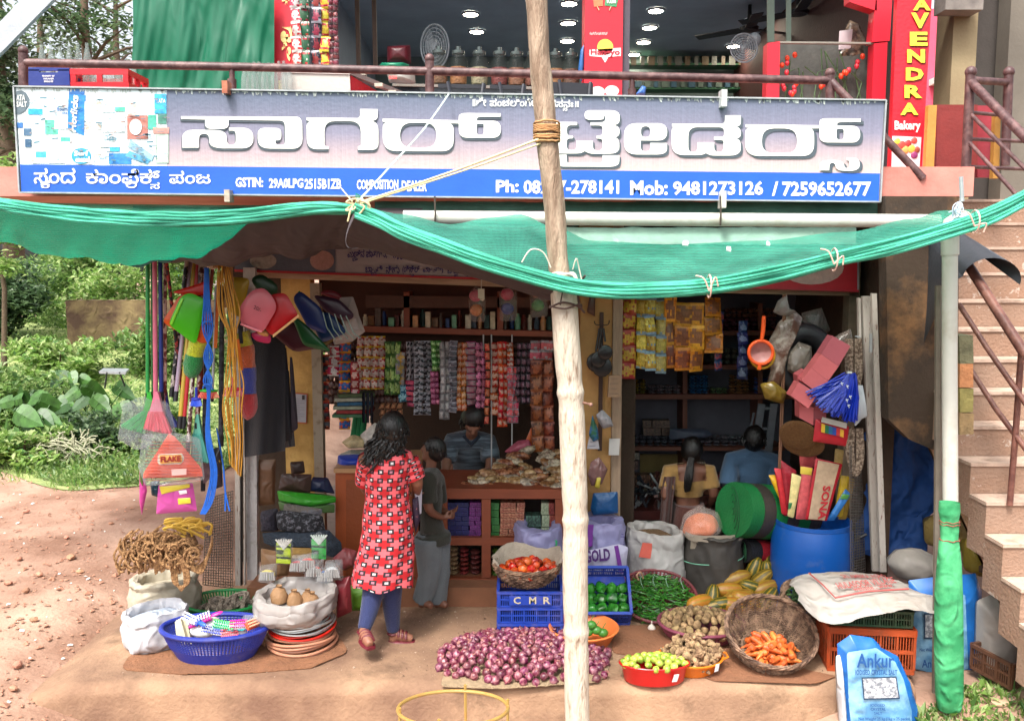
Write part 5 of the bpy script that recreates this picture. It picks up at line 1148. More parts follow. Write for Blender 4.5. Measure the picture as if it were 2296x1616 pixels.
t=saltbag('blue salt bag half hidden behind the green-wrapped pipe',[(2040,1300),(2110,1290),(2190,1285),(2200,1320),(2202,1480),(2190,1530),(2110,1536),(2035,1508),(2032,1420),(2042,1360)],[(2050,1372),(2090,1368),(2165,1330),(2172,1500),(2100,1510),(2040,1498),(2044,1430)],5.42,.09,None,[('Ankur',2067,1478,2115,1496),('Net Weight',2062,1452,2098,1462)],([(2072,1432),(2102,1432),(2102,1372),(2072,1374)],[(2075,1428),(2100,1428),(2100,1376),(2075,1378)]))
q=MB();pillow(q,rpath([(2190,1345,10),(2240,1330,10),(2275,1335,14),(2296,1390,20),(2285,1470,20),(2255,1515,20),(2200,1518,14),(2188,1440,10)],3),5.3,.13,7);q.wr(.012,7,2)
tz(q,'sack',mat('#9c948e',.4,v=.15,sc_=4,b=.5,bs=10),'dusty whitish plastic sack bulging beside the stair foot','sack')
crate('dirty brown plastic crate at the far right under the stairs',Vector((P(2275,1500,5.1).x,5.15,-.02)),.3,.3,.16,.3,mat('#5a3a28',.6,v=.2),3)
ybag=mat('#9c8430',.6,v=.3,sc_=6,b=.5,bs=14)
for i,(o_,Y,d,lb_,m_) in enumerate([([(2065,1170),(2110,1150),(2170,1165),(2200,1195),(2190,1230),(2120,1235),(2075,1220)],6.2,.14,'black lettered dull yellow sack lowest on the left under the stairs',mat('#8a7440',.7,v=.3,sc_=7,b=.5)),([(2110,1090),(2165,1100),(2200,1150),(2222,1195),(2180,1200),(2120,1160)],6.3,.12,'mustard sack highest in the pile under the stairs',mat('#8f7530',.7,v=.25,b=.5)),
     ([(2160,1210),(2205,1205),(2226,1230),(2240,1275),(2200,1292),(2160,1280)],5.9,.12,'bright yellow crumpled sack at the front of the pile under the stairs',ybag),([(1990,1260),(2010,1235),(2060,1228),(2100,1245),(2110,1280),(2060,1305),(2010,1290)],5.85,.14,'grey white dusty sack leaning before the blue tarpaulin',mat('#8f8880',.55,v=.2,sc_=5,b=.5,bs=10))]):
    q=MB();pillow(q,rpath([(*p,12) for p in o_],3),Y,d,6);q.wr(.02,7,i);tz(q,'sack',m_,lb_,'sack')
q=MB();q.grid(lambda u,v:P(1935+165*u+20*math.sin(v*5),965+285*v-20*u*(1-v),6.45-.15*v+.03*math.sin(u*9+v*4)),50,60);q.wr(.035,9,1)
tz(q,'tarpaulin',mat('#123f7c',.75,v=.25,sc_=4,b=.7,bs=12),'crumpled blue tarpaulin piled behind the right mesh door','tarpaulin')
q=MB()
for i in range(60):a=R.uniform(-1,1);q.tube([P(2195,1275+a*6,5.7),P(2240+R.uniform(0,50),1278+a*32+R.uniform(-4,4),5.5)],.003,4)
tz(q,'broom',mat('#5a4436',.9,v=.3),'bundle of dark broom twigs lying under the stairs','broom')

YR=4.15;rc2=P(1016,1586,YR);rr3=123*pg(rc2);Mr=T(rc2,0,-.17)
stand=thing('ring_stand','yellow painted iron ring stand at the front of the platform','stand',(rc2.x,rc2.y,-.24));ys=mat('#b0904c',.5,v=.2,sc_=14,c2='#a8703c',lo=.5,hi=.8)
q=MB();q.tube([Mr@Vector((rr3*math.cos(2*PI*k/60),rr3*math.sin(2*PI*k/60),0)) for k in range(60)],.0092,8,closed=True);q.build('ring',ys,stand)
for a in (-2.75,1.4,.1,-1.75):
    p=Mr@Vector((rr3*math.cos(a),rr3*math.sin(a),0));q=MB();q.tube([p+Vector((0,0,.035)),p,Vector((p.x*.98,p.y,-.24))],.008,6);q.build('leg',ys,stand)

coir=mat('#8a6440',.95,v=.3,sc_=60,c2='#a67f55',b=.8,bs=90)
cb=P(375,1222,5.66);q=MB();q.ell(cb,(.19,.16,.09),18,10);q.wr(.03,8,2)
for i in range(120):
    a0=R.uniform(-.4,3.6);e_=R.uniform(.25,1.0);x0_,z0_=.25*math.cos(a0)*e_,.12*math.sin(a0)*e_
    d=Vector((x0_,-R.uniform(.05,.17),z0_));s=R.uniform(.03,.07);tt=R.uniform(0,6.3)
    q.tube(rope([cb+d+Vector((s*math.cos(tt+k*1.1)*(1-.12*k),-.01*k,s*math.sin(tt+k*1.1)*(1-.12*k)-.012*k)) for k in range(6)],4),.0075,5)
for i in range(40):
    x_=R.uniform(-.27,.18);q.tube(rope([cb+Vector((x_*.6,-.12,.02)),cb+Vector((x_*.9,-.17,-.04)),cb+Vector((x_,-.16,-.12+R.uniform(-.02,.03))),cb+Vector((x_+.02,-.16,-.08))],4),.0075,5)
for i in range(14):q.tube(rope([cb+Vector((.06+i*.006,-.13,.05)),cb+Vector((.17+i*.007,-.15,-.10-.003*i)),cb+Vector((.29+i*.002,-.12,-.06+.005*i)),cb+Vector((.33,-.1,.04+.004*i))],4),.006,5)
for i in range(8):w2=.012+.0045*i;q.tube(rope([cb+Vector((.13-w2,-.16,-.02)),cb+Vector((.135-w2,-.17,-.18)),cb+Vector((.145,-.17,-.255+w2)),cb+Vector((.155+w2,-.17,-.18)),cb+Vector((.14+w2,-.16,-.02))],5),.006,5)
tz(q,'coir_rope_bundle',coir,'tangled bundle of brown coir rope heaped on the left white sack','rope')
q=MB()
for i in range(16):a=R.uniform(0,6);p=P(R.uniform(395,460),R.uniform(1168,1190),5.66);q.tube(rope([p,p+Vector((.04,-.02,.03)),p+Vector((.08*math.cos(a),-.03,.02)),p+Vector((.05,0,-.05))],5),.009,6)
tz(q,'rope',mat('#c09a3a',.6,v=.15),'yellow nylon rope piled above the coir rope bundle','rope')
# ================= HANGING GOODS AND INTERIOR =================
def pil(name,label,cat,pts,Y,d,m,kids=(),group=None,rad=3,nr=4,wr=0,tx=0,ty=0,film_=None,seed=1,Yk=None):
    m=plas(m) if isinstance(m,str) else m
    q=MB();pillow(q,rpath([(p[0],p[1],p[2] if len(p)>2 else rad) for p in pts],3),Y,d,nr,tx,ty)
    if wr:q.wr(wr,12,seed)
    o=q.build(name,m);tag(o,label,cat,group)
    for kn,kp,kc,kd in kids:
        q=MB();pillow(q,rpath([(*p,1.5) for p in kp],2),Y-d*.9-.002,kd,3,tx,ty);q.build(kn,plas(kc) if isinstance(kc,str) else kc,o)
    if film_:
        q=MB();pillow(q,rpath([(*p,6) for p in film_],3),Y,d*1.4,5,tx,ty);q.wr(.012,14,seed+2);q.build('wrapper',film(),o)
    return o
def stick(label,a,b,Ya,Yb,r,c_,c2=None,cat='broom'):
    t=thing('hanging_broom',label,cat,P(*b,Yb),'broom and mop handles hanging at the left corner')
    A_,B_=P(*a,Ya),P(*b,Yb);q=MB();q.tube([A_,A_.lerp(B_,.5),B_],r,10)
    q.build('shaft',mat(c_,.35,v=.1,b=.03) if not c2 else mat(c_,.4,v=.2,sc_=28,c2=c2,lo=.48,hi=.52,b=0),t)
    q=MB();q.tube([A_.lerp(B_,.93),B_],r*1.15,10);q.build('grip',plas('#1c1c20'),t);return t

for i,(lb_,a,b,Ya,Yb,r,c_,c2) in enumerate([
    ('light green broom handle hanging outermost',(331,575),(331,905),5.5,5.45,.012,'#2f9a4a',None),
    ('darker green broom handle right beside the light green one',(341,575),(343,905),5.52,5.5,.009,'#2a8446',None),
    ('pink broom handle hanging third from the left',(347,575),(349,915),5.45,5.42,.014,'#d8708a',None),
    ('navy blue broom handle right of the pink one',(359,575),(362,900),5.46,5.43,.013,'#1f2f7a',None),
    ('red speckled mop handle right of the navy one',(370,575),(370,960),5.5,5.46,.011,'#7c1f26','#d8b0a4'),
    ('black and red patterned stick slanting down to the right',(372,575),(412,905),5.44,5.5,.011,'#1c1c20','#a8302c'),
    ('black flowered mop handle in the fan of sticks',(420,575),(384,890),5.55,5.45,.013,'#232026','#c8b8b0'),
    ('mauve mop handle in the fan of sticks',(428,575),(393,900),5.58,5.42,.013,'#b09ab0',None),
    ('yellow mop handle in the fan of sticks',(438,575),(402,960),5.56,5.40,.014,'#c9a83c',None),
    ('plain red mop handle in the fan of sticks',(446,575),(411,960),5.54,5.41,.013,'#c02a30',None),
    ('white flowered dark handle in the middle of the fan',(452,575),(420,1020),5.52,5.4,.013,'#5a2a2c','#cfc4bc'),
    ('red dotted handle at the right of the fan',(459,575),(440,960),5.55,5.46,.012,'#94202a','#e0c8c0'),
    ('dark navy patterned handle at the right edge of the fan',(466,575),(455,1100),5.6,5.5,.013,'#1a1c34','#4a4a5a'),
    ('brick red pole set far right among the sticks',(478,585),(432,1050),5.62,5.55,.012,'#a03a24',None),
    ('silver rod hanging behind the blue cords',(484,640),(476,900),5.42,5.4,.008,'#a9adb0',None),
    ('silver rod hanging behind the yellow cords',(512,760),(520,872),5.42,5.4,.008,'#b4b6b4',None),
    ('black perforated strap stick between the cords',(498,640),(495,1000),5.5,5.46,.016,'#1a1b22','#3a3c44')]):
    stick(lb_,a,b,Ya,Yb,r,c_,c2)
def fan(label,top,bl,br,Y,c_,c2=None,bag=None,n=9,cat='broom'):
    t=thing('plastic_broom',label,cat,P((bl[0]+br[0])/2,(bl[1]+br[1])/2,Y),'plastic broom heads hanging at the left')
    q=MB();w_=(br[0]-bl[0])*.22
    q.slab([P(top[0]-w_*.3,top[1]-26,Y),P(top[0]-w_*.9,top[1]+6,Y),P(top[0]-w_*1.3,top[1]+26,Y),P(top[0]+w_*1.3,top[1]+26,Y),P(top[0]+w_*.9,top[1]+6,Y),P(top[0]+w_*.3,top[1]-26,Y)][::1],.03);q.v=[v+Vector((0,.0,0)) for v in q.v]
    q.build('collar',plas(c_,.3),t)
    q=MB()
    for i in range(n*3):
        f=(i+.5)/(n*3);e_=P(bl[0]+(br[0]-bl[0])*f,bl[1]+(br[1]-bl[1])*f+3*math.sin(i*2.1),Y+.02*math.sin(i*1.7));s_=P(top[0]+(f-.5)*w_*2.3,top[1]+18,Y+.01*math.sin(i*2));q.tube([s_,s_.lerp(e_,.5),e_],[.008,.010,.011],5)
    q.build('bristles',plas(c2 or c_,.4),t,kind='stuff')
    if bag:q=MB();pillow(q,rpath([(*p,8) for p in bag],3),Y,.05,5);q.wr(.012,14,3);q.build('wrapper',film(a=.78),t)
    return t
fan('green broom head in a clear bag, outermost at the left',(334,905),(272,955),(326,970),5.42,'#3fae3c','#1f9a44',[(262,985),(275,905),(322,885),(345,900),(340,1000),(300,1008)])
fan('pink and coral broom head in the middle of the broom heads',(350,905),(324,960),(385,972),5.38,'#e08098','#e0445c',[(322,975),(330,925),(350,890),(378,905),(398,975),(360,990)])
fan('dark blue broom head behind the pink one',(368,900),(362,960),(398,955),5.46,'#1f2f9a','#1c2a8c')
fan('clear turquoise scrubbing head right of the broom heads',(442,955),(430,1030),(468,1035),5.45,'#6ab8a4','#4a9c90')
for lb_,x,y,w_,c_,c2 in [('green brush head with coral centre hanging in front of the blue cord',468,880,22,'#38b040','#e05a44'),('pink brush head hanging among the yellow cords',523,876,22,'#d83a5a','#e07080'),('small blue brush head hanging left of the green one',440,898,12,'#2a3ab0','#3a5ad0')]:
    t=thing('floor_brush',lb_,'brush',P(x,y,5.38));q=MB();q.ell(P(x,y-4,5.38),(w_*.0027,.022,.012),14,6);q.tube([P(x,y-30,5.38),P(x,y-6,5.38)],.008,6);q.build('block',plas(c_),t)
    q=MB()
    for i in range(26):f=(i % 13)/12-.5;q.tube([P(x+f*w_*1.5,y-1,5.37+.01*(i//13)),P(x+f*w_*2.1,y+14-10*f*f,5.355+.02*(i//13))],.004,4)
    q.build('bristles',plas(c2),t,kind='stuff')

def pan(label,pts,Y,c_,kids=(),**k):return pil('dustpan',label,'dustpan',pts,Y,.014,mat(c_,.32,v=.08,b=.03,tl=.2),kids,'plastic dustpans hanging in a row',rad=13,nr=6,**k)
pan('bright red dustpan pointing left, topmost of the row',[(382,656),(470,628),(478,662),(430,663)],5.42,'#d42a1c')
pan('yellow dustpan hanging high behind the yellow cords',[(512,620),(562,624),(540,715),(505,690)],5.46,'#b89a2c')
pan('dark green dustpan at the top right of the cords',[(560,625),(585,612),(625,640),(620,665),(580,655)],5.5,'#24482c')
pan('orange dustpan peeping out behind the lime green one',[(363,722),(402,662),(440,655),(470,770),(440,768)],5.40,'#e05a1c')
pan('lime green dustpan hanging at the left of the row',[(377,727),(405,665),(425,655),(462,672),(460,690),(440,770),(430,768)],5.37,'#4ec01c',[('rim',[(380,727),(407,668),(412,670),(386,728)],'#8ae03a',.006)])
pan('big pink dustpan with a price scribbled on it',[(536,690),(562,652),(590,643),(612,665),(622,690),(588,748),(540,730)],5.36,'#d8707c',[('rim',[(538,728),(586,746),(588,742),(540,724)],'#e88a94',.005)])
lett3('20/-',P(568,692,5.335),P(584,700,5.33),P(571,684,5.335),mat('#5a2a34'),[o for o in bpy.data.objects if o.get('label','').startswith('big pink dustpan')][0])
pan('bright red dustpan with a cream rim right of the pink one',[(600,662),(640,655),(671,708),(613,756),(590,735)],5.40,'#c01c22',[('rim',[(612,757),(671,710),(670,704),(611,751)],'#d8a870',.006)])
pan('magenta dustpan bottom below the pink one',[(560,745),(598,742),(609,755),(606,772),(570,764)],5.45,'#c02a5a')
pan('peach dustpan corner under the pink one',[(572,735),(600,742),(604,756),(578,750)],5.42,'#d89a5c')
for i,(pts,c_,lb_) in enumerate([([(655,668),(672,650),(720,690),(735,750),(690,735)],'#1a2f6c','navy blue dustpan in the fanned cluster'),([(650,700),(690,730),(745,790),(680,775)],'#14562c','dark green dustpan below the navy one'),([(605,745),(650,715),(720,780),(660,790)],'#4a1c28','maroon dustpan low in the fanned cluster'),([(700,660),(760,670),(798,708),(778,722),(730,700)],'#3a1f34','dark plum dustpan at the right of the cluster'),([(690,700),(740,700),(780,745),(720,770)],'#143a6c','deep blue dustpan in the middle of the cluster'),([(690,780),(745,742),(765,750),(720,785)],'#6c5a2c','olive dustpan edge under the cluster'),([(712,655),(745,648),(770,665),(760,676)],'#7c1f2c','dark red dustpan at the top of the cluster'),([(665,660),(672,648),(680,670),(672,680)],'#2fae3c','bright green dustpan grip behind the navy pan')]):
    pan(lb_,pts,5.75+.05*i,c_)
for i in range(5):
    q=MB();q.tube([P(724+i*13,700+i*2,5.68),P(733+i*15,735+i*3,5.66),P(752+i*14,762-i*1,5.68)],.004,5);tz(q,'clear_pan_edge',mat('#8aa49c',.2,al=.2),'glinting rim of a clear dustpan in the fanned cluster','dustpan','rims of the clear dustpans')
pil('plastic_bag','crumpled clear bag with red print hanging at the right of the dustpans','bag',[(760,665),(790,665),(805,700),(818,745),(790,765),(750,775),(740,745),(772,735)],6.0,.05,mat('#b0a8a4',.25,v=.2,b=.5,bs=14,al=.35),wr=.015)

def duster(label,path,rad,cols,Y):
    t=thing('duster',label,'duster',P(*path[-1],Y),'rainbow fibre dusters');n=len(cols)
    for i in range(n):
        pts=[P(*cur([(*p,0) for p in path],(i+k/6)/n).xy,Y) for k in range(7)]
        rr_=[rad*(1+.06*math.sin(k)) for k in range(7)]
        if i==n-1:rr_=[rad*1.02,rad*1.08,rad*1.1,rad*1.05,rad*.9,rad*.65,rad*.2]
        q=MB();q.tube(pts,rr_,18);q.wr(.004,40,i);q.build('segment',mat(cols[i],.9,v=.2,sc_=60,b=.8,bs=150,sheen=.5),t)
duster('rainbow duster ending in green, left of the blue cords',[(462,700),(458,735),(440,780),(428,848)],.052,['#d8601c','#2038a8','#d0d81c','#0f8a3c'],5.45)
duster('rainbow duster ending in red, right of the yellow cords',[(540,745),(552,790),(556,860),(557,940)],.052,['#b8b01c','#b8501c','#1f2f8c','#a81c28'],5.52)

def cords(name,label,paths,r,c_,cat='cord'):
    q=MB()
    for p in paths:q.tube(rope([P(*a) for a in p],6),r,6)
    return tz(q,name,mat(c_,.55,v=.15,sc_=30),label,cat)
bp_=[]
for i in range(5):
    o_=(i-2)*3.6+R.uniform(-.8,.8);bp_.append([(463+o_*.5,600,5.34),(464+o_,680,5.33),(466+o_*1.6,740,5.32),(467-o_*1.5,800,5.33),(466+o_*1.4,850,5.32),(468+o_*.4,880,5.33),(466+o_*.6,960,5.34),(470+o_*.9,1000,5.34),(480+o_,1060,5.35),(470+o_*1.2,1120,5.36),(455+o_*.8,1152,5.37)])
bp_+=[[(486,960,5.36),(500,1040,5.36),(505,1100,5.37),(505+i*10,1145,5.37)] for i in range(2)]+[[(455,730,5.31),(458,722,5.30),(474,722,5.30),(478,732,5.31)],[(455,870,5.31),(460,862,5.3),(472,864,5.3),(477,874,5.31)]]
cords('rope','bright blue nylon cord hanging in a knotted hank',bp_,.0048,'#1a64c8')
yp=[]
for i in range(12):
    o_=(i-5.5)*3.3+R.uniform(-2,2);ph=i*1.3;JJ=lambda L_:[(a+R.uniform(-3,3),b,c-R.uniform(0,.04)) for a,b,c in L_];yp.append(JJ([(500+o_*.6,590,5.36),(505+o_*.9,640,5.34),(512+o_*1.2,700,5.33),(520+o_*.4,745,5.32),(523+o_*.6,800,5.33),(522+o_+6*math.sin(ph),860,5.33),(520+o_*1.1,920,5.33),(526+o_*.8+5*math.sin(ph),990,5.34),(528+o_*.6,1040+i*2.5,5.35)]))
cords('rope','golden yellow cords hanging in long loose strands',yp,.0042,'#c08a2c')
cords('rope','tan string loops gathered at the top of the hanging cords',[[(478+i*3,600,5.35),(486+i*3.5,585,5.33),(500+i*2.5,600,5.34),(505+i*2.4,650+i*3,5.34),(500+i*2.5,690,5.33)] for i in range(9)],.0036,'#9c7040')
for lb_,a,b,c_,w_ in [('orange rubber strap hanging between the cords',(491,620),(483,780),'#c8601c',.015),('dark red strap behind the orange one',(462,620),(470,700),'#a02028',.018),('green strap hanging in front of the yellow cords',(512,690),(514,795),'#1f6a4a',.013),('navy strap below the yellow knot',(524,745),(521,785),'#1c1f6a',.016),('thin black strap right of the yellow cords',(537,725),(541,770),'#15171c',.018),('orange tab with black stripe lower right of the cords',(532,760),(541,830),'#c8641c',.02)]:
    q=MB();q.bar(P(*a,5.4),P(*b,5.4),w_*1.3,.004,up=(0,1,0));tz(q,'strap',plas(c_),lb_,'strap')
q=MB();q.lathe([(.0,-.05),(.03,-.045),(.042,0),(.04,.05),(.015,.07)],10,T(P(476,585,5.42)));q.wr(.01,20,1);tz(q,'paper_twist',mat('#c8b49c',.7,b=.4),'pale twist of paper at the hook above the cords','paper')

o=pil('broom_packet','orange broom packet lettered FLAKE in a striped clear bag','packet',[(378,972),(392,978),(452,1050),(455,1068),(320,1072),(322,1060)],5.34,.03,mat('#d8481c',.35,v=.12,sc_=10),[('logo',[(354,1018),(408,1016),(412,1024),(411,1034),(405,1040),(358,1042),(353,1036)],'#e8e0c8',.004)],film_=[(318,975),(400,968),(450,980),(460,1075),(400,1088),(325,1088),(310,1040)])
Yf=5.34-.042
q=MB();pillow(q,rpath([(357,1020,4),(406,1018,4),(409,1036,4),(359,1040,4)],3),Yf+.004,.004,3);q.build('logo',plas('#e8a020'),o)
lett3('FLAKE',P(360,1036,Yf-.006),P(405,1034,Yf-.006),P(360,1023,Yf-.006),mat('#8a1c14'),o,.05)
q=MB()
for i in range(13):y=990+i*7.2;q.bar(P(325+max(0,(5-i))*3,y,Yf+.004),P(450-max(0,4-i)*4,y+1,Yf+.004),.003,.002)
q.build('printed_lines',plas('#8c2c24'),o,kind='stuff')
q=MB();q.slab(quad([(385,1066),(418,1064),(418,1050),(384,1052)],Yf),.002);q.build('price_label',mat('#d8a09a'),o,sm=False)
o=pil('cleaning_cloth_packet','pink packet with a yellow printed top below the orange packet','packet',[(355,1088),(432,1082),(442,1145),(350,1152)],5.4,.025,mat('#b0488c',.3,v=.12,b=.4,bs=14),[('yellow_top',[(357,1090),(425,1084),(426,1092),(362,1108)],'#c0b03c',.006),('price_label',[(398,1117),(427,1115),(428,1128),(400,1131)],'#c8b83c',.005),('logo',[(400,1100),(418,1098),(420,1106),(403,1109)],'#d8d0d8',.005)])
pil('cleaning_cloth_packet','narrow pink packet seen edge on at the far left of the hanging goods','packet',[(313,1050),(325,1070),(330,1100),(318,1155),(313,1130)],5.4,.02,mat('#b03a80',.3,v=.2,b=.3),[('green_print',[(313,1045),(321,1050),(320,1090),(314,1080)],'#4a5a2c',.004)])
pil('cleaning_cloth_packet','dark teal printed packet behind the pink one','packet',[(336,1080),(358,1075),(358,1115),(340,1110)],5.48,.015,mat('#1f4a5c',.3,v=.4,sc_=60,c2='#a8c8d0',lo=.6,hi=.68))
pil('plastic_packet','clear packet with grey and red print right of the orange packet','packet',[(450,1000),(478,995),(480,1060),(455,1090)],5.5,.03,mat('#6a5a64',.3,v=.4,sc_=20,b=.5,bs=14))
pil('glove_packet','packet of black and yellow gloves beside the mesh door','packet',[(466,1010),(495,1000),(500,1090),(470,1100)],5.55,.04,mat('#2a2a34',.4,v=.3,sc_=30,c2='#b8942c',lo=.6,hi=.66))

def meshdoor(label,p00,p10,p11,p01,Ya,Yb,n,m_,mt,frame_,loc):
    t=thing('mesh_door',label,'door',P(*loc));q=MB()
    def pt(u,v):a=P(p00[0],p00[1],Ya).lerp(P(p01[0],p01[1],Ya),v);b=P(p10[0],p10[1],Yb).lerp(P(p11[0],p11[1],Yb),v);return a.lerp(b,u)
    for i in range(n+1):q.tube([pt(i/n,0),pt(i/n,1)],.0028,4)
    for i in range(m_+1):q.tube([pt(0,i/m_),pt(1,i/m_)],.0028,4)
    q.build('wire_mesh',mt,t,kind='stuff');return t
wm=mat('#6d6862',.5,m=.5,v=.3)
dp=mat('#c4bab0',.7,v=.15,sc_=12,c2='#6e4430',lo=.58,hi=.7,b=.4,stretch=(6,6,1))
t=meshdoor('left folding mesh door behind the coir rope',(455,1310),(522,1318),(522,1100),(462,1120),6.1,6.45,12,34,wm,dp,(500,1310,6.3))
for x,w_,c_,Y in [(533,9,dp,6.4),(540,3,mat('#1a1a1c'),6.42),(548,3,dp,6.4)]:
    q=MB();q.slab([P(x-w_*.6,1312,Y),P(x+w_*.6,1312,Y),P(x+w_*.3,640,Y),P(x-w_*.9,640,Y)],.03);q.build('frame',c_,t,sm=False)
q=MB();q.slab([P(554,1300,6.45),P(577,1300,6.45),P(572,600,6.45),P(545,600,6.45)],.06);wp_=tz(q,'timber_post',mat('#c8c2c0',.75,v=.15,sc_=12,c2='#85796c',lo=.55,hi=.75,b=.4),'whitewashed timber post behind the open white bag','post')
t=meshdoor('right folding mesh door beside the blue drum',(1908,1290),(1940,1280),(1930,1010),(1905,1000),5.95,6.25,8,46,wm,dp,(1950,1290,6.2))
for pa,Y in [([(1957,1280),(1972,1280),(1951,664),(1934,664)],6.1),([(1974,1282),(1988,1282),(1966,658),(1955,658)],6.0),([(1926,760),(1932,760),(1930,668),(1924,668)],6.12)]:
    q=MB();q.slab(quad(pa,Y),.03);q.build('frame',dp,t,sm=False)
q=MB();q.tube([P(1917,754,6.05),P(1930,756,6.05)],.006,6);q.slab(quad([(1950,790),(1956,790),(1956,748),(1950,748)],5.99),.01);q.build('hinge',alu,t)

LB=thing('inner_signboard','long inner signboard with blue Kannada lettering above the shop opening','signboard',P(1200,630,6.55))
q=MB();q.slab(quad([(526,606),(1926,652),(1926,560),(526,530)],6.5),.03);q.build('board',mat('#a9a4a8',.6,v=.1,sc_=3),LB,sm=False)
q=MB();q.slab(quad([(526,604),(752,611),(752,530),(526,530)],6.495),.004);q.build('dark_panel',mat('#5a6070',.6,v=.2,sc_=6),LB,sm=False)
q=MB();q.slab(quad([(526,609),(1926,655),(1926,650),(526,604)],6.49),.02);q.build('red_edge',mat('#b02a34',.5),LB,sm=False)
q=MB();q.add([P(a,b,6.492) for a,b in disc(722,584,27,22)],[tuple(range(20))]);q.build('printed_bowl',mat('#b08a84',.7,v=.2,sc_=60),LB,sm=False)
q=MB();q.add([P(a,b,6.492) for a,b in disc(590,585,30,18)],[tuple(range(20))]);q.build('printed_stone',mat('#9a928c',.7,v=.3,sc_=20),LB,sm=False)
nv=mat('#2b2a70',.6);k2=dict(m_=nv,Yv=6.487,par=LB,bold=.03)
kw('ಮಣಿನ ಪಾತೆಗಳು,',779,559,868,580,[('ಣ',790,578,802,586)],**k2);kw('ಹಾಲಿನ',878,561,918,582,**k2)
kw('ಬಾಟರಿ',819,594,858,611,[('ಯ',832,608,844,618)],**k2);kw('ನೀರು',865,594,896,613,**k2);kw('(ಡಿಸಿಲ್',902,594,941,615,[('ಟ',918,611,928,620)],**k2);kw('ವಾಟರ್)',948,596,994,614,**k2);kw('ಚಿಪು ಸುಣ,',1003,598,1060,616,[('ಪ',1018,613,1026,620),('ಣ',1046,613,1054,620)],**k2);kw('ಹುಣ ಸುಣ',1066,600,1122,618,**k2)
q=MB();q.slab(quad([(1700,646),(1922,652),(1922,575),(1740,590)],6.49),.004);q.build('red_panel',mat('#b8222e',.5),LB,sm=False)
q=MB();q.add([P(a,b,6.484) for a,b in disc(1820,600,72,38)],[tuple(range(20))]);q.build('white_oval',mat('#c8a8a0',.6,v=.2,sc_=20),LB,sm=False)
# ---- sachet strips
SK={}
def unit(c1,c2,c3):
    k=(c1,c2,c3)
    if k in SK:return SK[k]
    q=MB();N=8;sd_=len(SK)*3.7
    def f(u,v):e_=4*u*(1-u)*4*v*(1-v);return (u-.5,-.16*e_**.5-.04*math.sin(u*9+v*7)*e_,v-.5)
    q.grid(f,N,N)
    for i in range(len(q.f)):
        a,b=i % N,i//N;q.mi[i]=1 if (a-3.5)**2*(.6+.5*math.sin(sd_))+(b-3.5)**2<7+14*noise.noise((a*.6,b*.6,sd_)) else (2 if b in (0,7) or (b==1+len(SK)%3 and a>1) else 0)
    me_=q.build('sachet',[mat(c1,.3,v=.35,sc_=3,b=.5,bs=9,rnd=.3),mat(c2,.3,v=.4,sc_=6,rnd=.3),mat(c3,.3,v=.3,rnd=.3)],loc=(0,0,0));me=me_.data;bpy.data.objects.remove(me_);SK[k]=me;return me
def strip(label,x0,y0,x1,y1,cols,rows,c1,c2,c3=None,Y=6.95,group='sachet strips hanging in the shop front',name='sachet_strip',part='sachet',cat='sachets'):
    t=thing(name,label,cat,P((x0+x1)/2,y0,Y),group);me=unit(c1,c2,c3 or c1);w_,h_=(x1-x0)/cols,(y1-y0)/rows;b=Vector(t.location)
    for i in range(cols):
        for j in range(rows):
            p=P(x0+w_*(i+.5)+1.6*math.sin(j*.55+x0)+R.uniform(-.5,.5),y0+h_*(j+.5),Y+R.uniform(-.02,.02)+.03*math.sin(x0+i*2));o=bpy.data.objects.new(part,me);sc.collection.objects.link(o);o.parent=t;o.location=p-b
            k=pg(p);o.scale=(w_*k*1.14,.09,h_*k*1.06);o.rotation_euler=(R.uniform(-.25,.15),R.uniform(-.1,.1),R.uniform(-.5,.5))
    return t
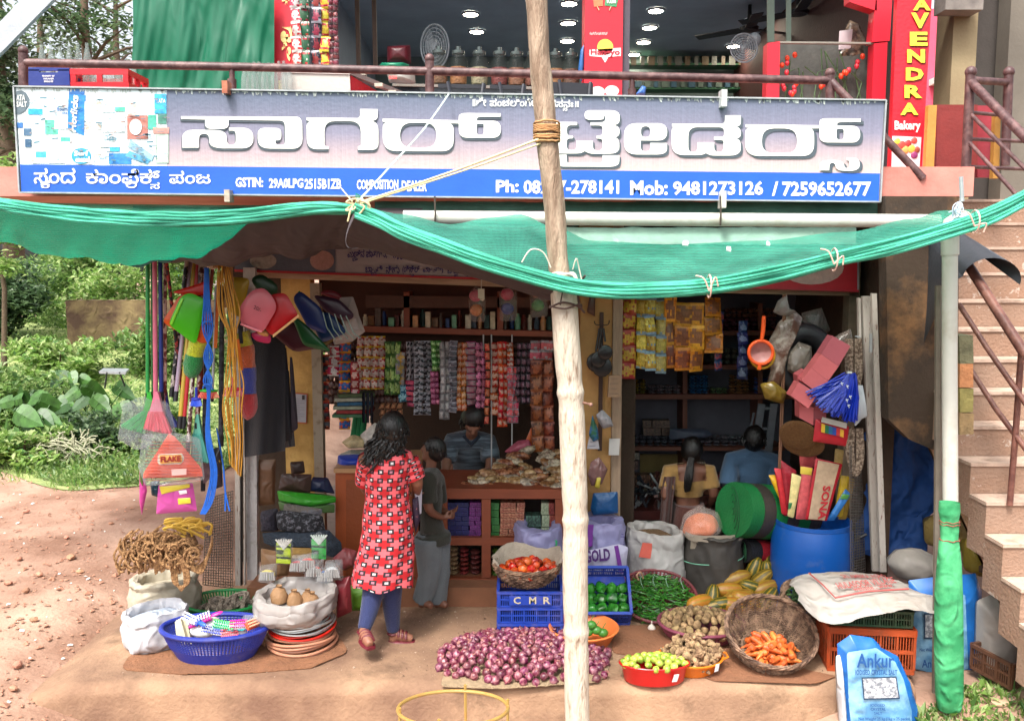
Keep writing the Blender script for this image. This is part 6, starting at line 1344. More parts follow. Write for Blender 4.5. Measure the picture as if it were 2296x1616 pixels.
SL=[('dark red strip with black ovals, leftmost',719,795,738,962,1,8,'#8c2a20','#2a2a30','#b04a2c'),('short red and white strip beside the leftmost one',738,776,761,842,1,3,'#b81c2c','#c8c4c4','#d8d0cc'),('orange strip with blue ovals',762,768,784,962,1,9,'#c8441c','#2a5a9c','#d89a2c'),('narrow red strip in front of the red block',786,812,804,930,1,6,'#a0241c','#c8a8a0'),('broad red block of sachets with silver swirls',800,754,862,872,4,5,'#a8281c','#c0aca4','#c8a02c'),
 ('olive green strips of long sachets',862,766,896,884,3,4,'#3f6a24','#8aa85a','#2a5a24'),('pale grey strip with a gold badge',890,790,908,862,1,3,'#8d8d90','#b08a3c'),('teal wrapper cluster under the grey strip',893,862,915,900,1,2,'#1f6a8c','#8ac0d0'),('silver and black strip',911,766,927,852,2,7,'#9a98a0','#1c1c24'),('dark purple bottom strip below the silver one',911,852,930,912,1,5,'#3a2440','#c04a6a'),('white strips with black ovals',929,764,966,930,2,13,'#a0a0aa','#20222a'),
 ('bright green strip over the magenta one',967,764,989,832,2,5,'#3f7a34','#a0c88a'),('magenta strip under the green one',966,832,984,906,2,6,'#7c1f48','#b86a8c'),('long silver strip of square sachets',986,766,1008,940,2,9,'#8c8a8e','#b4b0b0'),('grey patterned strip',1008,764,1024,924,1,14,'#a09ea8','#54545e'),('orange over ochre strip',1025,768,1046,920,2,11,'#a0481c','#c09a80','#b8661c'),('silver and pink strip',1046,766,1066,908,1,10,'#8c8488','#a07080','#8a2a58'),('maroon strip with paired pink marks',1067,768,1087,916,2,9,'#541c34','#c07090'),('narrow red and green strip next to the steel rod',1087,768,1097,952,1,9,'#b0301c','#c86a4c','#1c2a1c'),
 ('orange red strip right of the steel rod',1101,768,1117,930,1,10,'#b83a1c','#c8a08c'),('widest orange red strip',1117,766,1137,956,2,11,'#c0341a','#b89080'),('short orange and white strip',1137,768,1150,822,1,5,'#b03a20','#b8a8a0'),('white and pink strip hanging in front',1137,822,1162,948,2,8,'#988c94','#c04a5c'),('black and violet strips',1158,768,1191,905,3,8,'#241f2a','#6a4a5c','#141418'),('white boxes with red marks at the top right',1191,764,1240,806,2,2,'#9c9094','#b04a54'),('brown spice packets hanging by the pole',1192,808,1240,1012,2,6,'#5a2414','#8a4a2c','#7c3a20')]
strip('dark red and brown back row of sachets behind the hanging strips',735,768,1190,905,32,8,'#5c2018','#7a6058','#40241c',Y=7.12)
for lb_,x0,y0,x1,y1,c,r,*cs in SL:strip('hanging sachets: '+lb_,x0,y0,x1,y1,c,r,*cs)
PO=[('soap packs hanging in one column, red yellow orange pink',1396,668,1424,848,1,5,'#b04a3c','#c8a03c','#a83a30'),('leftmost column of yellow noodle packets with pale blue tops',1427,668,1450,826,1,4,'#b8982c','#c8b04c','#7c98a8'),('second column of yellow noodle packets with pale blue tops',1449,668,1470,830,1,4,'#b8962c','#c8b858','#7c9ab0'),('third column of yellow noodle packets with pale blue tops',1470,672,1491,836,1,4,'#b4922c','#bfae5a','#7c98a8'),
      ('first column of orange pouches',1490,668,1514,824,1,3,'#c0781c','#7a4a30','#d0902c'),('second wide column of orange pouches',1514,680,1550,830,1,3,'#c87c1c','#8a5434','#d8962c'),('third column of orange pouches',1545,680,1577,832,1,3,'#c0761c','#805038','#d0902c'),('outermost column of orange pouches, by the dark shelf',1582,668,1618,790,1,3,'#b8701c','#8a5a38','#c8882c'),('blue and red sachets on the dark shelf side',1604,700,1620,830,1,6,'#2a3f70','#a04a4c'),('navy sachets hanging before the back shelf',1655,720,1676,850,1,5,'#1f2c5c','#6a7a9a')]
for lb_,x0,y0,x1,y1,c,r,*cs in PO:strip('hanging packets: '+lb_,x0,y0,x1,y1,c,r,*cs,Y=6.9,group='packet columns hanging in the right bay',name='packet_column',part='packet',cat='packets')
# ---- shelves and counters, left bay
br=mat('#7a3a20',.55,v=.15,sc_=3,stretch=(1,1,4));brd=mat('#5c2616',.6,v=.15,sc_=3)
TS=thing('shelf','long red brown shelf across the top of the left bay','shelf',P(1030,745,7.0))
q=MB();q.slab([P(806,744,6.98),P(1305,757,6.98),P(1305,745,6.98),P(806,731,6.98)],.3);q.build('board',br,TS,sm=False)
for x in (905,1115):q=MB();q.slab([P(x,733+(x-806)*.026,7.0),P(x+13,733+(x-806)*.026,7.0),P(x+13,655,7.0),P(x,655,7.0)],.25);q.build('divider',br,TS,sm=False)
q=MB();q.slab([P(715,790,7.32),P(1305,790,7.32),P(1305,590,7.32),P(715,590,7.32)],.02);q.build('back_board',mat('#4a2c20',.8),TS,sm=False)  # left end runs past the shelf, an added dark sheet over the bright opening
q=MB();q.slab([P(820,690,7.0),P(1305,690,7.0),P(1305,668,7.0),P(820,662,7.0)],.02);q.build('top_rail',mat('#4f3022',.7,v=.2),TS,sm=False)
cs_=['#b0a488','#9a6a3c','#4a3a30','#2a4a8a','#5a8a6a','#8a3a2c','#a8a08c','#6a7a8c','#b07a4c','#3a5a50']
for i in range(30):
    x=815+i*14.2+R.uniform(-2,2);y1=731+(x-806)*.026;hh_=R.uniform(20,42);w_=R.uniform(8,13);Y=7.05+.12*(i % 2)
    q=MB();a,b=P(x,y1-1,Y),P(x+w_,y1-hh_,Y);r_=(b.x-a.x)/2
    if i % 3==0 or i>20:q.lathe([(.001,0),(r_,0),(r_,(b.z-a.z)*.75),(r_*.6,(b.z-a.z)*.85),(r_*.6,b.z-a.z),(.001,b.z-a.z)],12,T(Vector(((a.x+b.x)/2,Y,a.z+.002))));nm,ct='jar','jar'
    else:q.box(((a.x+b.x)/2,Y,(a.z+b.z)/2+.002),(r_*2,.1,b.z-a.z));nm,ct='carton','carton'
    o=tz(q,nm,mat(cs_[i % 10],.4,v=.3,sc_=25),'small %s standing on the long top shelf of the left bay' % nm,ct,nm+'s on the top shelf')

for x in (1102,1148,1084):q=MB();q.tube([P(x,750,6.97),P(x,1100 if x>1090 else 800,6.97)],.006,6);tz(q,'steel_rod',alu,{1102:'steel rod standing between the sachet strips, left of two',1148:'steel rod standing right of the shopkeeper',1084:'short steel rod under the top shelf'}[x],'rod')
CT=thing('counter','red brown wooden counter with goods behind its glass front','counter',P(1130,1310,6.3));Yc=6.34
q=MB();q.slab([P(930,1118,Yc),P(1305,1118,Yc),P(1305,1098,Yc),P(930,1094,Yc)],.6);q.build('top',br,CT,sm=False)
for a,b,c,d in [(930,1205,1305,1222),(930,1296,1305,1318),(1080,1119,1100,1295),(990,1119,1003,1295),(1245,1119,1305,1295),(930,1119,938,1295)]:
    q=MB();q.slab([P(a,d,Yc),P(c,d,Yc),P(c,b,Yc),P(a,b,Yc)],.05);q.build('frame',br,CT,sm=False)
q=MB();q.slab([P(930,1315,Yc+.35),P(1305,1315,Yc+.35),P(1305,1119,Yc+.35),P(930,1119,Yc+.35)],.02);q.build('back_board',mat('#22140f',.8),CT,sm=False)
def stack(label,name,cat,x0,y0,x1,y1,cols,rows,c1,c2,Y,group,box=True):
    me=SK.get((c1,c2,'b'))
    if not me:
        q=MB();q.box((0,0,0),(.96,.9,.94));
        if not box:q=MB();q.ell((0,0,0),(.5,.5,.48),8,6)
        o=q.build(name,mat(c1,.4,v=.25,sc_=4,c2=c2,rnd=.12,b=.3,bs=8),loc=(0,0,0),sm=not box);me=o.data;bpy.data.objects.remove(o);SK[(c1,c2,'b')]=me
    w_,h_=(x1-x0)/cols,(y1-y0)/rows
    for i in range(cols):
        for j in range(rows):
            p=P(x0+w_*(i+.5),y0+h_*(j+.5),Y);k=pg(p);o=bpy.data.objects.new(name,me);sc.collection.objects.link(o);o.location=p;o.scale=(w_*k,.12,h_*k);tag(o,label,cat,group)
            o.rotation_euler=(0,R.uniform(-.05,.05),R.uniform(-.1,.1))
for lb_,x0,y0,x1,y1,c,r,c1,c2,bx_ in [('deep blue packet stacked in the upper left of the counter',1005,1122,1052,1204,3,8,'#14174c','#252a6a',1),('purple glittering packet stacked beside the blue ones',1053,1122,1078,1204,2,8,'#4a1a5c','#8a3a8c',1),('green carton in the upper right of the counter',1102,1122,1120,1204,1,5,'#2a6a2c','#357a3a',1),('orange brown carton in the upper right of the counter',1121,1122,1176,1204,3,7,'#8a341c','#b8866a',1),('dark jar behind the counter glass',1178,1150,1212,1204,2,2,'#24302c','#4a6a5c',1),('pale carton with lettering behind the counter glass',1213,1122,1230,1204,1,3,'#8a9a7c','#a8b094',1),('red carton by the pole side of the counter',1231,1122,1244,1204,1,3,'#7a1c1c','#9a4a3c',1),
    ('tan snack packet stacked at the lower left of the counter',1006,1224,1028,1296,1,7,'#7a5a3c','#a08464',0),('dark red snack packet stacked at the lower left of the counter',1030,1226,1052,1296,1,7,'#5a1c1c','#8a3a34',0),('maroon snack packet stacked next to the frame',1054,1230,1078,1296,1,6,'#4a2020','#6a3430',0),('green packet at the lower right of the counter',1102,1226,1120,1290,1,5,'#1f5a24','#7a8a2c',0),('grey brown packet at the lower right of the counter',1122,1226,1240,1294,5,6,'#3f342c','#6a5a4c',0),('reddish packet stacked behind the boy in the counter',940,1226,988,1296,2,8,'#5c2c20','#8a4a38',0)]:
    stack(lb_,'carton' if bx_ else 'snack_packet','carton' if bx_ else 'packet',x0,y0,x1,y1,c,r,c1,c2,Yc+.14,lb_,bx_)

def sp(q):q.ell((0,0,0),(.075,.05,.03),10,6);q.wr(.012,18,2);q.ell((.07,0,.012),(.018,.02,.006),6,4)
snm=[mat('#8a6440',.22,v=.3,sc_=30,c2='#b09068',rnd=.2,b=.5,bs=30),mat('#6a3f28',.22,v=.3,sc_=30,c2='#9a6a48',rnd=.2,b=.5,bs=30),mat('#8a7c6c',.2,v=.3,sc_=30,c2='#b8a890',rnd=.2,b=.5,bs=30)]
for k in range(3):
    pts=[]
    for i in range(26):
        x=R.uniform(1055,1300);top_=1092-max(0,min(1,(x-1040)/130))*82;y=R.uniform(top_,1092);pts.append(P(x,y,6.45+.5*(1092-y)/90+R.uniform(0,.1)))
    heap('snack%d' % k,sp,snm[k],['tan fried snack packet in the pile on the counter','brown lentil packet in the pile on the counter','greyish clear packet in the pile on the counter'][k],'packet','snack packets heaped on the counter',pts,'snack_packet',rots=lambda i:(R.uniform(-.5,.5),R.uniform(-.5,.5),R.uniform(-.8,.8)))
pil('packet','tall orange packet standing on the snack pile behind the counter','packet',[(1180,985),(1190,958),(1196,962),(1194,1010),(1178,1010)],7.0,.03,'#c8602c',wr=.006)
pil('plastic_bag','crimson and white carrier bag slumped on the snack pile','bag',[(1130,1012),(1160,990),(1185,985),(1195,1008),(1150,1020)],6.95,.05,mat('#9c4a5c',.35,v=.4,sc_=12,b=.5,bs=14),wr=.012)

C2=thing('side_counter','orange brown wooden side counter behind the woman','counter',P(800,1300,6.4))
q=MB();q.slab([P(752,1306,6.42),P(930,1306,6.42),P(930,1060,6.42),P(752,1060,6.42)],.6);q.build('cabinet',mat('#9a4a20',.5,v=.12,sc_=2,stretch=(5,1,1)),C2,sm=False)
q=MB();q.slab([P(776,1290,6.41),P(925,1290,6.41),P(925,1076,6.41),P(776,1076,6.41)],.008);q.build('door_panel',mat('#84401c',.45,v=.12,sc_=2),C2,sm=False)
q=MB();q.slab([P(748,1060,6.38),P(935,1060,6.38),P(935,1050,6.38),P(748,1050,6.38)],.66);q.build('top',mat('#a88058',.6,v=.15),C2,sm=False)
pil('tray','blue plastic tray of bagged goods on the side counter','tray',[(756,1042),(832,1040),(830,1018),(758,1020)],6.6,.12,plas('#1f3a9c'))
for i,(pts,c_,lb_) in enumerate([([(760,1018),(785,1008),(830,1010),(830,1026),(765,1026)],'#8d8a80','bag of black and white beads in the blue tray'),([(765,992),(790,975),(825,980),(828,1002),(780,1006)],'#b0a078','knotted bag of yellow lentils above the blue tray'),([(808,975),(840,948),(860,960),(850,1000),(820,1005)],'#b8b4ac','white bag slumped behind the lentil bag')]):
    pil('bag',lb_,'bag',pts,6.7,.07,mat(c_,.4,v=.3,sc_=30,b=.5,bs=14),wr=.01)
for i in range(3):q=MB();q.tube([P(793+i*9,980,7.3),P(799+i*9,932,7.3)],.028,12);tz(q,'green_roll',mat('#0f7a44',.6,v=.15),'roll of green netting standing in the side doorway','roll','rolls of green netting')
for i in range(4):
    for j in range(3):q=MB();pillow(q,[(852+i*13-j*2,945-j*14),(866+i*13-j*2,943-j*14),(864+i*13,931-j*14),(854+i*13,932-j*14)],6.95,.05,3);tz(q,'egg_tray',mat('#a07050',.8,v=.4,sc_=40),'tray of brown eggs stacked behind the woman','eggs','egg trays')
for i,c_ in enumerate(['#3f6a4c','#8a2c2c','#8f9480','#2a5a7c','#a0a090','#4a5a3c']):q=MB();q.box(P(790+(i % 2)*8,928-i*9,7.0),(.28,.2,.025),rz=.05*i);tz(q,'cloth_bundle',mat(c_,.8,v=.3,sc_=20),['green folded cloth lowest in the pile by the side doorway','red folded cloth in the pile by the side doorway','pale folded cloth in the pile by the side doorway','blue folded cloth in the pile by the side doorway','off-white folded cloth near the top of the pile by the side doorway','olive folded cloth topping the pile by the side doorway'][i],'cloth')
for i in range(3):q=MB();q.grid(lambda u,v:P(812+i*9+7*u,880+68*v,6.85+.02*math.sin(u*6+i)),4,8);tz(q,'striped_bag',mat('#1a1f34',.6,v=.4,sc_=14,c2='#7a705c',lo=.62,hi=.66,stretch=(3,1,.6)),'dark striped shopping bag hanging by the side doorway','bag','striped bags by the doorway')

N_=thing('notice','printed notice with orange border on the yellow pillar','notice',P(670,950,7.09))
q=MB();q.slab(quad([(652,948),(688,950),(690,882),(652,879)],7.09),.004);q.build('border',mat('#b8603c',.6),N_,sm=False)
q=MB();q.slab(quad([(654,945),(686,947),(687,885),(654,882)],7.084),.003);q.build('paper',mat('#a9a8b0',.6,v=.05),N_,sm=False)
q=MB()
for i in range(10):q.bar(P(657,893+i*5,7.08),P(683 if i % 3 else 672,893.5+i*5,7.08),.004,.001)
q.build('print_lines',mat('#5a5a68'),N_,sm=False,kind='stuff')
q=MB();q.slab(quad([(677,896),(683,896),(683,886),(677,886)],7.078),.001);q.build('portrait_patch',mat('#3a3434'),N_,sm=False)

def cloth_hang(label,pts,Y,c_,amp=.03,n=8,cat='cloth',**k):
    (x0,y0),(x1,y1),(x2,y2),(x3,y3)=pts;q=MB()
    q.grid(lambda u,v:P((x0+(x1-x0)*u)*(1-v)+(x3+(x2-x3)*u)*v,(y0+(y1-y0)*u)*(1-v)+(y3+(y2-y3)*u)*v,Y+amp*math.sin(u*n+v*1.5)*(.3+v)),40,20);m0=len(q.v)
    return tz(q,'hanging_cloth',cloth(c_,**k),label,cat)
cloth_hang('large black cloth hanging behind the dusters',[(545,770),(640,745),(640,1010),(548,1025)],5.9,'#14161e',.04)
cloth_hang('dark checked cloth hanging right of the black one',[(580,765),(642,780),(662,1000),(600,1010)],6.1,'#22222c',.05,12)
cloth_hang('dark blue sheet hanging between the dusters and dustpans',[(560,745),(640,760),(600,900),(560,900)],6.2,'#182a48',.04)
for i,(pts,c_,lb_) in enumerate([([(650,800),(655,800),(668,960),(655,970)],'#2a2430','narrow checked umbrella sleeve hanging nearest the pillar'),([(636,830),(648,830),(655,985),(640,990)],'#1a1a22','black folded umbrella hanging beside the pillar')]):pil('folded_umbrella',lb_,'umbrella',pts,6.0,.04,mat(c_,.7,v=.3,sc_=40))

for i,(pts,Y,d,c_,nm,lb_,k) in enumerate([
    ([(578,1135),(618,1130),(618,1028),(578,1030)],6.5,.03,'#6a4a34','cardboard','upright brown cardboard sheet beside the white post',{}),
    ([(625,1095),(695,1105),(700,1062),(632,1060)],6.35,.04,'#3c2a26','cardboard_box','dark brown flat box on the pile of mats',{}),
    ([(655,1062),(683,1060),(682,1036),(650,1034)],6.45,.03,'#3a2c28','cardboard_box','small dark box on top of the goods pile',{}),
    ([(690,1100),(750,1106),(735,1072),(700,1068)],6.4,.06,'#1c2442','folded_tarpaulin','dark blue folded tarpaulin beside the side counter',{}),
    ([(622,1098),(752,1112),(754,1125),(700,1135),(628,1122)],6.3,.08,'#2f8a24','plastic_sheet','lime green folded plastic sheet in the goods pile',{}),
    ([(625,1122),(752,1128),(752,1150),(630,1142)],6.32,.08,'#4a6a3c','plastic_sheet','dull green folded sheet under the lime one',{}),
    ([(636,1130),(722,1142),(720,1156),(634,1146)],6.22,.05,'#8a8078','folded_cloth','rolled off-white cloth on the black doormats',{}),
    ([(618,1150),(632,1142),(722,1155),(730,1190),(700,1200),(620,1185)],6.15,.09,'#24242a','doormat','shaggy black doormat folded in the pile',{}),
    ([(585,1145),(622,1140),(625,1190),(585,1192)],6.2,.09,'#34303a','doormat','dark grey doormat folded at the left of the pile',{}),
    ([(588,1192),(740,1188),(765,1215),(768,1250),(720,1225),(590,1218)],6.1,.1,'#2a3440','doormat','grey and blue striped doormat draping to the right',{}),
    ([(585,1228),(650,1240),(648,1290),(586,1295)],6.0,.06,'#8a6a4c','carton','open tan carton behind the scrubbing brushes',{}),
    ([(745,1250),(775,1225),(800,1235),(800,1265),(770,1280)],6.0,.06,'#7a3a3c','plastic_bag','reddish clear bag beside the side counter',{}),
    ([(752,1300),(785,1290),(790,1370),(755,1385)],5.75,.05,'#7a2830','printed_bag','dark red and white printed bag behind the woman',{}),
    ([(785,1310),(830,1300),(826,1365),(790,1370)],5.95,.08,'#5a8a24','bucket','lime green bucket behind the woman',{})]):
    rough='mat' in nm or 'cloth' in nm;pil(nm,lb_,nm.split('_')[-1],pts,Y,d,mat(c_,.85 if rough else .4,v=.4 if rough else .15,sc_=40 if 'doormat' in nm else 12,b=.8 if rough else .4,bs=90 if rough else 14,c2='#6c6c74' if 'black door' in lb_ else None,lo=.5,hi=.62),wr=.012,rad=4)
for i,(a,b,c_,c2,lb_) in enumerate([(636,1235,'#c0d81c','#d8d8d0','yellow and white dish brush bag, left of the pair'),(715,1225,'#1fae3c','#c8d8d0','green and white dish brush bag, right of the pair')]):
    t=thing('brush_packet',lb_,'brushes',P(a,b+45,5.8));q=MB()
    for k in range(8):q.bar(P(a-16,b-14+k*5,5.8),P(a+16,b-12+k*5,5.8),.012,.03)
    q.build('bristles',plas(c_),t,kind='stuff');q=MB()
    for k in range(7):q.tube([P(a,b-5,5.79),P(a-18+k*6,b-26,5.78)],.006,5)
    q.build('handles',plas(c2),t,kind='stuff')
    q=MB();pillow(q,rpath([(a-20,b-20,8),(a,b-34,8),(a+20,b-20,8),(a+18,b+30,6),(a-14,b+30,6)],3),5.8,.06,4);q.wr(.01,14,i);q.build('wrapper',film(),t)
for i,(a,b,c_) in enumerate([(668,1268,'#a81c28'),(690,1262,'#d8402c'),(705,1280,'#e0503c'),(730,1290,'#2a5ab0'),(745,1282,'#c8cacc'),(600,1288,'#d8c85c')]):
    t=thing('brush_packet',['dark red brush bag behind the open white bag','red scourer bag in the middle of the brush bags','orange red brush bag nearest the open white bag','blue brush bag right of the orange one','white brush bag with clear wrapper far right','pale yellow brush bag at the left by the white post'][i],'brushes',P(a,b,5.7));q=MB();q.ell(P(a,b,5.7),(.05,.03,.035),12,8);q.build('scourer',mat(c_,.6,v=.2,b=.6,bs=60),t)
    q=MB()
    for k in range(7):q.bar(P(a-13+k*4,b-6,5.665),P(a-16+k*5,b+12,5.66),.006,.02)
    q.build('bristles',plas('#a09c98'),t,kind='stuff');q=MB();pillow(q,rpath([(a-22,b+14,6),(a-18,b-20,6),(a+24,b-28,3),(a+20,b+16,6)],3),5.7,.06,4);q.wr(.02,12,i);q.build('wrapper',film(),t)
# ---- toys, pans, papers on the middle pillar
q=MB();q.tube([P(1080,615,6.3),P(1079,648,6.3)],.003,5);q.box(P(1079,658,6.3),(.045,.03,.065));q.ell(P(1081,670,6.3),(.018,.018,.014));tz(q,'bulb_holder',mat('#c8c0ac',.5),'white bulb holder dangling from a red wire','bulb holder')
for lb_,x,y,c1,c2,w_ in [('bag with pink and orange toy balls left of the bulb holder side',1070,685,'#b8405c','#c8701c',18),('bag with red and blue toys hanging in the middle',1140,682,'#c02a50','#1f3a8c',19),('bag with orange and green toys hanging by the pole',1208,675,'#b8501c','#3a8a3c',20)]:
    t=thing('toy_bag',lb_,'toys',P(x,y-40,6.6),'clear bags of plastic toys under the inner sign');q=MB();q.ell(P(x-3,y-22,6.6),(.05,.04,.045),12,8);q.build('toy',plas(c1),t);q=MB();q.ell(P(x-2,y+10,6.6),(.048,.04,.045),12,8);q.build('toy',plas(c2),t)
    q=MB();pillow(q,rpath([(x-w_,y+38,8),(x-w_,y-30,8),(x,y-46,3),(x+w_,y-30,8),(x+w_,y+36,8)],3),6.6,.07,5);q.wr(.012,12,x);q.build('wrapper',film('#b8b0a8',.8),t)
q=MB();q.bar(P(1349,700,6.72),P(1345,1010,6.72),.03,.015,up=(0,1,0));rail_o=tz(q,'hook_rail',mat('#3a241c',.7),'dark wooden hook rail fixed on the middle pillar','rail')
q=MB();q.tube(rope([P(1333,720,6.7),P(1337,728,6.68),P(1362,728,6.68),P(1366,718,6.7)]),.004,5);q.build('hook',mat('#2a1c18'),rail_o)
for i,(x,y,w_,r_) in enumerate([(1336,812,.012,.07),(1350,822,.012,.075),(1342,806,.012,.06),(1357,790,.012,.055)]):
    q=MB();q.tube([P(1344+i*3,736,6.66-.02*i),P(x,y-24,6.65-.02*i)],.008,6);q.ell(P(x,y,6.64-.025*i),(r_,.012,r_*1.05),18,8)
    tz(q,'frying_pan',mat('#1c1d1f',.3,v=.2),'dark iron ladle or pan hanging on the pillar rail','pan','dark pans hanging on the middle pillar')
def card(name,label,cat,pts,Y,c_,lines=0,th=.006,**k):
    q=MB();q.slab(quad(pts,Y),th);o=tz(q,name,mat(c_,.6,v=.1),label,cat,sm=False)
    if lines:
        q=MB();(x0,y0),(x1,y1),(x2,y2),(x3,y3)=pts
        for i in range(lines):f=(i+.6)/(lines+.3);q.bar(P(x3+(x0-x3)*f+3,y3+(y0-y3)*f,Y-.003),P(x2+(x1-x2)*f-4-(i % 3)*2,y2+(y1-y2)*f,Y-.003),.004,.001)
        q.build('print_lines',mat('#4a4450'),o,sm=False,kind='stuff')
    return o
card('carton','thin printed carton on the little ledge of the middle pillar','carton',[(1363,890),(1392,890),(1392,842),(1366,842)],6.6,'#8a7058',4,.05)
card('payment_card','small white payment card stuck on the pillar edge','card',[(1365,1020),(1388,1020),(1390,983),(1366,983)],6.66,'#a9a8a6',0)
card('calendar','white dotted calendar under the green bag on the pillar','calendar',[(1316,1006),(1344,1006),(1340,975),(1322,975)],6.62,'#a8a8b0',3)
pil('plastic_bag','clear bag with blue specks hanging from the pillar rail','bag',[(1335,930),(1350,918),(1368,935),(1375,955),(1352,962),(1340,945)],6.6,.04,mat('#8a888c',.2,v=.3,b=.5,bs=14),wr=.008)
pil('plastic_bag','green and blue packet hanging beside the bamboo pole','bag',[(1320,975),(1328,930),(1340,960),(1343,985),(1330,990)],6.6,.03,mat('#2a6a4c',.3,v=.3,sc_=10,c2='#3a6ab0',b=.3))
pil('plastic_bag','clear bag of pink strips hanging low on the pillar','bag',[(1318,1065),(1325,1035),(1345,1025),(1362,1050),(1350,1085),(1325,1090)],6.62,.04,mat('#7a5a58',.25,v=.3,sc_=12,b=.5,bs=14),wr=.008)
pil('torch','small yellow torch hanging low on the pillar','torch',[(1333,1092),(1338,1070),(1348,1070),(1344,1095)],6.58,.014,'#b8a83c')
pil('blue_packet','blue and white printed packet standing above the lilac sacks','packet',[(1324,1140),(1330,1105),(1385,1102),(1386,1150),(1330,1155)],6.6,.04,mat('#1f5a94',.3,v=.3,sc_=7,c2='#a0b4c0',lo=.58,hi=.68,b=.3))
pil('brown_pouch','brown pouch nailed above the pans on the middle pillar','pouch',[(1316,700),(1322,660),(1335,665),(1334,710)],6.7,.02,'#4a3024')  # small plain dark brown pouch shape on the pillar
# ---- right bay racks
RK=thing('shelf_rack','dark wooden shelf rack across the back of the right bay','shelf',P(1570,1100,8.0));rkm=mat('#6a4030',.6,v=.2,sc_=3)
for x0,y0,x1,y1 in [(1394,742,1900,752),(1394,818,1760,828),(1394,884,1900,895),(1394,1002,1760,1010),(1394,1098,1760,1108)]:
    q=MB();q.slab(px(x0,y0,x1,y1,7.9),.3);q.build('board',rkm,RK,sm=False)
for x in (1531,1700):q=MB();q.slab(px(x,680,x+10,1100,7.95),.28);q.build('divider',rkm,RK,sm=False)
q=MB();q.slab(px(1390,660,1910,1180,8.25),.02);q.build('back_board',mat('#5a5a64',.85),RK,sm=False)
q=MB();q.slab(quad([(1500,1098),(1500,1030),(1450,1030),(1445,1098)][::1],8.2),.01) if 0 else q.slab(px(1435,1018,1560,1096,8.2),.01);q.build('yellow_wall_patch',mat('#7a6a40',.9,v=.2),RK,sm=False)
q=MB();q.slab(px(1394,1096,1560,1100,7.88),.01);q.build('edge_strip',mat('#7a7468',.4),RK,sm=False)
for lb_,nm,x0,y0,x1,y1,c,r,c1,c2,bx_ in [
    ('olive snack packet on the third shelf of the right bay','snack_packet',1420,850,1448,884,2,5,'#6a6028','#a89a40',0),('grey snack packet on the third shelf of the right bay','snack_packet',1452,862,1526,884,4,3,'#58505a','#a8a0a8',0),('blue snack packet on the third shelf of the right bay','snack_packet',1545,840,1588,884,3,6,'#204070','#4088c0',0),('green small packet on the third shelf of the right bay','snack_packet',1592,868,1630,884,3,2,'#406a44','#80946c',0),('brown spice packet on the third shelf of the right bay','snack_packet',1634,840,1680,884,3,6,'#5a4028','#b08050',0),('deep blue packet on the third shelf at the right','snack_packet',1690,845,1735,884,3,5,'#203070','#4060a0',0),
    ('plum small packet on the first dark shelf','snack_packet',1622,712,1740,742,8,3,'#402434','#88586c',0),('grey green packet on the second dark shelf','snack_packet',1590,780,1735,818,9,3,'#444c44','#889488',0),
    ('brown snack packet heaped on the top dark shelf','snack_packet',1625,690,1742,712,9,2,'#503028','#987060',0),('small silver packet at the left of the third shelf','snack_packet',1398,866,1418,884,2,3,'#807868','#b0a898',0),('small blue packet low on the second dark shelf','snack_packet',1690,765,1738,780,5,2,'#284878','#6888b0',0),('grey metal tin on the fourth shelf left','tin',1535,980,1558,1002,2,1,'#606468','#909498',1),('clear jar with dark lid on the left lower shelf','jar',1400,1012,1432,1028,3,1,'#585048','#a89c90',1),('brown carton on the left fourth shelf','carton',1440,940,1500,974,3,2,'#403028','#705848',1),('red tin on the low shelf behind the woman','tin',1580,1060,1640,1096,4,2,'#582028','#903840',1),
    ('dark bottle on the lower shelf of the right bay','bottle',1400,1030,1430,1050,3,1,'#44302c','#887068',1),('glass jar with red lid on the lower shelf of the right bay','jar',1540,1030,1580,1096,3,1,'#706458','#c0a898',1),('dark jar standing on the lowest shelf of the right bay','jar',1400,1060,1500,1096,6,1,'#442c2c','#886450',1),
    ('black packet lying on the fourth shelf','snack_packet',1400,975,1530,1002,8,3,'#303038','#707480',0),('dark tray packet on the fourth shelf right','snack_packet',1560,975,1690,1002,7,3,'#343038','#888890',0)]:
    stack(lb_,nm,'packet' if nm=='snack_packet' else nm,x0,y0,x1,y1,c,r,c1,c2,8.02,lb_+'es' if 0 else lb_,bx_)
pil('carton','flat grey blue box lying on the fourth shelf of the right bay','carton',[(1502,960),(1585,962),(1600,975),(1585,982),(1500,985)],7.85,.06,mat('#454e60',.5))

C3=thing('counter','dark counter with small goods in the right bay','counter',P(1480,1180,7.3));q=MB();q.slab(px(1390,1145,1760,1165,7.3),.5);q.build('top',mat('#4a1c18',.5),C3,sm=False);q=MB();q.slab(px(1390,1166,1760,1290,7.35),.4);q.build('cabinet',mat('#241410',.7),C3,sm=False)
q=MB();q.slab(px(1390,1168,1760,1172,7.33),.01);q.build('edge_strip',mat('#8a8478',.4),C3,sm=False)
def tool(q):q.tube([(-.06,0,0),(0,0,.003),(.05,0,0)],[.008,.011,.007],6);q.box((.06,0,0),(.03,.03,.02))
for k,c_ in enumerate(['#30343c','#8a8d90','#5a3a34']):
    heap('tool%d' % k,tool,mat(c_,.35,m=.3,v=.3,rnd=.2),['dark small hardware item on the right bay counter','shiny small hardware item on the right bay counter','brown small hardware item on the right bay counter'][k],'hardware','small goods on the right bay counter',[P(R.uniform(1400,1500),R.uniform(1075,1143),7.35+R.uniform(0,.2)) for _ in range(16)],'hardware_item',scl=(.6,1.5))

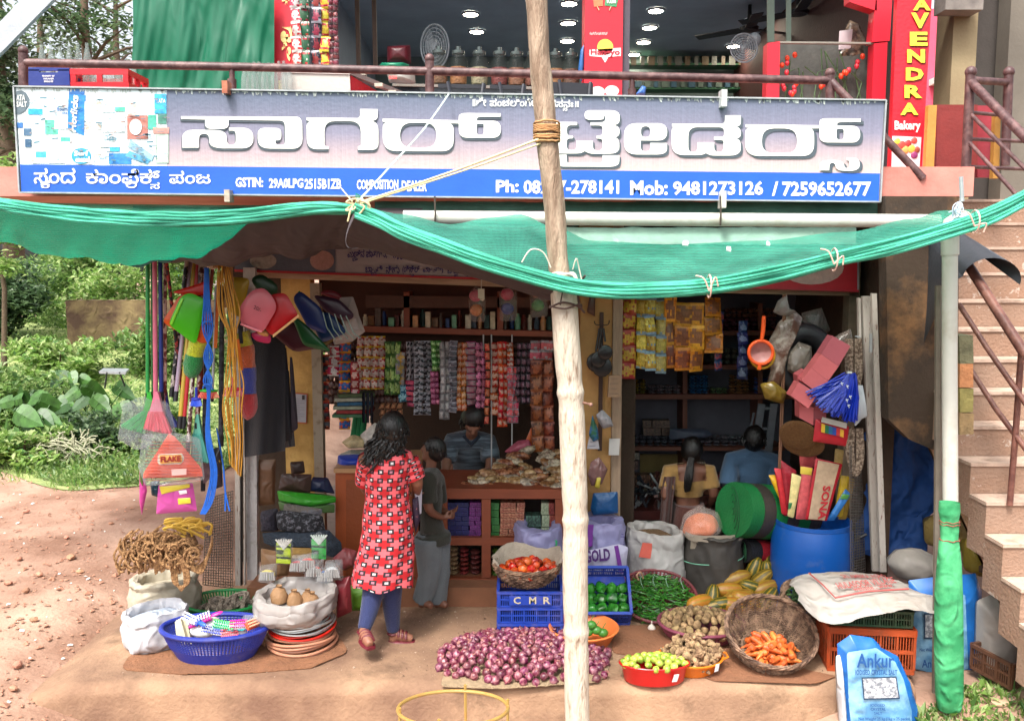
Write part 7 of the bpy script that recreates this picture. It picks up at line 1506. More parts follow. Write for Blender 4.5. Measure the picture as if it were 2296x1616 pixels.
LD=thing('step_ladder','grey metal folding ladder leaning behind the man in blue','ladder',P(1700,1060,7.6));lmt=mat('#7c828a',.4,m=.4,v=.15)
for a,b,w_ in [((1708,905),(1680,1075),.06),((1735,905),(1715,1080),.06),((1690,925),(1668,1030),.015)]:
    q=MB();q.bar(P(*a,7.5),P(*b,7.5),w_,.02,up=(0,1,0));q.build('rail',lmt,LD,sm=False)
for y in (915,960,1010):q=MB();q.bar(P(1700-(y-915)*.12,y,7.5),P(1735-(y-915)*.12,y,7.5),.02,.03,up=(0,1,0));q.build('rung',lmt,LD,sm=False)
# ---- hanging goods of the right bay
t=thing('strainer','orange plastic strainer with pink mesh hanging from its handle','strainer',P(1706,800,6.2));pl_=plas('#d8521c')
q=MB();q.tube([P(1713,708,6.2),P(1711,740,6.2),P(1708,762,6.2)],[.014,.016,.012],8);q.build('handle',pl_,t);q=MB();q.tube([P(1703,815,6.2),P(1703,828,6.2)],.014,8);q.build('hook_tab',pl_,t)
q=MB();q.tube([P(1706+27*math.cos(a),790-26*math.sin(a),6.2) for a in [2*PI*k/32 for k in range(32)]],.012,8,closed=True);q.build('ring',pl_,t)
q=MB();q.lathe([(.001,.04),(.05,.03),(.082,0)],24,Matrix.Translation(P(1706,790,6.2))@Matrix.Rotation(-PI/2,4,'X'));q.build('mesh_bowl',mat('#a87470',.5,v=.2),t)
t=thing('strainer','yellow rimmed strainer hidden behind the orange one','strainer',P(1708,805,6.26));q=MB();q.tube([P(1709+27*math.cos(a),797-28*math.sin(a),6.26) for a in [2*PI*k/32 for k in range(32)]],.009,8,closed=True);q.tube([P(1702,822,6.26),P(1701,829,6.26)],.014,8);q.build('ring',plas('#c89a1c'),t)
q=MB();q.tube([P(1800+52*math.cos(a),808-62*math.sin(a),6.35) for a in [2*PI*k/36 for k in range(36)]],.075,12,closed=True);tz(q,'rubber_tub',mat('#16171b',.5,v=.2),'big black round tub hanging behind the pink boxes','tub')
pil('plastic_bag','crinkled clear bag inside the black tub','bag',[(1765,790),(1790,765),(1820,775),(1820,830),(1785,845),(1765,830)],6.28,.06,mat('#6c645c',.2,v=.3,b=.5,bs=14),wr=.015)
pil('plastic_bag','long brownish clear bag hanging left of the black tub','bag',[(1745,725),(1780,690),(1800,715),(1770,780),(1755,850),(1735,900),(1710,895),(1728,830),(1722,770)],6.3,.06,mat('#6a4a3c',.25,v=.4,sc_=8,c2='#948a80',b=.5,bs=14),wr=.015)
pil('plastic_bag','yellow tinted bag bottom left of the black tub','bag',[(1706,860),(1735,855),(1765,880),(1755,905),(1715,895)],6.25,.05,mat('#7c6424',.3,v=.3,b=.5,bs=14),wr=.01)
pil('plastic_bag','twisted clear bag knotted at the top beam of the right bay','bag',[(1745,672),(1765,662),(1772,690),(1790,700),(1760,712),(1735,700)],6.3,.04,mat('#8a8580',.2,v=.3,b=.5,bs=14,al=.3),wr=.015)
pil('plastic_bag','translucent grey bag hanging above the black tub','bag',[(1795,700),(1845,690),(1860,740),(1830,760),(1800,745)],6.45,.05,mat('#5a5450',.25,v=.3,b=.5,bs=14,al=.3),wr=.015)
pil('plastic_bag','wrinkled clear bag beside the mesh door top','bag',[(1850,770),(1880,750),(1905,735),(1915,770),(1890,790),(1865,800)],6.2,.05,mat('#7a7068',.2,v=.3,b=.5,bs=14,al=.35),wr=.015)
cords('rope','pair of thin brown ropes hanging full height in the right bay',[[(1757,660,6.3),(1755,800,6.28),(1750,950,6.25),(1746,1050,6.22)],[(1761,660,6.3),(1759,800,6.28),(1754,950,6.25),(1749,1050,6.22)]],.007,'#6a4630','rope')
def boxpil(label,pts,Y,d,c_,kids=()):
    q=MB();q.slab([P(a,b,Y) for a,b in pts],d);o=q.build('pink_box',mat(c_,.5,v=.06,sc_=3,b=.15,bs=12),sm=False);tag(o,label,'box','pink boxes strung in the right bay')
    for a,b,c2,d2 in kids:q=MB();q.slab([P(a,d2,Y-.003),P(c2,d2,Y-.003),P(c2,b,Y-.003),P(a,b,Y-.003)],.002);q.build('print',mat('#4a2420'),o,sm=False)
    return o
pk_='#c8666a'
def d5(a,b):return (1670+a/4.033,601.2+b/4.033)
bx=[('topmost pink box of the string, marked with black writing',[(800,870),(645,760),(745,600),(905,690)],'#b05a64'),('second pink box of the string',[(708,1000),(555,885),(645,762),(800,872)],pk_),('third pink box of the string, in the middle',[(620,1115),(470,1000),(555,887),(708,1002)],pk_),('lowest pink box of the slanting string',[(530,1245),(372,1130),(445,1010),(615,1118)],pk_),('pink box peeking out on the left of the string',[(440,1010),(435,950),(510,905),(540,930)],'#b85a60'),('front face of the lowest dangling pink box',[(575,1397),(452,1330),(450,1190),(580,1240)],'#c46468'),('shaded side of the lowest dangling pink box',[(575,1397),(580,1240),(650,1160),(690,1240),(690,1340)],'#a8565c')]  # last entry is the same box, its side shade put into a darker pink
for i,(lb_,pts,c_) in enumerate(bx):
    o=boxpil(lb_,[d5(*p) for p in pts],6.02+.02*i*(i>3),.1,c_)
    if i==0:lett3('30/-',P(*d5(790,760),6.012),P(*d5(860,650),6.012),P(*d5(755,740),6.012),mat('#3a1c1c'),o,.03)
    elif i<4:a,b=d5(*((640,955),(640,955),(640,955),(480,1175))[i]);q=MB();q.add([P(x,y,6.015) for x,y in disc(a,b,2.5,2.5,10)],[tuple(range(10))]);q.build('print',mat('#6a3034'),o,sm=False)

BB=thing('bristle_bunch','bunch of bright blue plastic bristles hanging by the mesh door','brush',P(1890,860,5.95));q=MB()
for i in range(200):
    f=i/199;a0=(905+f*0,0);st=P(*d5(900+110*f+R.uniform(-8,8),945+R.uniform(0,120)),5.95+R.uniform(-.03,.05));an=3.5+1.25*f;L=R.uniform(280,380);ex,ey=d5(905+100*f+L*math.cos(an),990+40*f-L*math.sin(an));mid=st.lerp(P(ex,ey,5.93),.5)+Vector((0,-.03,.015));q.tube([st,mid,P(ex,ey,5.93+R.uniform(-.04,.05))],.0055,4)
q.build('bristles',plas('#1430a8',.3),BB,kind='stuff')
q=MB();q.box(P(*d5(945,942),5.93),(.03,.02,.012));q.build('cap',plas('#c8ccc8'),BB)
for j,(a,b) in enumerate([(880,1045),(930,1070),(955,1165),(925,1195),(940,1245)]):
    x,y=d5(a,b);q=MB();q.tube([P(x-3,y,5.88),P(x+3,y-2,5.88)],.003,4);q.tube([P(x-2,y-4,5.88),P(x+1,y+4,5.88)],.003,4);q.build('price_tag',plas('#c8d0e0'),BB)
WB=thing('bristle_bunch','bunch of white plastic bristles right of the blue one','brush',P(1925,900,5.97));q=MB()
for i in range(50):f=i/49;q.tube(rope([P(*d5(1030+30*f,1060),5.98),P(*d5(1000+85*f,1200),5.94),P(*d5(990+110*f,1330),5.95),P(*d5(1000+70*f,1420-80*f),5.97)],3),.006,4)
q.build('bristles',plas('#b4b8bc',.3),WB,kind='stuff')

for lb_,x0,y0,y1,n in [('coarse brown rope hank hanging by the upper mesh door',1915,760,870,5),('braided rope loop hanging at the lower mesh door',1918,960,1060,5)]:
    q=MB()
    for i in range(n):w_=4+i*3.2;q.tube(rope([P(x0-w_,y0,6.02),P(x0-w_-2,(y0+y1)/2,6.0),P(x0-w_*.6,y1-8,6.0),P(x0,y1+w_*.3,6.0),P(x0+w_*.7,y1-10,6.0),P(x0+w_,(y0+y1)/2,6.02),P(x0+w_*.8,y0,6.03)],5),.011,6)
    tz(q,'rope_hank',mat('#6a5444',.9,v=.4,sc_=60,c2='#9a8876',b=.8,bs=80),lb_,'rope')

o=pil('toy_book','red framed board with a rainbow picture below the blue bristles','board',[d5(640,1360),d5(945,1430),d5(920,1610),d5(615,1565)],6.0,.02,'#a81c28')
q=MB();q.slab(quad([d5(690,1395),d5(890,1460),d5(700,1355),d5(700,1350)],5.985)[:3],.002) if 0 else None
for i,c_ in enumerate(['#c8a02c','#14603a','#1a5a84','#1f3f8c','#b02a2c','#c8962c']):
    a0=690+i*34;q=MB();q.slab(quad([d5(a0,1480+i*8),d5(a0+34,1490+i*8),d5(a0+36,1415+i*10),d5(a0+4,1402+i*10)],5.972),.002);q.build('colour_stripe',mat(c_,.5),o,sm=False)
q=MB();q.slab(quad([d5(690,1390),d5(920,1450),d5(925,1400),d5(700,1345)],5.97),.002);q.build('title_strip',mat('#a8a49c',.5),o,sm=False)
hat=mat('#6a4a28',.8,v=.25,sc_=60,b=.6,bs=120)
for i,(x,y,rx,ry,lb_) in enumerate([(1790,975,30,18,'round woven palm fan hanging above the drum packets'),(1800,992,34,16,'second woven palm fan tucked below the first')]):
    q=MB();q.lathe([(.001,.03),(.06,.025),(.11,.01),(.13,0),(.11,-.01),(.001,.01)],28,Matrix.Translation(P(x,y,6.1+.05*i))@Matrix.Rotation(-1.0,4,'X')@Matrix.Rotation(.4,4,'Y'),rx/30);tz(q,'palm_fan',hat,lb_,'fan')
# ================= PEOPLE =================
def seg(q,pts,rs,n=14,flat=1):q.tube(rope(pts,4),[cur([(r,0,0) for r in rs],i/((len(pts)-1)*4)).x for i in range((len(pts)-1)*4+1)],n,flat=flat)
def person(label,base,h,rz,J,skin='#4a2a1c',female=False,vox=.009):
    t=thing('person',label,'person',base);M=Matrix.Translation(base)@Matrix.Rotation(rz,4,'Z')@Matrix.Scale(h,4)
    D=dict(pel=(0,0,.52),waist=(0,0,.61),chest=(0,.005,.73),shc=(0,0,.80),neck=(0,0,.845),head=(0,.012,.93),
             shl=(-.10,0,.805),shr=(.10,0,.805),ell=(-.125,-.01,.64),elr=(.125,-.01,.64),wrl=(-.13,.03,.49),wrr=(.13,.03,.49),hal=(-.13,.045,.45),har=(.13,.045,.45),
             hil=(-.05,0,.50),hir=(.05,0,.50),knl=(-.055,.01,.28),knr=(.055,.01,.28),anl=(-.055,-.01,.05),anr=(.055,-.01,.05),tol=(-.06,.085,.015),tor=(.06,.085,.015))
    D.update(J);W={k:M@Vector(v) for k,v in D.items()};q=MB();s=h;g=W
    def tor(q,k=1.0,top=True):

        c=[(g['pel'],.082,.058),(g['waist'],.07,.05),(g['chest'],.085,.06),(g['shc'],.088,.045)]
        ring=[];ax=(g['shr']-g['shl']).normalized();pts=[]
        for i in range(13):
            f=i/12*(len(c)-1);a=min(int(f),len(c)-2);u=f-a;p=c[a][0].lerp(c[a+1][0],u);rx=(c[a][1]*(1-u)+c[a+1][1]*u)*s*k;ry=(c[a][2]*(1-u)+c[a+1][2]*u)*s*k
            up=(c[a+1][0]-c[a][0]).normalized();fy=up.cross(ax).normalized();ring.append([p+ax*rx*math.cos(2*PI*j/18)+fy*ry*math.sin(2*PI*j/18) for j in range(18)])
        vs=[v for r_ in ring for v in r_];fs=[tuple(range(18))[::-1],tuple(12*18+j for j in range(18))]
        for i in range(12):
            for j in range(18):l=(j+1) % 18;fs.append((i*18+j,i*18+l,(i+1)*18+l,(i+1)*18+j))
        q.add(vs,fs)
    tor(q,.96);seg(q,[g['shc'],g['neck'],g['head']],[.035*s,.030*s,.03*s])
    hd=(g['head']-g['neck']).normalized();ax=(g['shr']-g['shl']).normalized();fw=hd.cross(ax).normalized()
    if fw.dot((M.to_3x3()@Vector((0,1,0))))<0:fw=-fw
    R3=Matrix((ax,fw,hd)).transposed().to_4x4()
    q.ell(g['head'],(.05*s,.06*s,.068*s),18,14,R3)
    for sx_ in (-1,1):q.ell(g['head']+ax*sx_*.051*s-hd*.004*s,(.008*s,.014*s,.018*s),8,6,R3);q.ell(g['head']+ax*sx_*.018*s+fw*.056*s+hd*.006*s,.009*s,8,6)
    q.tube([g['head']+fw*.056*s+hd*.014*s,g['head']+fw*.07*s-hd*.014*s],[.006*s,.012*s],8);q.ell(g['head']+fw*.052*s-hd*.035*s,(.02*s,.012*s,.006*s),8,6,R3);q.ell(g['head']+fw*.04*s-hd*.05*s,(.028*s,.022*s,.018*s),8,6,R3)
    for a in 'lr':
        seg(q,[g['sh'+a],g['el'+a],g['wr'+a]],[.034*s,.026*s,.017*s]);q.tube([g['shc'],g['sh'+a]],[.04*s,.036*s],10)
        d=(g['ha'+a]-g['wr'+a]).normalized();sd_=d.cross(fw).normalized();pn=sd_.cross(d)
        q.tube([g['wr'+a],g['wr'+a]+d*.03*s,g['wr'+a]+d*.055*s],[.016*s,.023*s,.022*s],10,flat=.55)
        for k in range(4):
            o=g['wr'+a]+d*.05*s+sd_*(k-1.5)*.011*s;L=(.036,.043,.04,.032)[k]*s;q.tube([o,o+d*L*.55+pn*.004*s,o+d*L*.9+pn*.016*s],[.0062*s,.0056*s,.0045*s],7)
        o=g['wr'+a]+d*.018*s+sd_*.018*s;q.tube([o,o+d*.02*s+sd_*.018*s,o+d*.038*s+sd_*.02*s],[.0075*s,.0065*s,.005*s],7)
        seg(q,[g['hi'+a],g['kn'+a],g['an'+a]],[.055*s,.036*s,.021*s]);q.tube([g['an'+a],g['an'+a].lerp(g['to'+a],.5),g['to'+a]],[.024*s,.026*s,.017*s],10);q.ell(g['an'+a]-Vector((0,0,.025*s)),.022*s,8,6)
    remesh(q,'body',mat(skin,.5,v=.1,sc_=8,b=.05),t,vox,3)
    return t,g,s,R3,tor,ax,fw,hd
hairm=mat('#0c0a0a',.45,v=.3,sc_=60,stretch=(1,1,.15),b=.4,bs=90)
def tufts(q,g,s,fw,hd,ax,n=150):
    for i in range(n):
        a,b=R.uniform(0,6.3),R.uniform(-.1,1.45);d=(ax*math.cos(a)*math.cos(b)-fw*math.sin(a)*math.cos(b)+hd*math.sin(b));p=g['head']+d*.062*s
        if d.dot(fw)>.35 and d.dot(hd)<.55:continue
        tg=(d.cross(hd)*R.uniform(-.6,.6)-hd*.5+fw*R.uniform(-.3,.3)).normalized();q.tube([p,p+tg*.018*s+d*.008*s,p+tg*.034*s+d*.002*s],[.006*s,.005*s,.001],4)
    return q
def haircap(t,g,s,R3,fw,hd,k=1.1,low=.0):
    q=MB();c=g['head']-fw*.008*s+hd*.008*s;q.ell(c,(.055*s*k,.06*s*k,.068*s*k),20,14,R3);face=g['head']+fw*.05*s-hd*.03*s
    q.v=[c+(v-c)*(.72 if (v-face).length<.052*s else 1) for v in q.v];q.wr(.004,25,3);return q
def shirt(t,g,s,tor,c_,name='shirt',slv=.55,k=1.16,extra=None,**kw_):
    q=MB();tor(q,k);q.tube([g['pel']-(g['waist']-g['pel'])*.5,g['pel']],[.085*s*k,.085*s*k],16)
    for a in 'lr':e_=g['sh'+a].lerp(g['el'+a],slv*1.5 if slv<.7 else 1);q.tube([g['shc'],g['sh'+a],g['sh'+a].lerp(e_,.5),e_],[.05*s*k,.046*s*k,.044*s*k,.043*s*k],14)
    q.v=[v+noise.noise_vector(v*9)*.008+noise.noise_vector(v*22)*.003 for v in q.v]
    return remesh(q,name,cloth(c_,**kw_),t,.013,2)
# --- woman in the red patterned kurta
wb=Vector((P(868,1440,5.52).x,5.52,0));HW=1.5
def wl(x,y,Y=5.52):v=P(x,y,Y)-wb;return tuple(v/HW)
J=dict(head=wl(880,962),neck=wl(878,1000),shc=wl(872,1022),chest=wl(868,1062),waist=wl(868,1120),pel=wl(870,1180),shl=wl(820,1028,5.5),shr=wl(922,1030,5.56),ell=wl(818,1088,5.62),wrl=wl(842,1112,5.82),hal=wl(852,1108,5.88),
         elr=wl(935,1082,5.55),wrr=wl(932,1110,5.74),har=wl(930,1108,5.84),hil=wl(852,1200),hir=wl(886,1200),knl=wl(835,1335,5.48),anl=wl(815,1415,5.36),tol=wl(830,1446,5.25),knr=wl(878,1330,5.56),anr=wl(882,1418,5.6),tor=wl(925,1432,5.6))
t,g,s,R3,tor,ax,fw,hd=person('woman in a red checked kurta and blue leggings standing before the side counter',wb,HW,0,J,'#855844')
km=mat('#c02030',.8,v=.05,key='kurta');n,L=km.node_tree.nodes,km.node_tree.links
uvn=n.new('ShaderNodeUVMap');sxyz=n.new('ShaderNodeSeparateXYZ');L.new(uvn.outputs[0],sxyz.inputs[0])
def mth(op,a,b=None):
    m_=n.new('ShaderNodeMath');m_.operation=op
    for i,v in enumerate([a,b]):
        if v is None:continue
        if isinstance(v,(int,float)):m_.inputs[i].default_value=v
        else:L.new(v,m_.inputs[i])
    return m_.outputs[0]
U,V=mth('MULTIPLY',sxyz.outputs[0],14),mth('MULTIPLY',sxyz.outputs[1],16)
fu,fv=mth('FLOOR',U),mth('FLOOR',V);par=mth('MODULO',mth('ADD',fu,fv),2)
cu_,cv_=mth('ABSOLUTE',mth('SUBTRACT',mth('FRACT',mth('ADD',U,.5)),.5)),mth('ABSOLUTE',mth('SUBTRACT',mth('FRACT',mth('ADD',V,.5)),.5));mxx=mth('MAXIMUM',cu_,cv_)
par2=mth('MODULO',mth('ADD',mth('FLOOR',mth('ADD',U,.5)),mth('FLOOR',mth('ADD',V,.5))),2);par3=mth('MODULO',mth('FLOOR',mth('ADD',V,.5)),2)
dark=mth('LESS_THAN',mxx,.3);inn=mth('LESS_THAN',mxx,.13)
def mixc(f,a,b):
    m_=n.new('ShaderNodeMix');m_.data_type='RGBA';L.new(f,m_.inputs[0])
    for i,v in ((6,a),(7,b)):
        if isinstance(v,str):m_.inputs[i].default_value=(*col(v),1)
        else:L.new(v,m_.inputs[i])
    return m_.outputs[2]
L.new(mixc(inn,mixc(dark,mixc(par,'#b0141e','#dd6068'),'#241c22'),mixc(par2,'#cfc8c8','#a87080')),n['Principled BSDF'].inputs['Base Color'])
ks=[(1012,872,30,.06),(1018,872,52,.09),(1030,872,55,.11),(1060,870,50,.125),(1090,868,48,.12),(1120,868,49,.115),(1150,869,54,.13),(1185,870,57,.145),(1220,868,60,.15),(1260,862,66,.155),(1300,857,70,.16),(1306,857,70,.16)]
q=MB()
def kf(u,v):
    y=1012+v*(1306-1012)
    for i in range(len(ks)-1):
        if ks[i][0]<=y<=ks[i+1][0]:break
    f=(y-ks[i][0])/(ks[i+1][0]-ks[i][0]);cx,hw,dp_=[ks[i][k]*(1-f)+ks[i+1][k]*f for k in (1,2,3)]
    a=2*PI*u;fold=1+.06*math.sin(a*6+v*3+.6*math.sin(v*9))*max(.15,v-.3)+.025*math.sin(v*26+3*math.sin(a*2))*(1-v)+.03*noise.noise((math.cos(a)*3,math.sin(a)*3,v*6));c=P(cx,y,5.53)
    return c+Vector((hw*pg(c)*math.cos(a)*fold,dp_*math.sin(a)*fold,.012*math.sin(a*5)*(v>.97)+(.02*math.cos(a)**2*(v<.02))))
q.grid(kf,72,60,cu=True);q.build('kurta',km,t)
for a,sgn in (('l',-1),('r',1)):
    q=MB();A_,B_=g['sh'+a]-ax*sgn*.02,g['sh'+a].lerp(g['el'+a],.85);up_=Vector((0,0,1));dv=(B_-A_).normalized();e1=dv.cross(Vector((0,1,0))).normalized();e2=dv.cross(e1)
    def sf(u,v):r_=.069-.004*v+.006*math.sin(u*13+v*4)*v;return A_.lerp(B_,v)+(e1*math.cos(2*PI*u)+e2*math.sin(2*PI*u))*r_
    q.grid(sf,24,12,cu=True)
    for k_ in q.uv:q.uv[k_]=[(x*.42,y*.36) for x,y in q.uv[k_]]
    q.build('sleeve',km,t)
q=MB()
for a in 'lr':seg(q,[g['hi'+a],g['kn'+a],g['kn'+a].lerp(g['an'+a],.96)],[.062*s,.045*s,.028*s])
remesh(q,'leggings',cloth('#1c2650'),t,.012,2)
mar=plas('#5c1420',.5)
for a in 'lr':
    q=MB();A_,B_=g['an'+a]-(g['to'+a]-g['an'+a])*.25,g['to'+a]+(g['to'+a]-g['an'+a])*.12;A_.z=g['to'+a].z-.01 if a=='r' else g['an'+a].z-.05;B_.z=g['to'+a].z-.018;q.tube([A_,A_.lerp(B_,.3),A_.lerp(B_,.7),B_],[.02,.042,.045,.03],12,flat=.3);sn_=q.build('sandal',mar,t)
    q=MB();m_=g['an'+a].lerp(g['to'+a],.55)
    for f in (.3,.5,.68):c_=g['an'+a].lerp(g['to'+a],f);q.tube([c_+Vector((.036*math.cos(k_*PI/6),0,.034*math.sin(k_*PI/6))) if a=='l' else c_+Vector((0,-.036*math.cos(k_*PI/6),.034*math.sin(k_*PI/6))) for k_ in range(7)],.009,6)
    q.tube([g['an'+a]+Vector((.034*math.cos(k_*PI/8),.034*math.sin(k_*PI/8),.0)) for k_ in range(16)],.009,6,closed=True);q.build('strap',mar,sn_)
q=haircap(t,g,s,R3,fw,hd,1.08);tufts(q,g,s,fw,hd,ax,420)
for i in range(230):
    f=R.random();a=R.uniform(-1.0,1.0);st=g['head']-fw*R.uniform(.0,.05)*(1-abs(a)*.3)+ax*.07*a+hd*R.uniform(-.03,.07);dx=-.025*f+.03*a;L_=R.uniform(.13,.25)-.04*(a>.3);pts=[st]
    for k in range(1,7):u=k/6;pts.append(st+Vector((dx*u*1.6-.045*u*u+.014*math.sin(k*2.4+i),-.02-.03*u+.012*math.sin(k*2.1+i*1.7),-L_*u)))
    q.tube(rope(pts,2),[.008+.002*math.sin(k*1.6+i) for k in range(11)]+[.005,.002],5)
q.build('hair',hairm,t)
q=MB();a_,b_=P(930,1068,5.62),P(938,1152,5.66);q.slab([P(926,1070,5.6),P(935,1155,5.62),P(943,1150,5.68),P(945,1090,5.72),P(938,1068,5.68)][::-1],.006)
tz(q,'paper_sheaf',mat('#d0cede',.6,v=.03),'white sheaf of papers held at the side of the woman in red','papers',sm=False)
pil('handbag','small floral bag held at the right hip of the woman in red','bag',[(924,1118),(938,1112),(942,1165),(932,1195),(924,1160)],5.6,.03,mat('#3a2440',.7,v=.4,sc_=30,c2='#9a5a5c',lo=.6,hi=.66))
# --- boy
bb_=Vector((P(968,1360,6.02).x,6.02,0));HB=1.23
def bl_(x,y,Y=6.02):v=P(x,y,Y)-bb_;return tuple(v/HB)
J=dict(head=bl_(972,1010),neck=bl_(966,1048),shc=bl_(966,1068),chest=bl_(964,1100),waist=bl_(966,1150),pel=bl_(970,1195),shl=bl_(958,1075,5.9),shr=bl_(978,1078,6.15),ell=bl_(962,1140,5.86),wrl=bl_(992,1160,5.95),hal=bl_(1005,1158,5.97),elr=bl_(985,1135,6.16),wrr=bl_(1006,1150,6.1),har=bl_(1015,1146,6.08),
         hil=bl_(958,1205,5.97),hir=bl_(980,1205,6.07),knl=bl_(960,1290,5.97),knr=bl_(985,1285,6.07),anl=bl_(945,1345,5.98),anr=bl_(980,1345,6.08),tol=bl_(968,1358,5.9),tor=bl_(1003,1358,6.02))
t,g,s,R3,tor,ax,fw,hd=person('boy in a dark olive shirt and grey trousers standing at the counter',bb_,HB,0,J,'#6a4434')
q=haircap(t,g,s,R3,fw,hd,1.1);tufts(q,g,s,fw,hd,ax);q.build('hair',hairm,t);shirt(t,g,s,tor,'#23231a',k=1.2)
q=MB()
for a in 'lr':seg(q,[g['hi'+a],g['kn'+a],g['kn'+a].lerp(g['an'+a],1.05)],[.082*s,.062*s,.055*s])
q.tube([g['pel'],g['hil'].lerp(g['hir'],.5)],.088*s,14);q.v=[v+noise.noise_vector(v*8)*.012 for v in q.v];remesh(q,'trousers',cloth('#5a6064',v=.15),t,.013,2)
# --- shopkeeper leaning over the counter, facing us
mb_=Vector((P(1052,1250,7.5).x,7.55,0));HM=1.6
def ml_(x,y,Y=7.5):v=P(x,y,Y)-mb_;v.x=-v.x;v.y=-v.y;return tuple(v/HM)
J=dict(head=ml_(1062,942,7.0),neck=ml_(1058,970,7.12),shc=ml_(1054,985,7.2),chest=ml_(1052,1012,7.3),waist=ml_(1050,1060,7.42),pel=ml_(1052,1105,7.5),shl=ml_(1096,992,7.18),shr=ml_(1012,992,7.18),elr=ml_(1000,1040,7.05),wrr=ml_(1003,1078,6.95),har=ml_(1012,1088,6.88),ell=ml_(1100,1040,7.05),wrl=ml_(1088,1072,6.95),hal=ml_(1080,1080,6.9))
t,g,s,R3,tor,ax,fw,hd=person('shopkeeper in a grey striped shirt leaning over the counter behind the snacks',mb_,HM,PI,J,'#7c5442')
q=haircap(t,g,s,R3,fw,hd,1.15);tufts(q,g,s,fw,hd,ax,200);q.build('hair',hairm,t)
sh_=shirt(t,g,s,tor,'#6a7884',k=1.14,c2='#3c444e',sc_=7,lo=.45,hi=.55,stretch=(.4,.4,5))
q=MB();q.tube([g['neck']+ax*.04*s-hd*.02*s+fw*.01,g['neck']+fw*.045*s-hd*.04*s,g['neck']-ax*.04*s-hd*.02*s+fw*.01],.014*s,8);q.build('collar',cloth('#1c2434'),sh_)
# --- woman in yellow blouse (seen from behind)
yb=Vector((P(1548,1260,6.95).x,6.95,-.3));HY=1.42
def yl(x,y,Y=6.95):v=P(x,y,Y)-yb;return tuple(v/HY)
J=dict(head=yl(1551,1010),neck=yl(1550,1036),shc=yl(1546,1052),chest=yl(1544,1082),waist=yl(1542,1125),pel=yl(1540,1165),shl=yl(1500,1058),shr=yl(1590,1058),ell=yl(1492,1110,6.85),elr=yl(1600,1108,6.9),wrl=yl(1500,1140,7.05),hal=yl(1503,1140,7.12),wrr=yl(1590,1135,7.1),har=yl(1588,1135,7.16))
t,g,s,R3,tor,ax,fw,hd=person('woman in a yellow blouse and brown sari with her back to the street',yb,HY,0,J,'#6c4636')
q=haircap(t,g,s,R3,fw,hd,1.12)
for i in range(26):a=R.uniform(-1,1);q.tube(rope([g['head']-fw*.06+ax*.012*a,P(1548+5*a,1040,6.84),P(1544+7*a,1070,6.80),P(1541+5*a,1095+R.uniform(-8,8),6.82)],4),.012,6)
q.build('hair',hairm,t)
q=MB();tor(q,1.1)
for a in 'lr':e_=g['sh'+a].lerp(g['el'+a],.75);q.tube([g['shc'],g['sh'+a],e_],[.045*s,.05*s,.047*s],14)
lowz,topz=P(1545,1112,6.9).z,P(1545,1052,6.9).z
q2=MB();q2.v=q.v;q2.f=q.f;q2.mi=q.mi
ob=remesh(q,'blouse',cloth('#8a6a38'),t,.013,2)
import bmesh
bm_=bmesh.new();bm_.from_mesh(ob.data);off=wloc(t)
dl=[f for f in bm_.faces if (f.calc_center_median()+off).z<lowz or ((f.calc_center_median()+off).y<yb.y and abs((f.calc_center_median()+off).x-g['neck'].x)<.11 and (f.calc_center_median()+off).z>P(1545,1078,6.9).z)]
bmesh.ops.delete(bm_,geom=dl,context='FACES');bm_.to_mesh(ob.data);bm_.free();ob.data.update()
q=MB();q.tube([P(1545,1128,6.95),P(1543,1170,6.95),P(1540,1240,6.95),P(1540,1330,6.95)],[.15,.19,.2,.22],20,flat=.8);q.grid(lambda u,v:P(1488-14*v+26*u,1068+150*v,6.82+.03*math.sin(u*9)),10,14);q.wr(.01,9,2);q.build('sari',cloth('#4a241c'),t)
# --- man in blue shirt from behind
ub=Vector((P(1682,1260,7.05).x,7.05,-.3));HU=1.45
def ul(x,y,Y=7.05):v=P(x,y,Y)-ub;return tuple(v/HU)
J=dict(head=ul(1690,985),neck=ul(1688,1010),shc=ul(1686,1026),chest=ul(1684,1060),waist=ul(1684,1105),pel=ul(1684,1150),shl=ul(1640,1034),shr=ul(1732,1036),ell=ul(1632,1090,6.95),elr=ul(1745,1090,7.0),wrl=ul(1640,1135,7.1),hal=ul(1640,1135,7.16),wrr=ul(1735,1130,7.15),har=ul(1733,1130,7.2))
t,g,s,R3,tor,ax,fw,hd=person('man in a blue shirt with his back to the street beside the ladder',ub,HU,0,J,'#3a241a')
q=haircap(t,g,s,R3,fw,hd,1.1);tufts(q,g,s,fw,hd,ax);q.build('hair',hairm,t);sh_=shirt(t,g,s,tor,'#34506c',slv=.8,k=1.22)
q=MB();q.tube([g['neck']+Vector((.05*math.cos(a),.045*math.sin(a),-.015)) for a in [2*PI*k/16 for k in range(16)]],.016,8,closed=True);q.build('collar',cloth('#34506c'),sh_)
# ================= BAKERY GOODS =================

q=MB();q.grid(lambda u,v:P(289+326*u+4*math.sin(v*4)*(1-u)+8*(1-v)*(u<.02),-30+300*v,7.2+.007*math.sin(u*30+v*5+2.5*math.sin(v*4+u*6))+.0025*math.sin(u*90+v*14)+.05*noise.noise((u*7,v*2,1))),160,50)
tz(q,'tarpaulin',mat('#0a6044',.35,v=.15,sc_=5,b=.5,bs=9,tl=.1,stretch=(1.6,1,.5)),'big green tarpaulin curtain hanging at the left of the bakery','tarpaulin')

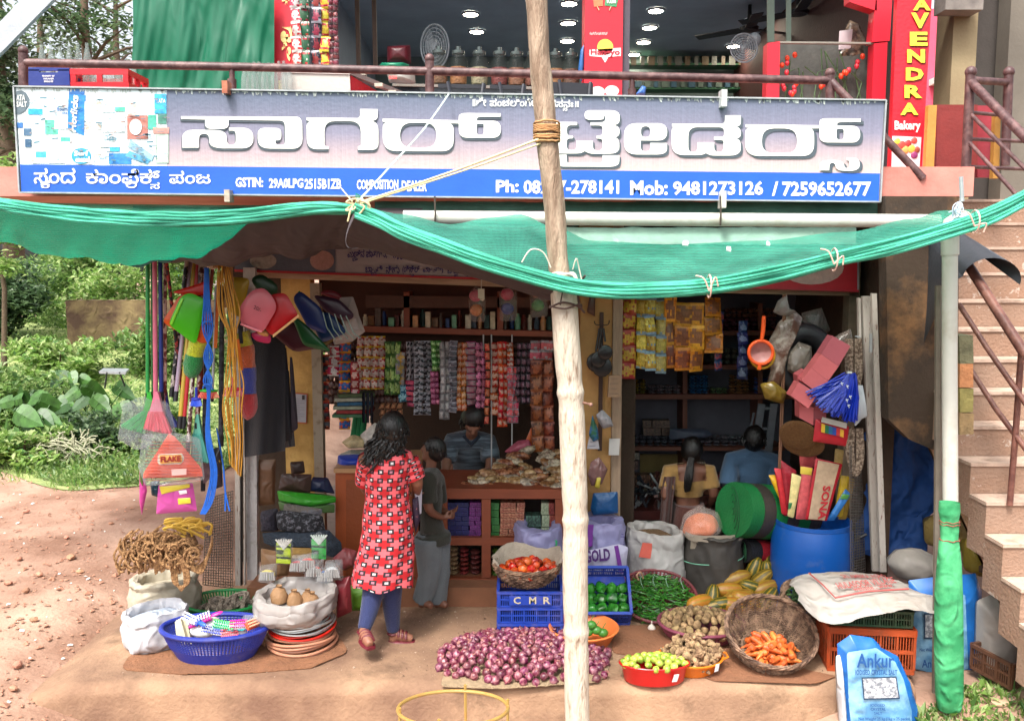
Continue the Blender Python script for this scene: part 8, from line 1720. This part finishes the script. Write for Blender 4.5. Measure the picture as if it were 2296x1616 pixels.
def ucrate(label,x0,y0,x1,y1,Y,c_,open_,d=.34):
    t=thing('bottle_crate',label,'crate',P((x0+x1)/2,y1,Y));A_,B_=P(x0,y1,Y),P(x1,y0,Y);m=plas(c_);w_,h_=B_.x-A_.x,B_.z-A_.z
    for nm,x,y,ww,dd_ in [('side_panel',A_.x+w_/2,Y,w_,.02),('side_panel',A_.x+w_/2,Y+d,w_,.02),('side_panel',A_.x+.01,Y+d/2,.02,d-.03),('side_panel',B_.x-.01,Y+d/2,.02,d-.03)]:
        q=MB()
        if open_:q.box((x,y,B_.z-.02),(ww,dd_,.04));q.box((x,y,A_.z+.02),(ww,dd_,.04));[q.box((x-ww/2+.02+k*(ww-.04)/2 if ww>.1 else x,y-dd_/2+.02+k*(dd_-.04)/2 if dd_>.1 else y,A_.z+h_/2),(.035,.02,h_-.082)) for k in range(3)]
        else:q.box((x,y,A_.z+h_*.36),(ww,dd_,h_*.72));q.box((x,y,B_.z-.012),(ww,dd_,.024));[q.box((x+s_*(ww/2-.04) if ww>.1 else x,y+s_*(dd_/2-.04) if dd_>.1 else y,A_.z+h_*.8),(.08,.02,h_*.16)) for s_ in (-1,1)]
        q.build(nm,m,t,sm=False)
    return t,A_,B_
t,A_,B_=ucrate('dark blue bottle crate with white lettering at the left end of the balcony',66,152,156,193,6.5,'#1c2f78',False)
lett('PROPERTY OF',95,169,122,173,6.485,white,t);lett('VARUN BEV.',97,175,121,179,6.485,white,t);lett('BANGALORE',99,181,119,185,6.485,white,t)
t2,A2,B2=ucrate('bright red open bottle crate next to the dark blue one',160,155,288,198,6.45,'#c01c28',True)
def bottle(q):q.lathe([(.001,0),(.028,0),(.03,.02),(.028,.1),(.018,.15),(.011,.19),(.012,.215),(.001,.215)],12)
glass=mat('#98a4a0',.08,v=.1,al=.68,b=0);gd=mat('#3a4a3c',.1,v=.2,al=.2,b=0)
heap('bottle',bottle,glass,'empty glass soda bottle standing in or by the balcony crates','bottle','empty glass bottles on the balcony',[Vector((A_.x+.05+i*.065,6.6,A_.z+.1)) for i in range(6)]+[Vector((A2.x+.06+i*.06,6.56+.1*(j),A2.z+.005)) for i in range(6) for j in range(2)]+[P(550+i*11,209,6.55+.1*(i % 2)) for i in range(10)],'bottle',rots=lambda i:(0,0,0),scl=(.95,1.0))

FZ=thing('chest_freezer','white chest freezer with a red side standing behind the sign','freezer',P(710,208,6.9));q=MB();q.slab(quad([(633,212),(786,212),(784,166),(633,162)],6.7),.5);q.build('body',mat('#b4b0a8',.4,v=.06),FZ,sm=False)
q=MB();q.slab(quad([(632,163),(785,167),(788,158),(632,154)],6.69),.5);q.build('lid',mat('#c8c4be',.35,v=.04),FZ,sm=False)
q=MB();q.slab([P(787,212,6.71),P(880,230,7.3),P(876,222,7.3),P(787,170,6.71)],.02);q.build('red_side',mat('#b01c2c',.4),FZ,sm=False);q=MB();q.slab([P(787,168,6.7),P(905,214,7.35),P(905,206,7.35),P(788,158,6.7)],.06);q.build('lid_edge',mat('#8a8884',.4),FZ,sm=False)
for a,b in ((812,166),(850,192),(880,208)):q=MB();q.box(P(a,b,6.9),(.06,.06,.025));q.build('hinge',mat('#b0a898',.4),FZ,sm=False)

for i,(x,c1,c2,c3,lb_) in enumerate([(663,'#a82430','#b0aca8','#b8b4b0','first string of red and silver snack bags'),(682,'#b02a34','#2a5a3c','#a8a8a0','second string of red and green snack bags'),(708,'#1c1c28','#7c2a34','#8a8a94','third string of black snack bags'),(727,'#b82430','#c0a834','#c8b83c','fourth string of red and yellow snack bags'),(748,'#4a1c28','#6a2a34','#5a4a4c','last string of small maroon snack bags')]):
    strip(lb_+' hanging over the freezer',x-10,-14,x+10,148,1 if i<4 else 2,5 if i<4 else 12,c1,c2,c3,7.0,'snack strings over the freezer','snack_string','snack_bag','snack bags')

BC=thing('display_counter','dark glass display counter under the candy jars in the bakery','counter',P(1140,215,7.5));q=MB();q.slab(quad([(880,230),(1310,236),(1310,202),(880,192)],7.6),.5);q.build('cabinet',mat('#16202a',.25),BC,sm=False);q=MB();q.slab(quad([(880,193),(1310,203),(1310,197),(880,187)],7.58),.5);q.build('top',mat('#77746c',.4),BC,sm=False)
jg=mat('#4a5450',.08,al=.88,b=0,v=.1)
for i,(x,c_) in enumerate([(985,'#6a4a30'),(1028,'#8a5c34'),(1075,'#8a8468'),(1120,'#6a2c28'),(1158,'#7a5038'),(1195,'#6a3a2c'),(1245,'#8a6238'),(1280,'#5c4030')]):
    t=thing('candy_jar',['brown filled candy jar, leftmost on the bakery counter','amber filled candy jar, second on the bakery counter','pale filled candy jar with bright lid on the bakery counter','maroon filled candy jar on the bakery counter','rusty filled candy jar left of the pole','red brown candy jar just behind the pole','golden candy jar right of the pole','dark brown candy jar beside the red pillar'][i],'jar',P(x,196,7.7),'candy jars on the bakery counter');c=P(x,190+.02*(x-985),7.7)
    k=.0042;q=MB();q.lathe([(.001,.005),(.065,.005),(.07,.03),(.07,.14),(.001,.15)],16,T(c));q.build('sweets',mat(c_,.6,v=.4,sc_=60,b=.5,bs=60),t);q=MB();q.lathe([(.074,0),(.078,.03),(.078,.19),(.05,.23),(.05,.25)],16,T(c));q.build('glass',jg,t);q=MB();q.lathe([(.001,.25),(.055,.25),(.055,.275),(.02,.285),(.02,.31),(.001,.315)],14,T(c));q.build('lid',mat('#4c5654',.2,m=.4),t)

for lb_,x,y,rx,ry,Y,hx,hy in [('wire guarded table fan behind the candy jars',975,105,31,50,8.2,968,150),('grey wall fan turned to the right near the red cabinet',1668,108,30,32,8.2,1690,92)]:
    t=thing('fan',lb_,'fan',P(x,y,Y));gmz=mat('#8f969a',.35,v=.1);k=pg(P(x,y,Y))
    q=MB()
    for j in range(6):f=(j+1)/6;q.tube([P(x+rx*f*math.cos(a),y-ry*f*math.sin(a),Y-.04*(1-f*f)) for a in [2*PI*k_/28 for k_ in range(28)]],.004 if j<5 else .008,4,closed=True)
    for j in range(18):a=2*PI*j/18;q.tube([P(x,y,Y-.05),P(x+rx*math.cos(a),y-ry*math.sin(a),Y)],.002,3)
    q.build('guard',gmz,t,kind='stuff')
    q=MB()
    for j in range(3):a=j*2.1+.3;q.add([P(x,y,Y+.03),P(x+rx*.85*math.cos(a-.5),y-ry*.85*math.sin(a-.5),Y+.05),P(x+rx*.85*math.cos(a+.3),y-ry*.85*math.sin(a+.3),Y+.02)],[(0,1,2)])
    q.build('blades',mat('#5a666c',.4),t,sm=False);q=MB();q.ell(P(hx,hy if 'wall' in lb_ else y,Y+.1),(.06,.1,.07));q.tube([P(hx,hy,Y+.12),P(hx,hy+70 if 'table' in lb_ else hy+20,Y+.15)],.02,8);q.build('motor',gmz,t)
for lb_,x,y in [('brown ceiling fan with long blades, nearer in the bakery',1790,25),('second ceiling fan deeper in the bakery',1680,62)]:
    g_c=G(x,y,5.15);t=thing('ceiling_fan',lb_,'fan',g_c);q=MB();q.lathe([(.001,-.05),(.1,-.04),(.11,0),(.03,.03),(.02,.25)],16,T(g_c));q.build('motor',mat('#1c1c20',.5),t)
    for j in range(3):a=j*2.094+.4;q=MB();q.box((0,0,0),(.55,.13,.01),M=T(g_c,a)@Matrix.Translation((.38,0,-.02))@Matrix.Rotation(.15,4,'X'));q.build('blade',mat('#1c1e24',.5),t,sm=False)

pil('basin','teal plastic tray on the shelf behind the balcony rail','tray',[(850,145),(918,145),(915,162),(855,162)],7.8,.15,'#1a7a5c');pil('carton','dark red box above the teal tray','box',[(868,104),(920,102),(922,144),(868,145)],8.0,.1,'#5a1c24')
o=pil('weighing_scale','grey electronic scale with red digits beside the freezer','scale',[(868,166),(930,166),(932,188),(872,186)],7.4,.1,'#8c8c84');lett('0.000',872,170,890,178,7.285,mat('#c02a2c',em=1),o)
pil('garment','blue and orange cloth hanging beside the red pillar','cloth',[(1302,112),(1309,100),(1309,150),(1304,185),(1296,160)],7.35,.02,'#2a5a94')
for i,(pts,lb_) in enumerate([([(980,212),(1090,215),(1090,190),(982,188)],'dark plastic chair back at the left behind the balcony rail'),([(1096,216),(1180,218),(1180,192),(1098,190)],'dark plastic chair back in the middle behind the balcony rail'),([(1230,220),(1330,222),(1330,187),(1232,184)],'broad black chair back right of the pole')]):
    t=thing('chair',lb_,'chair',P(*pts[0],6.7),'dark chairs behind the balcony rail');q=MB();q.slab(quad([pts[0],pts[1],(pts[1][0],pts[1][1]-8),(pts[0][0],pts[0][1]-8)],6.8),.03);q.slab(quad([(pts[3][0],pts[3][1]+9),(pts[2][0],pts[2][1]+9),pts[2],pts[3]],6.8),.03) if i<2 else q.slab(quad(pts,6.79),.03);q.build('backrest',plas('#1a1c24'),t,sm=False)
    q=MB();q.tube([P(pts[0][0]+30,pts[0][1]+4,6.75),P(pts[3][0]+22,pts[3][1]-4,6.78)],.014,6);q.tube([P(pts[1][0]-10,pts[1][1]+4,6.75),P(pts[2][0]-6,pts[2][1]-2,6.78)],.014,6);q.build('arm',plas('#22242c'),t)
pil('garment','blue cloth on a chair arm right of the red pillar','cloth',[(1424,214),(1440,192),(1449,196),(1446,216)],6.9,.03,'#3a66a8')
for k_,yy in ((0,128),(1,182)):
    q=MB();q.slab(px(1400,yy+14,1716,yy+18,12.8),.3);sh9=tz(q,'shelf',mat('#2a5a3c',.5),['upper green edged shelf at the back of the bakery','lower green edged shelf at the back of the bakery'][k_],'shelf',sm=False)
for i in range(30):
    x=1410+i*10;q=MB();q.box(P(x,138 if i % 2 else 192,12.85),(.05+.02*(i % 3),.1,.09+.03*(i % 2)));tz(q,'packet',mat(['#5a6a60','#6a5a44','#3a5a6c','#6c6c64'][i % 4],.5),'small goods packet on the green edged bakery shelves','packet','packets on the far bakery shelves')
q=MB()
for (a,b) in [((748,0),(752,160)),((800,-20),(805,165)),((838,-20),(842,150))]:q.bar(P(*a,9.0),P(*b,9.0),.04,.04)
tz(q,'upright_rack',mat('#5c4a3c',.6),'brown upright frame of the glass shelves behind the snack strings','frame')
pil('plastic_bag','clear bag of snacks with a paper label hanging in the right bakery window','bag',[(1860,140),(1880,95),(1905,45),(1925,55),(1945,95),(1948,140),(1900,150)],7.5,.06,mat('#4a4038',.2,v=.5,sc_=12,c2='#8a7460',b=.5,bs=14),[('paper_label',[(1882,70),(1912,66),(1908,110),(1880,112)],'#a89a9c',.005)],wr=.01)
q=MB();q.bar(P(1728,0,7.9),P(1728,95,7.9),.06,.02,up=(0,1,0));q.bar(P(1768,0,7.9),P(1768,95,7.9),.04,.02,up=(0,1,0));tz(q,'green_uprights',mat('#5a6a5c',.5),'pale green window uprights above the flower cabinet','frame')

q=MB();q.slab([P(-20,140,5.0),P(10,110,5.0),P(130,-12,5.0),P(60,-14,5.0),P(-20,70,5.0)],.03);tz(q,'white_strut',mat('#a8adb4',.6,v=.15,sc_=8),'pale slanting strut crossing the top left corner','strut',sm=False)
# ================= VEGETATION =================
def leafmesh(q,cnt,pos,size,up=.3,asp=2.2,curl=.15,seed=1):
    rr=random.Random(seed)
    for _ in range(cnt):
        p=pos(rr)
        if p is None:continue
        L=size*rr.uniform(.6,1.4);a=rr.uniform(0,2*PI);el=rr.uniform(-.5,.9)+up
        d=Vector((math.cos(a)*math.cos(el),math.sin(a)*math.cos(el),math.sin(el)));s_=d.cross(Vector((rr.uniform(-.4,.4),rr.uniform(-.4,.4),1))).normalized()*L/asp;nn=s_.cross(d).normalized()*L*curl
        q.cur=0 if rr.random()<.6 else (1 if rr.random()<.7 else 2)
        q.add([p,p+d*L*.5+s_*.5+nn,p+d*L,p+d*L*.5-s_*.5+nn],[(0,1,2),(0,2,3)])
def lm3(a,b,c):return [mat(x,.45,v=.3,sc_=3,tl=.5,b=0,rnd=0) for x in (a,b,c)]
L1=lm3('#6c8c48','#9cb070','#507040');L2=lm3('#486040','#688058','#304830');L3=lm3('#80a050','#b0c080','#608848');L4=lm3('#586850','#889878','#445040')
def zone(rr):
    y=9.6+rr.random()**1.3*11;x=rr.uniform(-13,-2.2)*(y/14) if y>9 else 0
    edge=10.0+.5*math.sin(x*1.7)+.5*noise.noise((x,0,0))
    if y<edge or x>-3.3+.3*math.sin(y*2):return None
    hgt=(.05+.5*min(1,(y-edge)/1.6)*(.6+.8*noise.noise((x*.9,y*.9,4))**2+.5*noise.noise((x*.5,y*.5,7))))
    if 13.2<y<17:hgt *= .45
    return Vector((x,y,gz(x,y)+rr.random()**.7*max(.04,hgt)))
q=MB();leafmesh(q,40000,zone,.07,.35,2.2,seed=2);o=q.build('undergrowth',L1,sm=False,kind='stuff');tag(o,'dense low green weeds covering the ground left of the shop','undergrowth',kind='stuff')
def zg(rr):
    y=rr.uniform(9.3,11);x=rr.uniform(-8,-3.4);
    if y<9.6+.5*math.sin(x*1.7)+.9*rr.random()+.5*noise.noise((x*2,0,5)):return None
    return Vector((x,y,gz(x,y)))
q=MB();leafmesh(q,5500,zg,.10,.8,8,.05,seed=4);o=q.build('grass',L3,sm=False,kind='stuff');tag(o,'bright green grass fringe between weeds and dirt track','grass',kind='stuff')
def bush(label,x,y,rx,ry,rz,n,size,mats,seed,name='bush',base=None):
    t=thing(name,label,'bush',(x,y,gz(x,y)));z0_=gz(x,y)
    q=MB()
    for i in range(5):a=i*1.3;q.tube([(x,y,z0_),(x+rx*.3*math.cos(a),y+ry*.3*math.sin(a),z0_+rz*.8),(x+rx*.5*math.cos(a),y+ry*.5*math.sin(a),z0_+rz*1.4)],[.03,.02,.008],5)
    q.build('stems',mat('#4a3a2a',.9),t,kind='stuff')
    q=MB();cl_=[(random.Random(seed+k).uniform(-1,1),random.Random(seed+k+50).uniform(-1,1),random.Random(seed+k+90).uniform(0,1.8),random.Random(seed+k+9).uniform(.3,.55)) for k in range(16)]
    def ps(rr):
        c=cl_[rr.randrange(16)]
        while True:
            v=Vector((rr.uniform(-1,1),rr.uniform(-1,1),rr.uniform(-1,1)))
            if .35<v.length<1:break
        v *= c[3];return Vector((x+(c[0]*.7+v.x)*rx,y+(c[1]*.7+v.y)*ry,z0_+max(.02,(c[2]*.8+v.z+.2)*rz)))
    leafmesh(q,n,ps,size,.1,1.9,seed=seed);q.build('foliage',mats,t,sm=False,kind='stuff');return t
for i,(pxx,Y,rx,rz,n,sz,ms,lb_) in enumerate([(40,12.5,.7,.4,3000,.1,L1,'leafy shrub at the far left edge of the weeds'),(130,14.5,.8,.35,3000,.11,L3,'light green shrub before the mossy wall'),(300,17.6,1.3,.75,4500,.12,L3,'pale yellow green shrub behind the mossy wall'),(215,19,1.3,.9,4500,.13,L1,'round green shrub behind the wall, middle'),(110,21,1.6,.8,4500,.15,L1,'grey green shrub further left behind the wall'),(20,17,1.0,.8,3500,.14,L2,'dark shrub at the far left under the trees'),
     (230,11.2,.6,.25,2400,.09,L2,'dark low shrub beside the pile of dry cuttings'),(320,11.5,.5,.25,2200,.09,L1,'small shrub right beside the dirt track'),(400,15,1.0,.5,3200,.12,L1,'shrub showing between the hanging broom sticks'),(40,10.6,.6,.25,2400,.1,L3,'bright bush at the left edge of the dirt track'),(470,17.5,1.2,1.0,3600,.14,L3,'pale shrub behind the hanging cords')]):
    p=P(pxx,800,Y);bush(lb_,p.x,Y,rx,rx*.8,rz,n,sz,ms,i*7+3)
TL=[mat('#2c5020',.45,v=.45,sc_=9,b=0,tl=.15),mat('#3e6428',.45,v=.45,sc_=9,b=0,tl=.15)]
def taro(label,pxx,pyy,Y,hts,sz):
    base=P(pxx,pyy,Y);base.z=gz(base.x,Y);t=thing('taro_plant',label,'plant',base);rr=random.Random(int(pxx))
    for k in range(hts):
        a=rr.uniform(0,6.28);L=rr.uniform(.3,.65);tip=base+Vector((.35*math.cos(a)*L*1.6,.3*math.sin(a)*L,L))
        q=MB();q.tube([base,base.lerp(tip,.5)+Vector((0,0,.08)),tip],.009,5);q.build('stalk',mat('#3a5a28',.6),t)
        d=Vector((math.cos(a),math.sin(a)*.6,rr.uniform(-.9,-.1))).normalized();s_=d.cross(Vector((0,-1,.4))).normalized();nn=d.cross(s_).normalized();S_=sz*rr.uniform(.7,1.2);q=MB()
        ol=[(-.5,.1),(-.46,.34),(-.2,.42),(.15,.36),(.5,.24),(.8,.1),(1.1,0)];pts=[(x,y) for x,y in ol];P3=lambda x,y:tip+d*S_*x+s_*S_*y+nn*S_*(.25*abs(y)-.12*x*x)
        for sg in (-1,1):
            for j in range(len(pts)-1):q.add([P3(pts[j][0]*.9,0),P3(pts[j+1][0]*.95,0),P3(pts[j+1][0],pts[j+1][1]*sg),P3(pts[j][0],pts[j][1]*sg)],[(0,1,2,3)])
        q.build('leaf',TL[rr.randrange(2)],t)
for i,a in enumerate([(70,905,11.5,7,.3),(110,880,12.2,5,.26),(175,890,11.8,5,.26),(215,880,12.0,5,.3),(265,880,11.6,6,.34),(20,930,11.0,6,.3),(150,850,12.8,4,.26)]):
    taro(['taro plant with big leaves, second from the left in the weeds','taro plant behind the second one in the weeds','small taro plant in the middle of the weeds','taro plant left of the metal tray stand','taro plant with the broadest leaves near the metal tray stand','taro plant at the left edge of the picture','taro plant furthest back in the weeds'][i],*a)

q=MB();c=P(150,940,10.6);c.z=gz(c.x,c.y)+.1
for i in range(180):a=R.uniform(0,6.3);p=c+Vector((R.uniform(-.45,.35),R.uniform(-.2,.2),R.uniform(-.08,.22)));q.tube([p,p+Vector((.1*math.cos(a),.03*math.sin(a*2),.08*math.sin(a))),p+Vector((.2*math.cos(a),.0,.14*math.sin(a)-.03))],.008,4)
tz(q,'dry_cuttings',mat('#9a9a80',.9,v=.25),'pile of dry grey cuttings among the weeds','cuttings')

t=thing('metal_tray','flat metal tray on thin legs standing in the weeds','tray',P(250,862,11));q=MB();q.slab([P(222,832,11),P(282,834,11),P(290,826,11.3),P(232,825,11.3)],.03);q.build('tray',mat('#9aa0a4',.3,m=.3),t,sm=False);q=MB();q.tube([P(240,834,11),P(235,870,11.1)],.012,5);q.tube([P(268,834,11),P(280,865,11.1)],.012,5);q.build('legs',mat('#3a3c3c'),t)

q=MB();a,b=P(148,700,16.3),P(560,690,16.6);zt_=P(148,673,16.3).z
q.grid(lambda u,v:(a.x+(b.x-a.x)*u,16.3+.02*noise.noise((u*30,v*4,1)),.4+(zt_+.02*noise.noise((u*30,1,1))-.4)*v),60,8);q.grid(lambda u,v:(a.x+(b.x-a.x)*u,16.3+.3*v,zt_-.004+.02*noise.noise((u*30,1,1))),60,2)
tz(q,'compound_wall',mat('#5c4434',.95,v=.35,sc_=1.5,c2='#7c6a48',b=.7,bs=10),'old brown mossy compound wall behind the weeds','wall')

def tree(label,x,y,h,tr,cr_,n,size,mats,seed,cen=None):
    z0_=gz(x,y)-.1;t=thing('tree',label,'tree',(x,y,z0_),'trees left of the building');rr=random.Random(seed);q=MB()
    q.tube([(x,y,z0_),(x+.1,y,z0_+h*.35),(x-.05,y,z0_+h*.7),(x+.1,y,z0_+h*.95)],[tr,tr*.8,tr*.5,tr*.15],10);bl2=[]
    for i in range(14):
        a=rr.uniform(0,6.28);f=rr.uniform(.3,.9);L=cr_*rr.uniform(.5,1)*(1.1-f*.5);e_=Vector((x+L*math.cos(a),y+L*math.sin(a),z0_+h*f+L*.4));bl2.append(e_);q.tube([(x,y,z0_+h*f),Vector((x,y,z0_+h*f)).lerp(e_,.5)+Vector((0,0,.15)),e_],[tr*.3,tr*.18,tr*.05],6)
    q.build('trunk',mat('#5a4a3a',.9,v=.3,sc_=4,b=.6),t);q=MB()
    def ps(rr):
        c=bl2[rr.randrange(len(bl2))];v=Vector((rr.gauss(0,1),rr.gauss(0,1),rr.gauss(0,.7)))*cr_*.2;p=c+v
        if noise.noise(p*.7)<.0:return None
        return p
    leafmesh(q,n,ps,size,-.2,2.0,seed=seed);q.build('crown',mats,t,sm=False,kind='stuff')
for i,(pxx,Y,h,tr,cr_,n,sz,ms,lb_) in enumerate([(35,24,9.5,.3,2.4,5500,.2,L4,'tall grey green tree with a thick trunk at the far left'),(225,27,12,.25,3.0,7500,.22,L2,'tall dark tree rising left of the green tarpaulin'),(125,33,12.5,.25,3.2,6000,.26,L4,'hazier tree between the two tall ones'),(-40,22,8.0,.2,2.0,5000,.2,L2,'dark tree cut off by the left edge'),(290,36,14,.25,3.4,6000,.28,L4,'distant tree behind the green tarpaulin'),(0,15,4.3,.05,.6,3000,.11,L3,'young bright green tree below the sign end')]):
    p=P(pxx,700,Y);tree(lb_,p.x,Y,h,tr,cr_,n,sz,ms,31+i)

q=MB();q.slab(px(-30,588,120,625,27),.4);tz(q,'blue_shed',mat('#3a6ab0',.6,v=.3,sc_=1),'blue and white shed roof glimpsed through the far trees','shed',sm=False)
WH=thing('far_house','pale house wall with dark window far behind the broom sticks','house',P(440,700,30));q=MB();q.slab(px(395,560,640,720,30),3);q.build('wall',mat('#c8c0b8',.8,v=.06),WH,sm=False);q=MB();q.slab(px(440,590,462,625,29.9),.1);q.build('window',mat('#4a3430'),WH,sm=False);q=MB();q.slab(px(395,596,452,628,29.5),.3);q.build('awning',mat('#3a78b0'),WH,sm=False)

def zr(rr):
    u=rr.uniform(2060,2320);v=rr.uniform(1480+(2296-u)*.42,1640);g_=G(u,v,-.05)
    return Vector((g_.x,g_.y,gz(g_.x,g_.y)))
q=MB();leafmesh(q,1600,zr,.035,.7,3.5,seed=8);leafmesh(q,260,zr,.07,.5,2.4,seed=9);o=q.build('weeds',L3,sm=False,kind='stuff');tag(o,'small weeds sprouting at the bottom right corner','weeds',kind='stuff')
for i,(a,b,s_) in enumerate([(2245,1555,22),(2180,1590,16),(2215,1530,10),(2120,1600,10)]):
    g_=G(a,b,0);g_.z=gz(g_.x,g_.y)+.01;k=s_*pg(g_);q=MB();q.ell(g_,(k,k*.6,k*.3),8,5);q.wr(.01,16,i);tz(q,'stone',mat('#b09478',.9,v=.2),['flat pale stone at the bottom right corner','second flat pale stone near the green wrapped pipe','small stone up the bank at the bottom right','little stone at the foot of the green wrap'][i],'stone')
